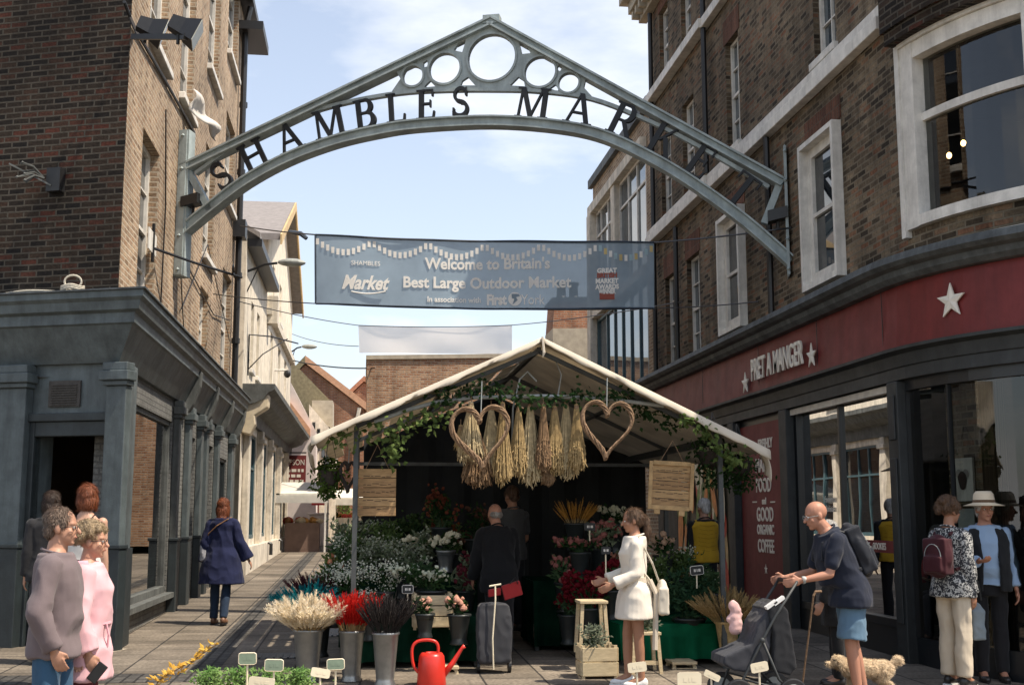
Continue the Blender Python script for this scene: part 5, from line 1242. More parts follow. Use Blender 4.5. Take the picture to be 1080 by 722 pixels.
specs = [(497, 424, 486, 26, 'p', 'short pale bunch inside the left wicker heart'), (486, 448, 472, 12, 's', 'tiny straw posy left of the left heart'), (518, 428, 494, 22, 'p', 'straw bunch at the right rim of the left heart'), (530, 424, 505, 20, 's', 'long straw bunch just right of the left heart'),
         (547, 428, 500, 18, 's', 'long narrow straw bunch, second right of the left heart'), (559, 424, 507, 22, 'p', 'longest pale bunch in the middle of the rail'), (573, 426, 492, 16, 'd', 'brownish bunch flecked with red at mid rail'), (585, 428, 496, 20, 's', 'straw bunch right of the brownish one'),
         (597, 424, 501, 22, 'p', 'pale full bunch third from the right heart'), (608, 426, 494, 18, 's', 'straw bunch touching the right wicker heart'), (504, 455, 510, 30, 'd', 'brown drooping bunch below the left heart'), (577, 470, 508, 14, 'd', 'low brown tuft under the middle of the rail')]
for k, (px, a_, e_, w_, m, l) in enumerate(specs): hangbunch(l, px, a_, a_+(e_-a_)*1.1, w_*.88, 12.5+.05*(k % 3), dict(p=M_strawp, s=M_straw, d=M_strawd)[m], k)
def foliage_path(pts, n, rad, ls, m, seed, name, parent, droop=0, stemr=.006):
    r8 = random.Random(seed); b = MB(); P = [Vector(p) for p in pts]; segs = [(P[i+1]-P[i]).length for i in range(len(P)-1)]; tot = sum(segs)
    for _ in range(n):
        d = r8.random()*tot; i = 0
        while i < len(segs)-1 and d > segs[i]: d -= segs[i]; i += 1
        c = P[i].lerp(P[i+1], min(1, d/segs[i]))+V(r8.gauss(0, rad), r8.gauss(0, rad), r8.gauss(0, rad)-abs(r8.gauss(0, 1))*droop)
        b.leaf(c, (r8.gauss(0, 1), r8.gauss(-.3, 1), r8.gauss(-.5, .7)), (r8.gauss(0, .6), -1, r8.gauss(.5, .5)), ls*(.6+.8*r8.random()), ls*.7)
    o = b.build(name, m, parent)
    s = MB(); s.tube(P, stemr, 5); s.build('stem', mat('vine_stem', (.1, .1, .04), .9), o)
    return o
t = thing('ivy_garland', 'ivy garland wound along the grey display rail under the canopy', 'garland', AY(560, 418, 12.5)); foliage_path([AY(x, y, 12.5) for x, y in ((455, 415), (480, 412), (510, 405), (540, 415), (580, 420), (620, 415), (650, 420), (668, 415))], 420, .055, .06, M_leafB, 3, 'leaves', t, .03)
t = thing('ivy_garland', 'leafy green trail hanging under the left canvas edge', 'garland', AY(400, 450, 12.45)); foliage_path([AY(x, y, 12.5) for x, y in ((352, 462), (372, 455), (395, 446), (410, 455), (415, 478), (425, 440), (455, 436), (475, 430))], 230, .055, .075, M_leafC, 5, 'leaves', t, .06)
t = thing('ivy_garland', 'sunlit ivy trail hanging under the right canvas edge', 'garland', AY(755, 450, 12.45)); foliage_path([AY(x, y, 12.4) for x, y in ((718, 440), (735, 440), (748, 455), (758, 472), (772, 478), (784, 478))], 150, .045, .075, M_leafC, 6, 'leaves', t, .05)
t = thing('ivy_garland', 'dark ivy trail running inside the right slope of the canopy', 'garland', AY(690, 435, 12.7)); foliage_path([AY(x, y, 12.7) for x, y in ((655, 412), (672, 428), (690, 436), (715, 442))], 160, .05, .06, M_leafB, 8, 'leaves', t, .05)
def basket(label, px, py, r, h, y, seed, m):
    c = AY(px, py, y); t = thing('hanging_basket', label, 'hanging basket', c)
    b = MB(); b.lathe([(.03, -.17), (r*.6, -.12), (r*.85, 0), (r*.88, .02), (r*.8, .02)], c, 14); b.build('bowl', M_wickd, t)
    b = MB()
    for k in range(3): b.tube([c+V(r*.8*math.cos(k*2.1), r*.8*math.sin(k*2.1), 0), c+V(0, 0, .45)], .004, 4)
    b.build('chain', M_black, t)
    r9 = random.Random(seed); b = MB()
    for k in range(420):
        v = Vector((r9.gauss(0, .55), r9.gauss(0, .55), 0)); b.leaf(c+V(v.x*r, v.y*r, h*(r9.random()-.62)*(1.1-.3*abs(v.x))), (r9.gauss(0, 1), r9.gauss(0, 1), r9.gauss(-.8, .6)), (r9.gauss(0, 1), -1, .4), .07, .03)
    b.build('foliage', m, t)
basket('dark trailing hanging basket under the right end of the canopy', 752, 478, .22, .55, 12.9, 1, M_leafB)
basket('second dark trailing basket at the far right post of the stall', 778, 488, .2, .5, 13.4, 2, M_leafB)
basket('small hanging basket with lime tips under the left end of the canopy', 347, 498, .13, .4, 12.8, 3, leafmat('lime_dark', (.012, .03, .01), (.1, .14, .03)))
def woodboard(label, px0, py0, px1, py1, y, tilt, seed, frame):
    a, c = AY(px0, py1, y), AY(px1, py0, y); cx, cz = (a.x+c.x)/2, (a.z+c.z)/2; w_, h = c.x-a.x, c.z-a.z
    t = thing('wooden_board', label, 'wooden sign', (cx, y, c.z))
    ux = V(math.cos(tilt), -.12, math.sin(tilt)).normalized(); uz = V(-math.sin(tilt), 0, math.cos(tilt)); n = ux.cross(uz); o = V(cx, y, cz)
    for k in range(5):
        b = MB(); z = (-.5+(k+.5)/5)*h; b.obox(o+uz*z+n*.002*(k % 2), ux*w_/2, uz*(h/10-.003), n*.011); bevel(b.build('plank', mat('pallet_plank_%d' % (k % 3), [(.33, .2, .09), (.38, .24, .11), (.29, .17, .075)][k % 3], .8, .3, 9, .3, 60, stretch=(1, 1, 8)), t), .003)
    r_ = random.Random(seed); b = MB()
    for k in range(5):
        z = (.34-.17*k)*h; x = -.36*w_
        while x < .34*w_:
            l = .02+.05*r_.random(); b.obox(o+ux*(x+l/2)+uz*(z+.006*r_.gauss(0, 1))+n*.0145, ux*l/2, uz*.0032, n*.001); x += l+.012
    b.build('faint_lettering', mat('dark_brown_ink', (.07, .045, .03), .9), t)
    if frame:
        b = MB()
        for (x0, x1, z0, z1) in ((-.53, -.44, -.56, .54), (.44, .53, -.54, .54), (-.44, .44, .46, .56), (-.44, .44, -.56, -.46), (-.38, -.24, -.66, -.561), (.2, .34, -.68, -.561)): b.obox(o+ux*w_*(x0+x1)/2+uz*h*(z0+z1)/2+n*.02, ux*w_*(x1-x0)/2, uz*h*(z1-z0)/2, n*.012)
        bevel(b.build('frame', mat('frame_wood', (.4, .26, .12), .8, .3, 9, .3, 60), t), .004)
    b = MB(); b.tube([o+uz*h*.5-ux*w_*.3, o+uz*(h*.5+.25)], .004, 4); b.tube([o+uz*h*.5+ux*w_*.3, o+uz*(h*.5+.25)], .004, 4); b.build('cord', M_wick, t)
    return t
woodboard('plain plank board with faint writing hanging on the left of the stall', 377, 494, 418, 544, 12.7, 0, 2, False)
woodboard('framed pallet board with faint writing hanging on the right of the stall', 686, 489, 729, 535, 12.7, -.06, 3, True)

# ---- buckets and bunches
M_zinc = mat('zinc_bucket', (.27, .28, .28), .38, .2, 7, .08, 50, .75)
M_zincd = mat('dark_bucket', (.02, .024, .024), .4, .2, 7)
M_green = mat('stem_green', (.035, .07, .025), .8, .3, 10)
def bucket(label, px, ytop, ybot, wpx, y=None, m=None, group=None):
    if y is None: p = AG(px, ybot); y = p.y
    k = y/F_*1.012; p = AY(px, ybot, y); h = (ybot-ytop)*k; r = wpx*k/2
    t = thing('flower_bucket', label, 'bucket', p, group=group)
    b = MB(); b.lathe([(r*.78, 0), (r*.8, .012), (r*.66, .05), (r*.68, .07), (r*.97, h-.015), (r*1.03, h-.008), (r*1.03, h), (r*.95, h), (r*.9, h-.06), (r*.01, h-.07)], p, 28); b.build('pail', m or M_zinc, t, smooth=False)
    for poly in t.children[0].data.polygons: poly.use_smooth = True
    b = MB(); b.lathe([(r*1.035, h-.02), (r*1.06, h-.012), (r*1.035, h+.003), (r*1.0, h)], p, 28, False); b.build('rim', m or M_zinc, t, smooth=True)
    return p+V(0, 0, h), r
def plumes(name, label, base, r, n, spread, sl, pl, pr, m, seed, m_stem=None, hairs=34, lean=(0, 0), cat='grass bunch'):
    """bunch of fluffy grass heads"""
    rg = random.Random(seed); t = thing(name, label, cat, base); s = MB(); b = MB()
    for i in range(n):
        g = rg.random()*2*PI; q = math.sqrt(rg.random()); d = V(math.cos(g)*q*spread+lean[0], math.sin(g)*q*spread+lean[1], 1).normalized()
        p0 = base+V(math.cos(g)*q*r*.8, math.sin(g)*q*r*.8, -.05); L_ = sl*(.85+.3*rg.random()); p1 = p0+d*L_; d2 = (d+V(math.cos(g)*q*.25, math.sin(g)*q*.25, -.03)).normalized(); l2 = pl*(.75+.4*rg.random()); p2 = p1+d2*l2
        s.tube([p0, p1, p2], [.0025, .002, .001], 3, False)
        rings = []; a = d2.orthogonal().normalized(); c = d2.cross(a)
        for k in range(6):
            f = k/5; w_ = pr*.26*math.sin(PI*min(.97, .08+.9*f))*(1-.25*f); rings.append([p1+d2*l2*f+(a*math.cos(2*PI*j/5)+c*math.sin(2*PI*j/5))*w_*(.7+.6*rg.random()) for j in range(5)])
        b.loft(rings)
        for k in range(int(hairs*1.7)):
            f = rg.random(); w_ = pr*(.5+.9*rg.random())*math.sin(PI*(.1+.85*f)); o = (a*math.cos(6.28*rg.random())+c*math.sin(6.28*rg.random())); e = p1+d2*(l2*f); tip = e+o*w_+d2*w_*1.6; sd_ = d2.cross(o)*pr*.1
            b.poly([e+sd_, e-sd_, tip])
    b.build('plumes', m, t); s.build('stems', m_stem or M_straw, t); return t
def cloud(name, label, base, r, n, h, shape, bl, m, seed, ball=.012, stems=30, cat='flowers', leafy=0, mleaf=None, kind='octa'):
    """bunch with many small blooms: shape=(rx,ry,rz) of the head"""
    rg = random.Random(seed); t = thing(name, label, cat, base); b = MB(); s = MB(); lf = MB(); c0 = base+V(0, 0, h)
    cl = [c0+V(rg.gauss(0, .45)*shape[0], rg.gauss(0, .45)*shape[1], rg.gauss(0, .35)*shape[2]) for _ in range(max(6, n//26))]
    single = kind != 'octa' and n <= 45
    for i in range(n):
        if single and i: b.build('bloom', m, t); b = MB()
        c = cl[rg.randrange(len(cl))]; p = c+V(rg.gauss(0, .2)*shape[0], rg.gauss(0, .2)*shape[1], rg.gauss(0, .22)*shape[2]); R_ = ball*(.6+.8*rg.random())
        if kind == 'octa': b.octa(p, R_)
        elif kind == 'pom':
            M3 = Matrix.Rotation(rg.random()*6, 3, 'X') @ Matrix.Rotation(rg.random()*6, 3, 'Y'); i0 = len(b.v); b.ell(p, R_, R_, R_*.75, 8, 6, M3)
            for v in range(i0, len(b.v)): b.v[v] = p+(b.v[v]-p)*(.78+.45*rg.random())
        elif kind == 'rose':
            for q, (rr_, zz) in enumerate(((1, -.2), (.85, .05), (.62, .25), (.38, .35))):
                M3 = Matrix.Rotation(rg.gauss(0, .25), 3, 'X') @ Matrix.Rotation(rg.gauss(0, .25), 3, 'Y'); b.ell(p+V(0, 0, zz*R_), R_*rr_, R_*rr_, R_*.62, 8, 5, M3)
    for i in range(stems):
        c = cl[rg.randrange(len(cl))]; s.tube([base+V(rg.gauss(0, r*.3), rg.gauss(0, r*.3), -.05), base.lerp(c, .5)+V(0, 0, h*.12), c], .003, 3, False)
    for i in range(leafy):
        c = base.lerp(cl[rg.randrange(len(cl))], .35+.65*rg.random())+V(rg.gauss(0, .25)*shape[0], rg.gauss(0, .3)*shape[1], rg.gauss(0, .2)*shape[2]); lf.leaf(c, (rg.gauss(0, 1), rg.gauss(-.2, 1), rg.gauss(.4, .8)), (rg.gauss(0, 1), -1, .6), .09, .035)
    bo_ = b.build('bloom' if single else 'blooms', m, t)
    if not single: bo_['kind'] = 'stuff'
    s.build('stems', M_green, t)
    if leafy: lf.build('leaves', mleaf or M_leafB, t)
    return t
GB = 'zinc buckets along the front of the stall'
M_pamp = clothmat('cream_plume', (.88, .77, .6), .35, 0, .12, 20, 0); M_redpl = clothmat('red_plume', (.55, .025, .02), .3, 0, .25, 20, 0); M_teal = clothmat('teal_plume', (.015, .2, .22), .3, 0, .3, 20, 0); M_dark = mat('black_stems', (.012, .008, .007), .9, .4, 20); M_mar = clothmat('maroon_heads', (.07, .025, .03), .2, 0, .3, 20, 0)
tp, r = bucket('zinc bucket of cream pampas grass, leftmost at the front', 324, 667, 718, 30, group=GB); plumes('pampas_bunch', 'fluffy cream pampas grass in the leftmost front bucket', tp, r, 120, 1.0, .1, .3, .05, M_pamp, 1, hairs=60)
tp, r = bucket('zinc bucket of bright red grass at the front of the stall', 370, 668, 718, 26, group=GB); plumes('red_grass_bunch', 'bright red dyed grass bunch in a front zinc bucket', tp, r, 130, .42, .12, .3, .032, M_redpl, 2, hairs=40)
tp, r = bucket('zinc bucket of black stems, right of the red grass', 406, 670, 722, 27, group=GB); plumes('dark_stem_bunch', 'bunch of nearly black stems in the zinc bucket right of the red grass', tp, r, 130, .55, .12, .3, .03, M_dark, 3, M_dark, hairs=26)
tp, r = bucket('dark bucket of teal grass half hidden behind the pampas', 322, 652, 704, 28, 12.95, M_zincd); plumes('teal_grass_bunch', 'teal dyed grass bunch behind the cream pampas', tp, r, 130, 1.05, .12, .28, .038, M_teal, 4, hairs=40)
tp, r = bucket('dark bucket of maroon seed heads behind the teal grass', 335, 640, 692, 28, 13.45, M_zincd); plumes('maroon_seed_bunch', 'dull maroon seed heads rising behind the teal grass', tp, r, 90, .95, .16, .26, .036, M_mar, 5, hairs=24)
M_gyp = clothmat('gypsophila_white', (.72, .73, .62), .3, 0, .15, 20, 0); M_gypd = clothmat('dusty_white', (.5, .53, .42), .3, 0, .2, 20, 0)
def stock(label_b, label_f, px, py, wpx, hpx, y, m, seed, n=500, ball=.011, kind='octa', leafy=120, mleaf=None, name='flower_bunch', mb=None, bw=22, sunk=30, group=None):
    """a pail plus the bunch standing in it; (px,py) centre of the bloom head in the photo"""
    c = AY(px, py, y); k = y/F_; tpz = py+hpx*.5+4
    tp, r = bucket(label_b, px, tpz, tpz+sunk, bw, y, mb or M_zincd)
    return cloud(name, label_f, tp, r, n, c.z-tp.z, (wpx*k/2, wpx*k/2.6, hpx*k/2), 0, m, seed, ball, 30, 'flowers', leafy, mleaf, kind)
stock('dark pail under the left gypsophila head', 'cloud of tiny white gypsophila left of the wooden crate, the lower left head', 369, 607, 56, 32, 13.2, M_gyp, 11, 900, .0085)
stock('dark pail under the right gypsophila head', 'cloud of tiny white gypsophila next to the black stems, the right head', 404, 604, 34, 34, 13.2, M_gyp, 12, 650, .0085)
stock('dark pail at the back of the left table', 'greenish white small-flowered bunch at the back left of the stall', 388, 578, 46, 30, 14.5, M_gypd, 13, 500, .012, leafy=300, mleaf=leafmat('grey_leaf', (.09, .13, .07), (.28, .33, .2)))
stock('dark pail at the back middle of the left table', 'pale green eucalyptus-like bunch in front of the white carnations', 425, 582, 44, 30, 14.4, M_gypd, 14, 420, .012, leafy=320, mleaf=leafmat('grey_leaf_b', (.08, .12, .07), (.25, .29, .18)))
stock('zinc pail of white carnations high on the left table', 'white carnation heads standing in a zinc pail at the back', 470, 570, 46, 14, 14.2, clothmat('carnation_white', (.7, .66, .5), .3, 0, .1, 30), 15, 38, .034, 'pom', 60, bw=20, sunk=22, mb=M_zinc)
stock('dark tub of daisies standing in the pale crate', 'white daisy bunch with green centres over the pale wooden crate', 455, 608, 56, 22, 13.1, clothmat('daisy_white', (.62, .64, .5), .3, 0, .1, 30), 16, 130, .02, 'pom', 200, bw=30, sunk=18)
M_peach = clothmat('peach_rose', (.62, .34, .25), .3, 0, .15, 30); M_pink = clothmat('dusty_pink', (.4, .16, .14), .3, 0, .2, 30)
stock('dark green pot of peach roses, left of the watering can spout', 'peach roses with drooping leaves on the left of the dark pot', 448, 637, 22, 14, 12.7, M_peach, 17, 7, .032, 'rose', 60, bw=20, sunk=24)
stock('dark green pot of pink roses above the watering can', 'cluster of pale pink roses above the red watering can', 484, 636, 24, 18, 12.7, M_peach, 18, 13, .034, 'rose', 60, bw=24, sunk=30)
stock('dark pail of proteas at the left edge of the stall', 'pink and yellow protea heads at the left edge of the stall', 348, 596, 26, 26, 13.7, clothmat('protea', (.5, .22, .12), .3, 0, .5, 9), 19, 9, .045, 'pom', 220, M_leafC)
stock('dark pail of lilies at the back left post', 'leafy green lily stems behind the proteas', 372, 577, 30, 34, 14.6, M_gypd, 20, 40, .012, 'octa', 320, leafmat('lily_leaf', (.03, .07, .02), (.14, .2, .07)))
for k, (px, py, cc, l) in enumerate(((465, 533, (.16, .05, .03), 'rust red dried flowers deep in the left shade'), (500, 545, (.12, .06, .04), 'brown dried flowers beside the rust red ones in the shade'), (430, 552, (.05, .08, .03), 'dark leafy bunch in the shade under the left board'))):
    stock(['dark pail deep in the left shade of the stall, with rust red heads', 'dark pail deep in the shade behind the stooping man', 'dark pail in the shade under the left wooden board'][k], l, px, py, 38, 40, 15.0+.2*k, clothmat('shade_flower_%d' % k, cc, .2, 0, .4, 12), 30+k, 90, .022, 'pom', 160)
M_wheat = clothmat('orange_wheat', (.5, .26, .06), .3, 0, .25, 20, 0)
tp, r = bucket('dark pail of orange wheat on the right table', 607, 552, 580, 22, 14.4, M_zincd); plumes('wheat_bunch', 'fan of orange dyed wheat at the back right of the stall', tp, r, 70, .75, .1, .24, .02, M_wheat, 41, hairs=24)
stock('dark pail of cream blooms behind the woman in cream', 'cream white blooms behind the head of the woman in cream', 648, 541, 46, 16, 14.5, clothmat('cream_bloom', (.6, .58, .42), .3, 0, .15, 30), 42, 34, .032, 'pom', 120)
stock('dark pail of peach blooms right of the woman in cream', 'peach blooms behind the ponytail of the woman in cream', 700, 572, 26, 20, 14.2, clothmat('peach_bloom', (.62, .42, .3), .3, 0, .15, 30), 43, 16, .034, 'pom', 60)
stock('dark pail of pink heads on the right table', 'row of dusty pink flower heads left of the woman in cream', 612, 572, 60, 14, 13.9, M_pink, 44, 60, .028, 'pom', 80)
M_hyd = clothmat('crimson_hydrangea', (.13, .012, .018), .25, 0, .4, 30)
stock('dark tub of crimson hydrangeas beside the wooden stool', 'big crimson hydrangea heads low on the right table', 622, 616, 44, 44, 13.4, M_hyd, 45, 330, .024, 'pom', 120)
stock('dark tub of small crimson heads behind the cream coat', 'crimson heads just behind the cream coat', 646, 604, 26, 30, 13.6, M_hyd, 46, 120, .024, 'pom', 60)
stock('black tub of glossy leaf plants on the bright green cloth', 'glossy dark leaved plant in the black tub on the bright green cloth', 728, 624, 62, 48, 13.1, M_leafB, 47, 5, .01, 'octa', 620, leafmat('glossy_leaf', (.01, .035, .018), (.05, .1, .05)), bw=34, sunk=26)
M_dwheat = clothmat('tan_wheat', (.42, .3, .14), .3, 0, .25, 20, 0)
tp, r = bucket('wooden box of dried wheat at the right end of the stall', 768, 656, 690, 26, 12.7, M_straw); plumes('wheat_sheaf', 'big tan dried wheat sheaf at the right end of the stall', tp, r, 190, 1.05, .12, .28, .032, M_dwheat, 48, hairs=30)

M_lush = [leafmat('lush_leaf_%d' % k, a_, b_) for k, (a_, b_) in enumerate((((.035, .075, .025), (.17, .24, .085)), ((.025, .055, .028), (.1, .16, .07)), ((.08, .11, .06), (.28, .32, .2))))]
for k, (px, py, w_, h_, y, m, n, ball, kd, lf, lb, lfw) in enumerate((
    (352, 612, 34, 30, 13.5, M_gyp, 420, .0085, 'octa', 160, 'dark pail at the outer left of the gypsophila', 'small outer gypsophila cloud at the left edge of the stall'),
    (388, 630, 26, 22, 13.1, M_gyp, 300, .008, 'octa', 80, 'dark pail low between red grass and gypsophila', 'low sprig of gypsophila just above the red grass'),
    (445, 570, 38, 34, 14.9, M_gypd, 160, .012, 'octa', 420, 'dark pail left of the white carnations', 'tall leafy greens left of the white carnations'),
    (410, 560, 40, 36, 15.2, M_gypd, 120, .011, 'octa', 420, 'dark pail at the rear of the left flower bank', 'bushy dark greens at the rear of the left flower bank'),
    (436, 600, 30, 26, 13.7, M_gypd, 200, .012, 'octa', 260, 'dark pail behind the crate of daisies', 'feathery pale greens behind the crate of daisies'),
    (490, 600, 30, 40, 14.0, clothmat('burgundy_bloom', (.14, .03, .04), .2, 0, .4, 20), 70, .024, 'pom', 240, 'dark pail right of the daisies in the shade', 'burgundy blooms among leaves right of the daisies'),
    (478, 560, 30, 40, 15.3, clothmat('rust_bloom', (.2, .07, .03), .2, 0, .4, 20), 80, .022, 'pom', 260, 'dark pail behind the white carnations', 'rust coloured blooms among leaves behind the white carnations'),
    (596, 596, 34, 30, 14.0, M_pink, 60, .028, 'pom', 200, 'dark pail under the orange wheat', 'dull pink heads among leaves below the orange wheat'),
    (634, 562, 34, 26, 14.3, M_pink, 50, .03, 'pom', 160, 'dark pail between cream blooms and pink heads', 'pink blooms below the cream blooms behind the woman in cream'),
    (690, 598, 36, 34, 13.9, M_gypd, 60, .012, 'octa', 420, 'dark pail behind the glossy leaf plant', 'dark leafy bunch between the cream jacket and the glossy plant'),
    (752, 604, 34, 36, 13.9, M_gypd, 30, .012, 'octa', 380, 'dark pail behind the dried wheat sheaf', 'dark leafy bunch behind the dried wheat sheaf'),
    (372, 556, 34, 34, 15.4, M_gypd, 160, .011, 'octa', 420, 'dark pail under the left hanging board', 'tall grey-green bunch just under the left wooden board'),
    (462, 548, 34, 40, 15.5, clothmat('brick_bloom', (.26, .09, .05), .2, 0, .4, 20), 80, .022, 'pom', 260, 'tall dark pail at the back of the left side', 'tall brick red blooms at the back of the left side'),
    (358, 578, 30, 30, 14.0, M_gyp, 300, .009, 'octa', 260, 'dark pail between lilies and proteas', 'white sprays between the lilies and the proteas'),
    (665, 585, 30, 30, 14.1, clothmat('salmon_bloom', (.45, .2, .14), .25, 0, .3, 20), 60, .028, 'pom', 200, 'dark pail just behind the cream jacket', 'salmon blooms just behind the back of the cream jacket'),
    (718, 590, 34, 34, 14.3, M_gyp, 160, .012, 'octa', 360, 'dark pail at the rear of the right table', 'white flecked greenery at the rear of the right table'),
    (600, 630, 22, 30, 13.6, M_hyd, 90, .024, 'pom', 140, 'dark tub left of the wooden stool', 'dim crimson heads left of the wooden stool'))):
    stock(lb, lfw, px, py, w_, h_, y, m, 80+k, n, ball, kd, lf, M_lush[k % 3])
# ---- crates, stools, can
M_pine = mat('pale_pine', (.52, .42, .26), .75, .2, 7, .2, 60, stretch=(1, 1, 6))
def crate(label, px0, px1, py0, py1, y, depth=.3):
    a, c = AY(px0, py1, y), AY(px1, py0, y); t = thing('wooden_crate', label, 'crate', ((a.x+c.x)/2, y, a.z)); h = c.z-a.z; wd = c.x-a.x
    for x in (a.x, c.x-.03):
        for yy in (y, y+depth-.03): b = MB(); b.box(x, x+.03, yy, yy+.03, a.z, c.z); b.build('corner_post', M_pine, t)
    b = MB(); n = max(2, int(h/.11))
    for k in range(n):
        z0 = a.z+.03+(h-.04)*k/n; z1 = z0+(h-.04)/n-.012
        b.box(a.x+.003, c.x-.003, y-.012, y-.001, z0, z1); b.box(a.x+.003, c.x-.003, y+depth+.001, y+depth+.012, z0, z1); b.box(a.x-.012, a.x-.001, y, y+depth, z0, z1); b.box(c.x+.001, c.x+.012, y, y+depth, z0, z1)
    bevel(b.build('slats', M_pine, t), .003)
    b = MB(); b.box(a.x+.03, c.x-.03, y+.03, y+depth-.03, a.z+.02, a.z+.035); b.build('base', M_pine, t); return t
crate('pale wooden crate under the white daisies', 436, 477, 625, 664, 12.9)
crate('pale planter crate with grey-green plants at the foot of the stool', 614, 651, 680, 716, 12.0)
def stool(label, px0, px1, py0, py1, y):
    a, c = AY(px0, py1, y), AY(px1, py0, y); h = c.z-a.z; x0, x1 = a.x, c.x; d = .28; g = a.z; t = thing('wooden_stool', label, 'stool', ((x0+x1)/2, y+.14, g))
    for sx in (0, 1):
        for sy in (0, 1):
            b = MB(); xt, xb = (x0+.03, x0) if sx == 0 else (x1-.03, x1); yy = y+d*sy; b.bar((xb, yy, g), (xt, yy+(.02 if sy == 0 else -.02), g+h-.03), .035, .035, (0, 1, 0)); b.build('leg', M_pine, t)
    b = MB(); b.box(x0, x1, y-.02, y+d+.02, g+h-.03, g+h); bevel(b.build('seat', M_pine, t), .005)
    for f in (.3, .66):
        for ya in (y+.005, y+d-.025): b = MB(); b.box(x0+.02, x1-.02, ya, ya+.02, g+h*f, g+h*f+.04); b.build('stretcher', M_pine, t); return t
stool('pale wooden step stool left of the woman in cream', 612, 641, 633, 690, 12.5)
stool('pale wooden step stool behind the bare legs of the woman in cream', 667, 697, 666, 716, 12.3)
stool('low pale wooden trestle under the bright green cloth', 709, 735, 697, 713, 12.6)
stool('low pale wooden trestle under the red watering can spout', 466, 484, 702, 718, 12.5)
def smallplant(label, px, py, wpx, hpx, y, m, seed, n=260, ls=.05):
    rg = random.Random(seed); c = AY(px, py, y); k = y/F_; t = thing('small_plant', label, 'plant', c-V(0, 0, hpx*k/2)); b = MB()
    for i in range(n): b.leaf(c+V(rg.gauss(0, .4)*wpx*k/2, rg.gauss(0, .4)*wpx*k/2.5, (rg.random()-.5)*hpx*k*.85), (rg.gauss(0, 1), rg.gauss(-.3, 1), rg.gauss(.4, .7)), (rg.gauss(0, 1), -1, .8), ls, ls*.45)
    b.build('foliage', m, t); b = MB()
    for i in range(9): b.tube([c-V(0, 0, hpx*k/2), c+V(rg.gauss(0, .25)*wpx*k/2, 0, .1*hpx*k)], .004, 4)
    b.build('stems', M_green, t); return t
M_sage = leafmat('sage_leaf', (.07, .09, .06), (.24, .27, .2))
smallplant('grey-green bushy plant in the planter crate', 626, 670, 34, 24, 12.1, M_sage, 60)
smallplant('small leafy plant resting on the second stool', 683, 657, 24, 16, 12.4, M_sage, 61, 120)
WC = AG(455, 722); M_redpla = mat('red_plastic', (.6, .03, .018), .32, .06, 5)
def interp2(p): return interp(p, 5)
t = thing('watering_can', 'bright red plastic watering can standing in front of the stall', 'watering can', WC)
b = MB(); b.lathe([(.135, 0), (.14, .01), (.128, .2), (.12, .27), (.1, .3), (.07, .305), (.068, .29), (.01, .28)], WC, 28); b.build('body', M_redpla, t, smooth=True)
b = MB(); b.tube([WC+V(.1, 0, .08), WC+V(.2, 0, .2), WC+V(.29, 0, .34), WC+V(.315, 0, .36)], [.035, .026, .016, .022], 12); b.build('spout', M_redpla, t, smooth=True)
b = MB(); hp_ = interp2([(.06, .29), (.06, .36), (.03, .405), (-.05, .42), (-.14, .405), (-.185, .35), (-.185, .25), (-.165, .17), (-.125, .12)]); b.tube([WC+V(x, 0, z) for x, z in hp_], .015, 10); b.build('handle', M_redpla, t, smooth=True)
M_card = mat('cream_card', (.72, .64, .47), .6, .06, 5); M_blk = mat('chalk_green', (.19, .25, .18), .7, .2, 6); M_blackc = mat('price_black', (.015, .016, .016), .6)
def pricetag(label, px, py, wpx, hpx, y, m, zbot, ink, tilt=0, edge=None, yawt=0):
    c = AY(px, py, y); k = y/F_; w_, h = wpx*k/2, hpx*k/2; t = thing('price_tag', label, 'price tag', V(c.x, c.y, zbot)); ux = V(math.cos(tilt)*math.cos(yawt), math.sin(yawt), math.sin(tilt)); ux.normalize(); n = ux.cross(V(0, 0, 1)).normalized(); uz = n.cross(ux)*-1
    if uz.z < 0: uz = -uz
    pts = [c+ux*(w_*(1 if abs(math.cos(g)) > .3 else abs(math.cos(g))/.3*1)*math.copysign(1, math.cos(g)) if False else w_*max(-1, min(1, 1.25*math.cos(g))))+uz*(h*max(-1, min(1, 1.3*math.sin(g)))) for g in [2*PI*i/28 for i in range(28)]]
    b = MB(); b.prism([p-n*.004 for p in pts], n*.008); b.build('card', m, t)
    if edge:
        b = MB(); b.tube(pts+[pts[0]], .005, 5); b.build('edge', edge, t)
    b = MB(); b.tube([c-uz*h*.3+V(0, .012, 0), V(c.x, c.y+.012, zbot)], .007, 6); b.build('stick', M_card, t)
    b = MB(); vd = (CAM-c).normalized(); s_ = 1 if n.dot(vd) > 0 else -1
    for j, (x, l) in enumerate(((-.5, .3), (-.05, .12), (.2, .35))): b.obox(c+ux*w_*(x+l/2)+n*s_*.0048, ux*w_*l/2, uz*h*.32, n*.0006)
    b.build('figures', ink, t); return t
pricetag('small black price label with white figures among the pink heads', 622, 555, 12, 8, 13.6, M_blackc, AY(622, 570, 13.6).z, M_white)
pricetag('black price label on a tall white stick left of the woman in cream', 639, 580, 10, 8, 12.9, M_blackc, AY(642, 604, 12.9).z, M_white)
pricetag('black and white price label among the glossy leaf plants', 735, 601, 14, 9, 12.85, M_blackc, AY(735, 620, 12.85).z, M_white, .1, M_white)
pricetag('small pale price label at the corner of the wooden crate', 430, 621, 11, 8, 12.85, M_blackc, AY(430, 640, 12.85).z, M_white, 0, M_white)

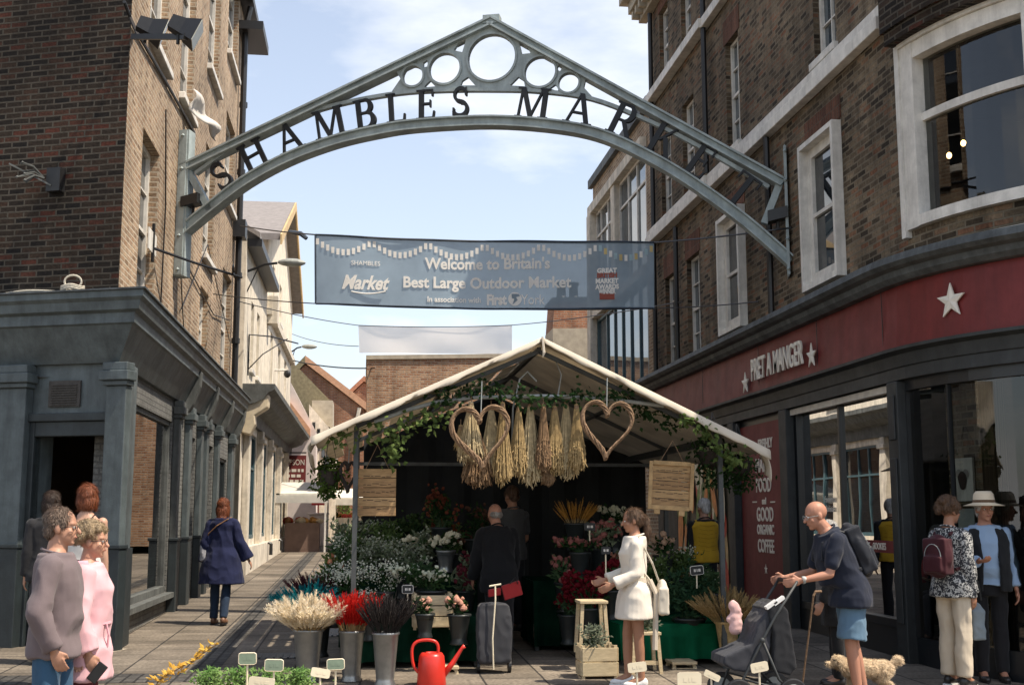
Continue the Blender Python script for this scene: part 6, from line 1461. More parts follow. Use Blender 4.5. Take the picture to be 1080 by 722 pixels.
# ---- foreground tray of plants below the frame edge
YT = 8.7
pA, pB = AY(196, 726, YT), AY(334, 726, YT)
t = thing('plant_trolley', 'low wooden plant trolley whose top edge is at the bottom of the photo, left', 'trolley', (( pA.x+pB.x)/2, YT, gz(YT)))
b = MB(); b.box(pA.x, pB.x, YT-.25, YT+.25, pA.z-.16, pA.z-.06)
for x in (pA.x+.04, pB.x-.04):
    for y in (-.2, .2): b.box(x-.025, x+.025, YT+y-.025, YT+y+.025, gz(YT), pA.z-.16)
b.build('tray', M_pine, t)
M_herb = leafmat('fresh_herb', (.09, .2, .05), (.3, .42, .16))
for k, (px, w_) in enumerate(((222, 40), (252, 42), (288, 44), (318, 34))):
    smallplant(['fresh green herb plant at the left end of the plant trolley', 'fresh green herb plant behind the first green slate tag', 'fresh green herb plant behind the second slate tag', 'fresh green herb plant at the right end of the plant trolley'][k], px, 716, w_, 24, YT+.04*(k % 2), M_herb, 70+k, 420, .036)
M_yel = leafmat('yellow_leaf', (.55, .3, .05), (.75, .55, .14), .4)
t = thing('yellow_plant', 'thin arching twig with small yellow-orange leaves at the bottom left', 'plant', AY(160, 730, YT-.2)); r_ = random.Random(5); b = MB(); pts = [AY(x, y, YT-.2) for x, y in ((158, 735), (168, 716), (186, 706), (200, 698), (215, 688), (233, 676))]
for i in range(len(pts)-1):
    for j in range(22 if i < 2 else 12):
        c = pts[i].lerp(pts[i+1], r_.random())+V(r_.gauss(0, .015), r_.gauss(0, .02), r_.gauss(0, .008)); b.leaf(c, (r_.gauss(0, 1), r_.gauss(0, .6), r_.gauss(.25, .35)), (r_.gauss(0, .3), -.4, 1), .055, .03)
b.build('leaves', M_yel, t); b = MB(); b.tube(pts, .004, 5); b.tube([pts[0], V(pts[0].x-.05, pts[0].y, gz(8.5))], .005, 5); b.build('stem', mat('twig', (.2, .12, .05), .8), t)
pricetag('green slate tag with a cream edge over the left herbs', 261, 694, 17, 11, 8.55, M_blk, .3, M_blk, .0, M_card); pricetag('green slate tag with a cream edge, second from the left herbs', 289, 701, 18, 11, 8.5, M_blk, .3, M_blk, -.03, M_card)
pricetag('green slate tag right of the herbs, below the red grass bucket', 354, 700, 17, 10, 8.6, M_blk, .3, M_blk, .03, M_card); pricetag('plain cream tag turned sideways between the slate tags', 338, 709, 20, 9, 8.5, M_card, .3, M_card, -.2, None, .3)
pricetag('plain cream tag in front of the legs of the woman in cream', 672, 703, 20, 10, 8.6, M_card, .3, M_card, .1); pricetag('plain cream card at the bottom edge left of the pushchair', 727, 716, 26, 15, 8.4, M_card, .3, M_card, .0)
pricetag('tilted cream tag just in front of the pushchair wheels', 751, 712, 18, 7, 8.5, M_card, .3, M_card, -.45); pricetag('cream tag on a stick in front of the pushchair basket', 801, 703, 19, 10, 8.6, M_card, .3, M_card, .18)
pricetag('dull cream card half out of the photo below the herbs', 276, 719, 26, 10, 8.3, M_card, .3, M_card, -.12)
# ================================================================== PEOPLE
def remesh(b, name, m, parent, vox=.008, it=4, disp=0, dscale=8, seed=0, dir_=None):
    """fuse overlapping closed shapes into one continuous surface"""
    o = b.build(name, m, None)
    r_ = o.modifiers.new('r', 'REMESH'); r_.mode = 'VOXEL'; r_.voxel_size = vox; r_.use_smooth_shade = True
    if it: s_ = o.modifiers.new('s', 'SMOOTH'); s_.factor = .5; s_.iterations = it
    bpy.context.view_layer.update(); dg = bpy.context.evaluated_depsgraph_get()
    me = bpy.data.meshes.new_from_object(o.evaluated_get(dg)); old = o.data; bpy.data.objects.remove(o); bpy.data.meshes.remove(old)
    me.name = name
    if disp:
        nv = len(me.vertices); co = np.empty(nv*3, np.float32); me.vertices.foreach_get('co', co); co = co.reshape(-1, 3); no = np.empty(nv*3, np.float32); me.vertices.foreach_get('normal', no); no = no.reshape(-1, 3)
        sv = Vector((seed*3.1, seed*1.7, 0)); st = Vector(dir_ if dir_ else (1, 1, 1))
        if dscale < 12: dv = np.array([.9-2.2*abs(noise.noise(Vector((c[0]*st.x*dscale, c[1]*st.y*dscale, (c[2]+.35*c[0])*st.z*dscale))+sv))+.35*noise.noise(Vector((c[0]*dscale*2.6, c[1]*dscale*2.6, c[2]*dscale*2.0))+sv) for c in co], np.float32)*.75
        else: dv = np.array([noise.noise(Vector((c[0]*st.x*dscale, c[1]*st.y*dscale, c[2]*st.z*dscale))+sv)+.5*noise.noise(Vector((c[0]*st.x*dscale*2.3, c[1]*st.y*dscale*2.3, c[2]*st.z*dscale*2.3))+sv) for c in co], np.float32)
        co = co+no*(dv*disp)[:, None]; me.vertices.foreach_set('co', co.ravel())
    me.polygons.foreach_set('use_smooth', [True]*len(me.polygons)); me.materials.clear(); me.materials.append(m); me.update()
    n = bpy.data.objects.new(name, me); col.objects.link(n)
    if parent is not None:
        n.parent = parent; og = origin(parent)
        if og.length > 1e-6: me.transform(Matrix.Translation(-og))
    return n
def ccap(b, p, q, r0, r1, n=12):
    p = Vector(p); q = Vector(q); d = (q-p); l = d.length; d = d/l; path = []; rs = []
    for k in range(5): g = PI/2*k/4; path.append(p-d*r0*math.cos(g)); rs.append(max(.0008, r0*math.sin(g)))
    for k in range(1, 4): path.append(p+d*l*k/4); rs.append(r0+(r1-r0)*k/4)
    for k in range(5): g = PI/2*k/4; path.append(q+d*r1*math.sin(g)); rs.append(max(.0008, r1*math.cos(g)))
    b.tube(path, rs, n)
def skin(c): return mat('skin_%d_%d' % (int(c[0]*1000), int(c[2]*1000)), c, .5, .07, 14, .06, 120, spec=.35)
S_FAIR = (.42, .225, .15); S_TAN = (.33, .165, .1); S_RED = (.41, .2, .13); S_PALE = (.46, .27, .19)
def fabric(name, c, var=.14, bump=.3, scale=14, rough=.9, c2=None, bs=260): return mat(name, c, rough, var*.6, scale*.4, bump*.35, bs, spec=.2, c2=c2, sheen=.1)
class P_: pass
def person(label, px, top_py, Y, rz, sk=S_FAIR, H=None, lean=0, hyaw=0, hpit=0, armL=((.1, 0, -1), (.05, .15, -1)), armR=((.1, 0, -1), (.05, .15, -1)), legL=((0, .0, -1), (0, 0, -1)), legR=((0, 0, -1), (0, 0, -1)),
           fem=False, belly=0, vox=.0085, eyes=True, zoff=0, x=None, curl=.6, shw=1.0, group=None, bulk=1.06):
    g = gz(Y)+zoff
    topz = AY(px, top_py, Y).z
    if H is None: H = topz-g
    s = H/1.75
    J = P_(); J.s = s; J.fem = fem; J.lean = lean; J.belly = belly; J.vox = vox; J.shw = shw
    J.t = thing('person', label, 'person', (0, 0, 0), group=group)
    a = R(-lean); ca, sa = math.cos(a), math.sin(a)
    def zl(side, lg):
        hip = V(side*.092, 0, .9); kn = hip+Vector(lg[0]).normalized()*.415; an = kn+Vector(lg[1]).normalized()*.41; return hip, kn, an
    L1, R1 = zl(-1, legL), zl(1, legR); dz = .085-min(L1[2].z, R1[2].z); J.dz = dz
    def T(p):
        p = Vector(p)
        if p.z > .95: y, z = p.y, p.z-.95; w_ = min(1, (p.z-.95)/.12); aa = a*w_; p = V(p.x, y*math.cos(aa)-z*math.sin(aa), .95+y*math.sin(aa)+z*math.cos(aa))
        return (p+V(0, 0, dz))*s
    J.T = T; Z = V(0, 0, dz)
    J.leg = [[(p+Z)*s for p in q_] for q_ in (L1, R1)]
    sw = (.155 if fem else .178)*shw
    J.arm = []
    for side, am in ((-1, armL), (1, armR)):
        S = T((side*sw, -.005, 1.385)); u_ = Vector((side*am[0][0], am[0][1], am[0][2])).normalized(); f_ = Vector((side*am[1][0], am[1][1], am[1][2])).normalized(); E = S+u_*.29*s; W = E+f_*.25*s; J.arm.append((S, E, W, f_))
    Mh = Matrix.Rotation(R(hyaw), 3, 'Z') @ Matrix.Rotation(R(-hpit), 3, 'X'); NB = T((0, -.015, 1.46)); HC = NB+(T((0, .0, 1.63))-NB)*.9 + Mh @ V(0, .025*s, .012*s) if False else T((0, .012, 1.622)); J.HC = HC; J.Mh = Mh
    def Hd(p): return HC+Mh @ (Vector(p)*s)
    J.Hd = Hd
    b = MB()
    # torso
    k = .9 if fem else 1.0
    J.rings = [(.80, .12, .09, 0), (.88, .155*(1.04 if fem else 1), .112, -.005), (.96, .162*(1.05 if fem else .97), .112, -.004), (1.06, .138*(.92 if fem else 1.04), .098+belly*.06, belly*.05), (1.17, .142*k*1.02, .102+belly*.04, belly*.03), (1.29, .165*k, .112, .006 if not fem else .02), (1.365, .172*k*shw, .098, 0), (1.4, .152*k*shw, .084, -.006), (1.43, .118*k, .074, -.01), (1.46, .086*k, .066, -.012), (1.488, .066*k, .06, -.012)]
    J.rings = [(z_, rx_*(bulk if z_ < 1.38 else 1), ry_*(bulk if z_ < 1.42 else 1), yo_) for z_, rx_, ry_, yo_ in J.rings]; J.bulk = bulk
    def ring(z, rx, ry, yo, n=20): return [T((rx*math.cos(2*PI*i/n), yo+ry*math.sin(2*PI*i/n), z)) for i in range(n)]
    J.ring = ring
    b.loft([ring(*q_) for q_ in J.rings])
    ccap(b, NB, Hd((0, -.012, -.06)), .063*s*(.86 if fem else 1), .055*s*(.86 if fem else 1))
    # limbs
    th, kn_, cf, an_ = (.078, .054, .052, .036)
    for (h_, k2, a2) in J.leg:
        ccap(b, h_, k2, th*s, kn_*s); m_ = k2.lerp(a2, .32); ccap(b, k2, m_, kn_*s*.96, cf*s); ccap(b, m_, a2, cf*s, an_*s); ccap(b, a2, a2+V(0, .13, -.05)*s, .038*s, .028*s); b.ell(a2+V(0, -.02, -.04)*s, .032*s, .04*s, .035*s)
    for side, (S, E, W, f_) in zip((-1, 1), J.arm):
        b.ell(S, .05*s, .052*s, .052*s); ccap(b, S, E, .046*s, .037*s); m_ = E.lerp(W, .3); ccap(b, E, m_, .037*s, .036*s); ccap(b, m_, W, .036*s, .024*s)
        # hand: palm, four curled fingers, thumb on the forward side
        ax_ = V(0, 1, .15); ax_ = (ax_-f_*ax_.dot(f_)); ax_ = ax_.normalized() if ax_.length > .2 else V(-side, 0, 0); pn = f_.cross(ax_)*side; 
        if pn.x*side > 0: pn = -pn
        Mx = Matrix((ax_, pn, f_)).transposed(); b.ell(W+f_*.048*s, .04*s, .018*s, .058*s, 10, 8, Mx)
        for q_, ln in enumerate((.07, .08, .075, .058)):
            o = W+f_*.088*s+ax_*(.03-.0205*q_)*s; d1 = (f_+pn*curl*.5).normalized(); d2 = (f_+pn*curl*1.8).normalized(); m1 = o+d1*ln*.5*s; ccap(b, o-d1*.02*s, m1, .0092*s, .0085*s, 8); ccap(b, m1, m1+d2*ln*.5*s, .0085*s, .0072*s, 8)
        o = W+f_*.03*s+ax_*.03*s; d1 = (ax_*.75+f_*.8+pn*.3).normalized(); m1 = o+d1*.035*s; ccap(b, o, m1, .012*s, .0105*s, 8); ccap(b, m1, m1+(f_+pn*.5).normalized()*.03*s, .0105*s, .008*s, 8)
    # head
    b.ell(Hd((0, -.008, .032)), .075*s, .096*s, .088*s, 16, 12, Mh); b.ell(Hd((0, .028, -.038)), .062*s, .064*s, .078*s, 14, 10, Mh); b.ell(Hd((0, .062, -.094)), .027*s, .024*s, .022*s, 8, 6, Mh)
    b.ell(Hd((0, .072, .024)), .052*s, .022*s, .014*s, 8, 6, Mh); ccap(b, Hd((0, .09, .006)), Hd((0, .112, -.032)), .009*s, .0145*s, 8); b.ell(Hd((0, .086, -.06)), .024*s, .011*s, .011*s, 8, 6, Mh)
    for side in (-1, 1): b.ell(Hd((side*.076, -.004, -.01)), .012*s, .022*s, .033*s, 8, 6, Mh); b.ell(Hd((side*.04, .062, -.03)), .022*s, .02*s, .022*s, 8, 6, Mh)
    J.body = remesh(b, 'body', skin(sk), J.t, vox, 3)
    if eyes:
        for side in (-1, 1):
            e = MB(); e.ell(Hd((side*.031, .084, .0)), .0125*s, .009*s, .008*s, 8, 6, Mh); eo = e.build('eye', mat('eye_white', (.6, .57, .52), .3, .02), J.t, smooth=True); e = MB(); e.ell(Hd((side*.031, .0885, .0)), .006*s, .006*s, .0065*s, 8, 6, Mh); e.build('iris', mat('iris', (.03, .02, .015), .2, .05), eo)
        e = MB(); e.ell(Hd((0, .0935, -.0615)), .021*s, .006*s, .006*s, 8, 5, Mh); e.build('mouth', mat('lips_%d' % int(sk[0]*100), (sk[0]*.75, sk[1]*.52, sk[2]*.55), .5, .05), J.t, smooth=True)
    J.loc = V(AY(px, top_py, Y).x if x is None else x, Y, g); J.rz = rz
    return J
def done(J): J.t.location = J.loc; J.t.rotation_euler = (0, 0, J.rz); return J
def top(J, m, name='shirt', sleeve=1.0, maxz=9, hem=.86, inf=.018, flare=0, fold=.008, neck=1.462, sr=.0, cuff=0, vox=None, waist=None, seed=1, high=0):
    s = J.s; b = MB(); rg = []
    zs = [hem]+([(hem+.95)/2] if hem < .8 else [])+[q_[0] for q_ in J.rings if q_[0] > hem+.04 and q_[0] > .82]
    def at(z):
        R_ = J.rings
        if z <= .92: return (.176*J.bulk, .114*J.bulk+J.belly*.03, J.belly*.01)
        for i in range(1, len(R_)-1):
            if R_[i][0] <= z <= R_[i+1][0]:
                f = (z-R_[i][0])/(R_[i+1][0]-R_[i][0]); o_ = [R_[i][k]+(R_[i+1][k]-R_[i][k])*f for k in (1, 2, 3)]; q9 = max(0, min(1, (1.1-z)/.16)); return (max(o_[0], .14+.036*q9), max(o_[1], .1+.014*q9), o_[2])
        return R_[-1][1:]
    for z in zs:
        if z > maxz or z > 1.47: continue
        rx, ry, yo = at(z); e = inf+(flare*max(0, (1.1-z))/.5 if z < 1.1 else 0)
        if waist and abs(z-1.06) < .05: e = waist
        if z > 1.4: e = min(e, .014)
        if z > 1.45: e = min(e, .007)
        rg.append(J.ring(z, rx+e, ry+e*.95, yo, 26))
    if high: rg.append(J.ring(1.455+high, .068, .066, -.01, 26))
    b.loft(rg)
    for (S, E, W, f_) in J.arm:
        if sleeve > 0: b.ell(S, (.049+inf*.6)*s, (.052+inf*.6)*s, (.05+inf*.6)*s)
        if sleeve > 0:
            if sleeve <= .5: ccap(b, S, S.lerp(E, sleeve*1.5), (.045+inf*.5+sr*.4)*s, (.043+inf*.6+sr*.6)*s)
            else:
                ccap(b, S, E, (.045+inf*.65+sr*.6)*s, (.04+inf*.75+sr)*s); q_ = E.lerp(W, sleeve-.05); n_ = 10; d = (q_-E).normalized(); b.tube([E-d*.02*s, E, E.lerp(q_, .5), q_], [.02*s, (.04+inf*.75+sr)*s, (.038+inf*.7+sr)*s, (.03+inf*.7+sr+cuff)*s], 14)
    g_ = remesh(b, name, m, J.t, vox or max(.009, J.vox), 3, fold*1.4*s, 7, seed, (1, 1, .7))
    if maxz > 2 and sleeve > 0:
        c_ = MB(); c_.tube([J.T((.079*math.cos(q9), -.012+.077*math.sin(q9)+.012*math.sin(q9), 1.468-.022*math.sin(q9))) for q9 in [2*PI*i/28 for i in range(29)]], .009*s, 6); c_.build('collar', m, g_, smooth=True)
    return g_
def trousers(J, m, name='trousers', length=1.0, inf=.014, cuff=.05, fold=.007, seed=2, waist=1.03):
    s = J.s; b = MB()
    b.loft([J.ring(z, rx+inf, ry+inf, yo, 22) for (z, rx, ry, yo) in ((.80, .13, .1, 0), (.88, .157*(1.03 if J.fem else 1), .114, -.006), (.96, .16*(1.04 if J.fem else .98), .112, -.004), (waist, .146*(.95 if J.fem else 1), .1+J.belly*.05, J.belly*.03))])
    for (h_, k2, a2) in J.leg:
        if length < .6:
            e = h_.lerp(k2, length*2); b.tube([h_+V(0, 0, .06)*s, h_, h_.lerp(e, .5), e], [(.065)*s, (.082+inf*.7)*s, (.082+inf)*s, (.074+inf+cuff*.4)*s], 16)
        else:
            e = k2.lerp(a2, length*1.06-.06); ccap(b, h_, k2, (.08+inf*.6)*s, (.057+inf)*s); m_ = k2.lerp(e, .5); d = (e-k2).normalized(); b.tube([k2-d*.02*s, k2, m_, e], [.03*s, (.058+inf)*s, (.054+inf+.3*(cuff-.05))*s, (cuff+inf*.5)*s], 16)
    return remesh(b, name, m, J.t, max(.009, J.vox), 3, fold*1.4*s, 8, seed, (1, 1, .6))
def shoes(J, m, sole=None, name='shoe'):
    s = J.s
    for (h_, k2, a2) in J.leg:
        b = MB(); b.ell(a2+V(0, -.012, -.035)*s, .042*s, .058*s, .055*s); b.ell(a2+V(0, .1, -.055)*s, .046*s, .09*s, .036*s); ccap(b, a2+V(0, 0, -.045)*s, a2+V(0, .1, -.055)*s, .042*s, .034*s); o = remesh(b, name, m, J.t, .009, 2)
        b = MB(); r_ = []
        for z in (-.088, -.07): r_.append([a2+V(.045*math.cos(g)*(1 if math.sin(g) < .5 else .9), .045+.145*math.sin(g), z)*s for g in [2*PI*i/20 for i in range(20)]])
        b.loft(r_); b.build('sole', sole or M_black, o)
def hair(J, m, style, seed=1):
    s = J.s; b = MB(); Hd, Mh = J.Hd, J.Mh; rh = random.Random(seed); dsp, dsc, dr = .006, 30, (1, 1, .35)
    def e(c, r_): b.ell(Hd(c), r_[0]*s, r_[1]*s, r_[2]*s, 14, 10, Mh)
    if style == 'short':
        e((0, -.022, .048), (.082, .094, .084)); e((0, -.06, -.01), (.07, .048, .065))
        for sd_ in (-1, 1): e((sd_*.068, .0, .03), (.016, .05, .04))
    if style == 'curly':
        for i in range(70):
            g = rh.random()*2*PI; t_ = rh.random()*2.0; p = V(.09*math.sin(t_)*math.cos(g), -.02+.105*math.sin(t_)*math.sin(g), .035+.098*math.cos(t_))
            if p.y > .045 and p.z < .07: continue
            if p.z < -.07: continue
            e(p, (.026, .026, .026))
        e((0, -.02, .045), (.085, .095, .085)); dsp = .008
    if style == 'bob':
        e((0, -.02, .045), (.086, .1, .087)); e((0, -.06, -.03), (.08, .052, .085))
        for sd_ in (-1, 1): e((sd_*.074, -.012, -.03), (.02, .05, .085))
    if style == 'updo':
        e((0, -.02, .045), (.083, .097, .085)); e((0, -.06, -.01), (.07, .05, .06)); e((0, -.075, .075), (.045, .04, .045))
    if style == 'long':
        e((0, -.02, .045), (.085, .099, .087)); e((0, -.075, -.06), (.082, .045, .12)); e((.0, -.085, -.15), (.07, .038, .09))
        for sd_ in (-1, 1): e((sd_*.072, -.02, -.05), (.022, .05, .1))
    if style == 'pony':
        e((0, -.022, .042), (.082, .096, .085)); e((0, -.055, .0), (.068, .052, .06)); e((0, -.115, .03), (.03, .03, .03)); e((0, -.14, -.02), (.034, .032, .06)); e((0, -.14, -.1), (.032, .03, .075)); e((.01, -.125, -.17), (.022, .022, .05)); dsp = .009
    if style == 'fringe':
        e((0, -.05, -.005), (.074, .056, .045))
    ho = remesh(b, 'hair', m, J.t, .0075, 1, dsp*s, dsc, seed, dr); sb = MB(); vs = ho.data.vertices; nv = len(vs)
    for i in range(3200 if style != 'fringe' else 300):
        v = vs[rh.randrange(nv)]; nn = v.normal; dn = V(rh.gauss(0, .25), rh.gauss(-.1, .25), -1) if style != 'curly' else V(rh.gauss(0, 1), rh.gauss(0, 1), rh.gauss(0, 1))
        d = dn-nn*dn.dot(nn); d = d.normalized() if d.length > .1 else V(rh.gauss(0, 1), rh.gauss(0, 1), 0).normalized(); a_ = d.cross(nn); a_ = a_.normalized() if a_.length > .01 else d.orthogonal(); l_ = (.022 if style in ('short', 'curly', 'fringe') else .05)*s*(.6+.8*rh.random())
        p0 = v.co+nn*.001; p1 = p0+d*l_*.5+nn*.005*s; p2 = p0+d*l_+nn*(.002+.011*rh.random())*s; sb.poly([p0-a_*.0016, p0+a_*.0016, p1+a_*.0014, p1-a_*.0014]); sb.poly([p1-a_*.0014, p1+a_*.0014, p2])
    sb.build('strands', m, ho); return ho
def hairmat(name, c): return mat(name, c, .5, .45, 60, .5, 120, spec=.4, stretch=(1, 1, .25))
H_GREY = hairmat('grey_hair', (.3, .28, .26)); H_BRN = hairmat('brown_hair', (.1, .055, .03)); H_DBRN = hairmat('dark_brown_hair', (.045, .028, .02)); H_RED = hairmat('auburn_hair', (.19, .055, .02)); H_ASH = hairmat('ash_blonde_hair', (.3, .22, .13)); H_WHT = hairmat('white_hair', (.6, .58, .55)); H_SALT = hairmat('brown_grey_hair', (.13, .09, .065)); H_LBR = hairmat('light_brown_hair', (.2, .12, .065))
M_shoeb = mat('black_leather', (.02, .018, .017), .4, .2, 20); M_shoew = mat('white_trainer', (.7, .7, .68), .5, .1, 20); M_shoet = mat('tan_leather', (.16, .08, .045), .5, .2, 20)
def glasses(J, m=None, up=0):
    b = MB(); s = J.s
    for sd_ in (-1, 1):
        b.tube([J.Hd((sd_*.031+.024*math.cos(g), .1+up*-.06, .0+up*.085+.018*math.sin(g)+up*.02*math.cos(g)*0)) for g in [2*PI*i/14 for i in range(15)]], .0022*s, 5); b.tube([J.Hd((sd_*.056, .098-up*.06, .004+up*.085)), J.Hd((sd_*.08, .06-up*.06, .004+up*.085)), J.Hd((sd_*.08, -.01, .0+up*.06))], .0022*s, 5)
    b.tube([J.Hd((-.008, .102-up*.06, .004+up*.085)), J.Hd((.008, .102-up*.06, .004+up*.085))], .0022*s, 5); b.build('glasses', m or M_black, J.t)
def backpack(J, m, label, w_=.15, h=.22, d=.1, zc=1.25, strapm=None):
    """worn pack: thing of its own, copied to the wearer's place"""
    s = J.s; t = thing('backpack', label, 'backpack', (0, 0, 0)); b = MB(); c = J.T((0, -.11-d, zc)); a = R(-J.lean); Mx = Matrix.Rotation(a, 3, 'X')
    b.ell(c, w_*s, d*s, h*s, 14, 12, Mx); b.obox(c, Mx @ V(w_*.82*s, 0, 0), Mx @ V(0, d*.75*s, 0), Mx @ V(0, 0, h*.8*s)); b.obox(c+Mx @ V(0, -d*.7*s, -h*.35*s), Mx @ V(w_*.65*s, 0, 0), Mx @ V(0, d*.5*s, 0), Mx @ V(0, 0, h*.35*s)); remesh(b, 'bag', m, t, .011, 5, .006, 9, 3)
    for sd_ in (-1, 1):
        b = MB(); P = [J.T((sd_*.085, -.13, 1.4)), J.T((sd_*.1, -.05, 1.455)), J.T((sd_*.11, .09, 1.4)), J.T((sd_*.125, .145+J.belly*.02, 1.28)), J.T((sd_*.16, .06, 1.12)), J.T((sd_*.13, -.12, 1.08))]
        Q = [tuple(p) for p in P]; b.tube([Vector(q_) for q_ in Q], .017*s, 6); b.build('strap', strapm or m, t)
    b = MB(); b.tube([c+Mx @ V(w_*.6*math.cos(g)*s, -d*1.0*s*.98, h*.55*math.sin(g)*s) for g in [PI*i/10 for i in range(11)]], .004, 4); b.build('zip', M_rail, t)
    t.location = J.loc; t.rotation_euler = (0, 0, J.rz); return t
E_, W_, N_, S__ = R(-90), R(90), 0, R(180)     # facing right, left, away, towards the viewer in the photo

# couple at bottom left, both looking right
J = person('man in a mauve-grey jumper and blue jeans with glasses, one hand in his pocket', 64, 536, 7.75, R(-88), S_FAIR, belly=.35, hyaw=-3, armR=((.3, -.16, -1), (-.2, .42, -1)), armL=((.1, .05, -1), (.0, .3, -1)), legL=((-.02, .1, -1), (0, -.06, -1)), legR=((.02, -.03, -1), (0, -.04, -1)), vox=.007)
top(J, fabric('mauve_knit', (.15, .118, .122), bump=.35), 'jumper', sleeve=1.0, hem=.83, inf=.026, fold=.011, sr=.008, cuff=.004); trousers(J, fabric('blue_jeans', (.035, .085, .15), .4, scale=7), 'jeans', 1, .018, .062, fold=.009); shoes(J, M_shoet); hair(J, H_SALT, 'short'); glasses(J); done(J)
J = person('woman in a pale pink hooded jacket and maroon trousers holding a dark phone', 96, 553, 8.15, R(-86), S_FAIR, fem=True, belly=.4, hyaw=-6, armR=((.3, -.05, -1), (.0, .32, -1)), armL=((.15, 0, -1), (0, .3, -1)), legL=((0, .05, -1), (0, -.05, -1)), vox=.007)
pj = top(J, fabric('pink_cotton', (.62, .37, .4), .08), 'jacket', sleeve=1.0, hem=.68, inf=.032, flare=.03, fold=.013, sr=.014, cuff=.01, waist=.022, high=.02); trousers(J, fabric('maroon_twill', (.11, .025, .035)), 'trousers', 1, .014, .06); shoes(J, M_shoeb); hair(J, H_ASH, 'curly', 4); glasses(J)
b = MB(); b.tube([J.T((.165*math.cos(g), .14*math.sin(g)+.02, 1.055)) for g in [2*PI*i/24 for i in range(25)]], .012, 6); b.tube([J.T((.1, .15, 1.055)), J.T((.11, .17, .98)), J.T((.105, .165, .9))], .007, 5); b.build('drawstring', fabric('pink_cord', (.55, .3, .34)), pj)
b = MB(); b.tube([J.T((.11*math.cos(g), -.02+.1*math.sin(g), 1.45+.03*math.sin(g+.5))) for g in [PI*.9+1.2*PI*i/14 for i in range(15)]], [.02+.025*math.sin(PI*i/14) for i in range(15)], 8); b.build('hood', fabric('pink_cotton_b', (.6, .34, .4), .08), pj, smooth=True)
b = MB(); b.obox(J.T((.2, .05, .86)), V(.006, .09, .06)*J.s, V(.004, -.04, .05)*J.s, V(.045, 0, 0)*J.s) if False else None
for sgn in (1,): c = J.T((.185, .02, .87)); b.obox(c, V(0, .085, .012)*J.s, V(0, -.008, .055)*J.s, V(.012, 0, 0)*J.s)
b.build('pocket_flap', fabric('pink_cotton_c', (.6, .36, .39), .08), pj)
Wp = J.arm[1][2]+J.arm[1][3]*.1; done(J)
t = thing('phone', 'dark phone held low by the woman in the pink jacket', 'phone', (0, 0, 0)); b = MB(); b.obox(Wp+V(.01, .03, -.02), V(0, .026, -.02), V(0, .038, .05), V(.006, 0, 0)); bevel(b.build('case', M_black, t), .004); t.location = J.loc; t.rotation_euler = (0, 0, J.rz)

# shop doorway
J = person('red haired woman in a bare-shouldered strappy top seen from behind at the grey shop door', 93, 512, 11.9, R(-8), S_PALE, fem=True, H=1.76, zoff=.12, hyaw=10); top(J, fabric('white_top', (.55, .53, .5)), 'top', 0, hem=.86, inf=.012, fold=.006, maxz=1.3)
b = MB()
b.tube([J.T((-.07, -.12, 1.33)), J.T((-.075, -.1, 1.42)), J.T((-.08, 0, 1.465))], .007, 5); b.tube([J.T((.07, -.12, 1.33)), J.T((.075, -.1, 1.42)), J.T((.08, 0, 1.465))], .007, 5); b.build('strap', M_black, J.t)
trousers(J, fabric('grey_trousers', (.1, .1, .1))); shoes(J, M_shoeb); hair(J, H_RED, 'bob'); done(J)
# lower the cut of the top so that the shoulders stay bare
J = person('dark haired person in dark clothes just inside the grey shop doorway', 55, 518, 13.7, R(20), S_FAIR, zoff=.05, vox=.01); top(J, fabric('dark_clothes', (.02, .02, .022)), 'jacket', sleeve=1, hem=.8, inf=.03); trousers(J, fabric('dark_clothes_b', (.025, .025, .03))); shoes(J, M_shoeb); hair(J, H_DBRN, 'bob'); done(J)

# walking woman
J = person('woman with auburn hair walking away in a long navy coat and dark jeans', 236, 525, 17.7, R(-6), S_FAIR, fem=True, hyaw=-4, armL=((.25, -.1, -1), (.1, .35, -1)), armR=((.35, .05, -1), (.5, .25, -1)), legL=((.0, .12, -1), (.02, -.12, -1)), legR=((0, -.16, -1), (0, -.32, -1)))
top(J, fabric('navy_wool', (.012, .016, .05), .2), 'coat', sleeve=1.0, hem=.56, inf=.032, flare=.1, fold=.012, sr=.012, cuff=.03); trousers(J, fabric('dark_jeans', (.02, .035, .065), .3), 'jeans', 1, .006, .05); shoes(J, M_shoet); hair(J, H_RED, 'long')
done(J)
t = thing('handbag', 'pale grey handbag slung at the left side of the woman in navy', 'handbag', (0, 0, 0)); b = MB(); c = J.T((-.25, .02, .98)); b.ell(c, .05, .13, .15, 12, 10); b.obox(c, V(.04, 0, 0), V(0, .11, 0), V(0, 0, .11)); remesh(b, 'bag', fabric('pale_grey_bag', (.3, .3, .32), rough=.5), t, .012, 4, .008, 8)
b = MB(); b.tube([J.T((-.24, .02, 1.1)), J.T((-.17, -.12, 1.25)), J.T((-.05, -.15, 1.36)), J.T((.09, -.12, 1.45)), J.T((.12, 0, 1.475)), J.T((.06, .13, 1.38)), J.T((-.2, .1, 1.1))], .008, 6); b.build('strap', mat('tan_strap', (.25, .13, .06), .6), t); t.location = J.loc; t.rotation_euler = (0, 0, J.rz)

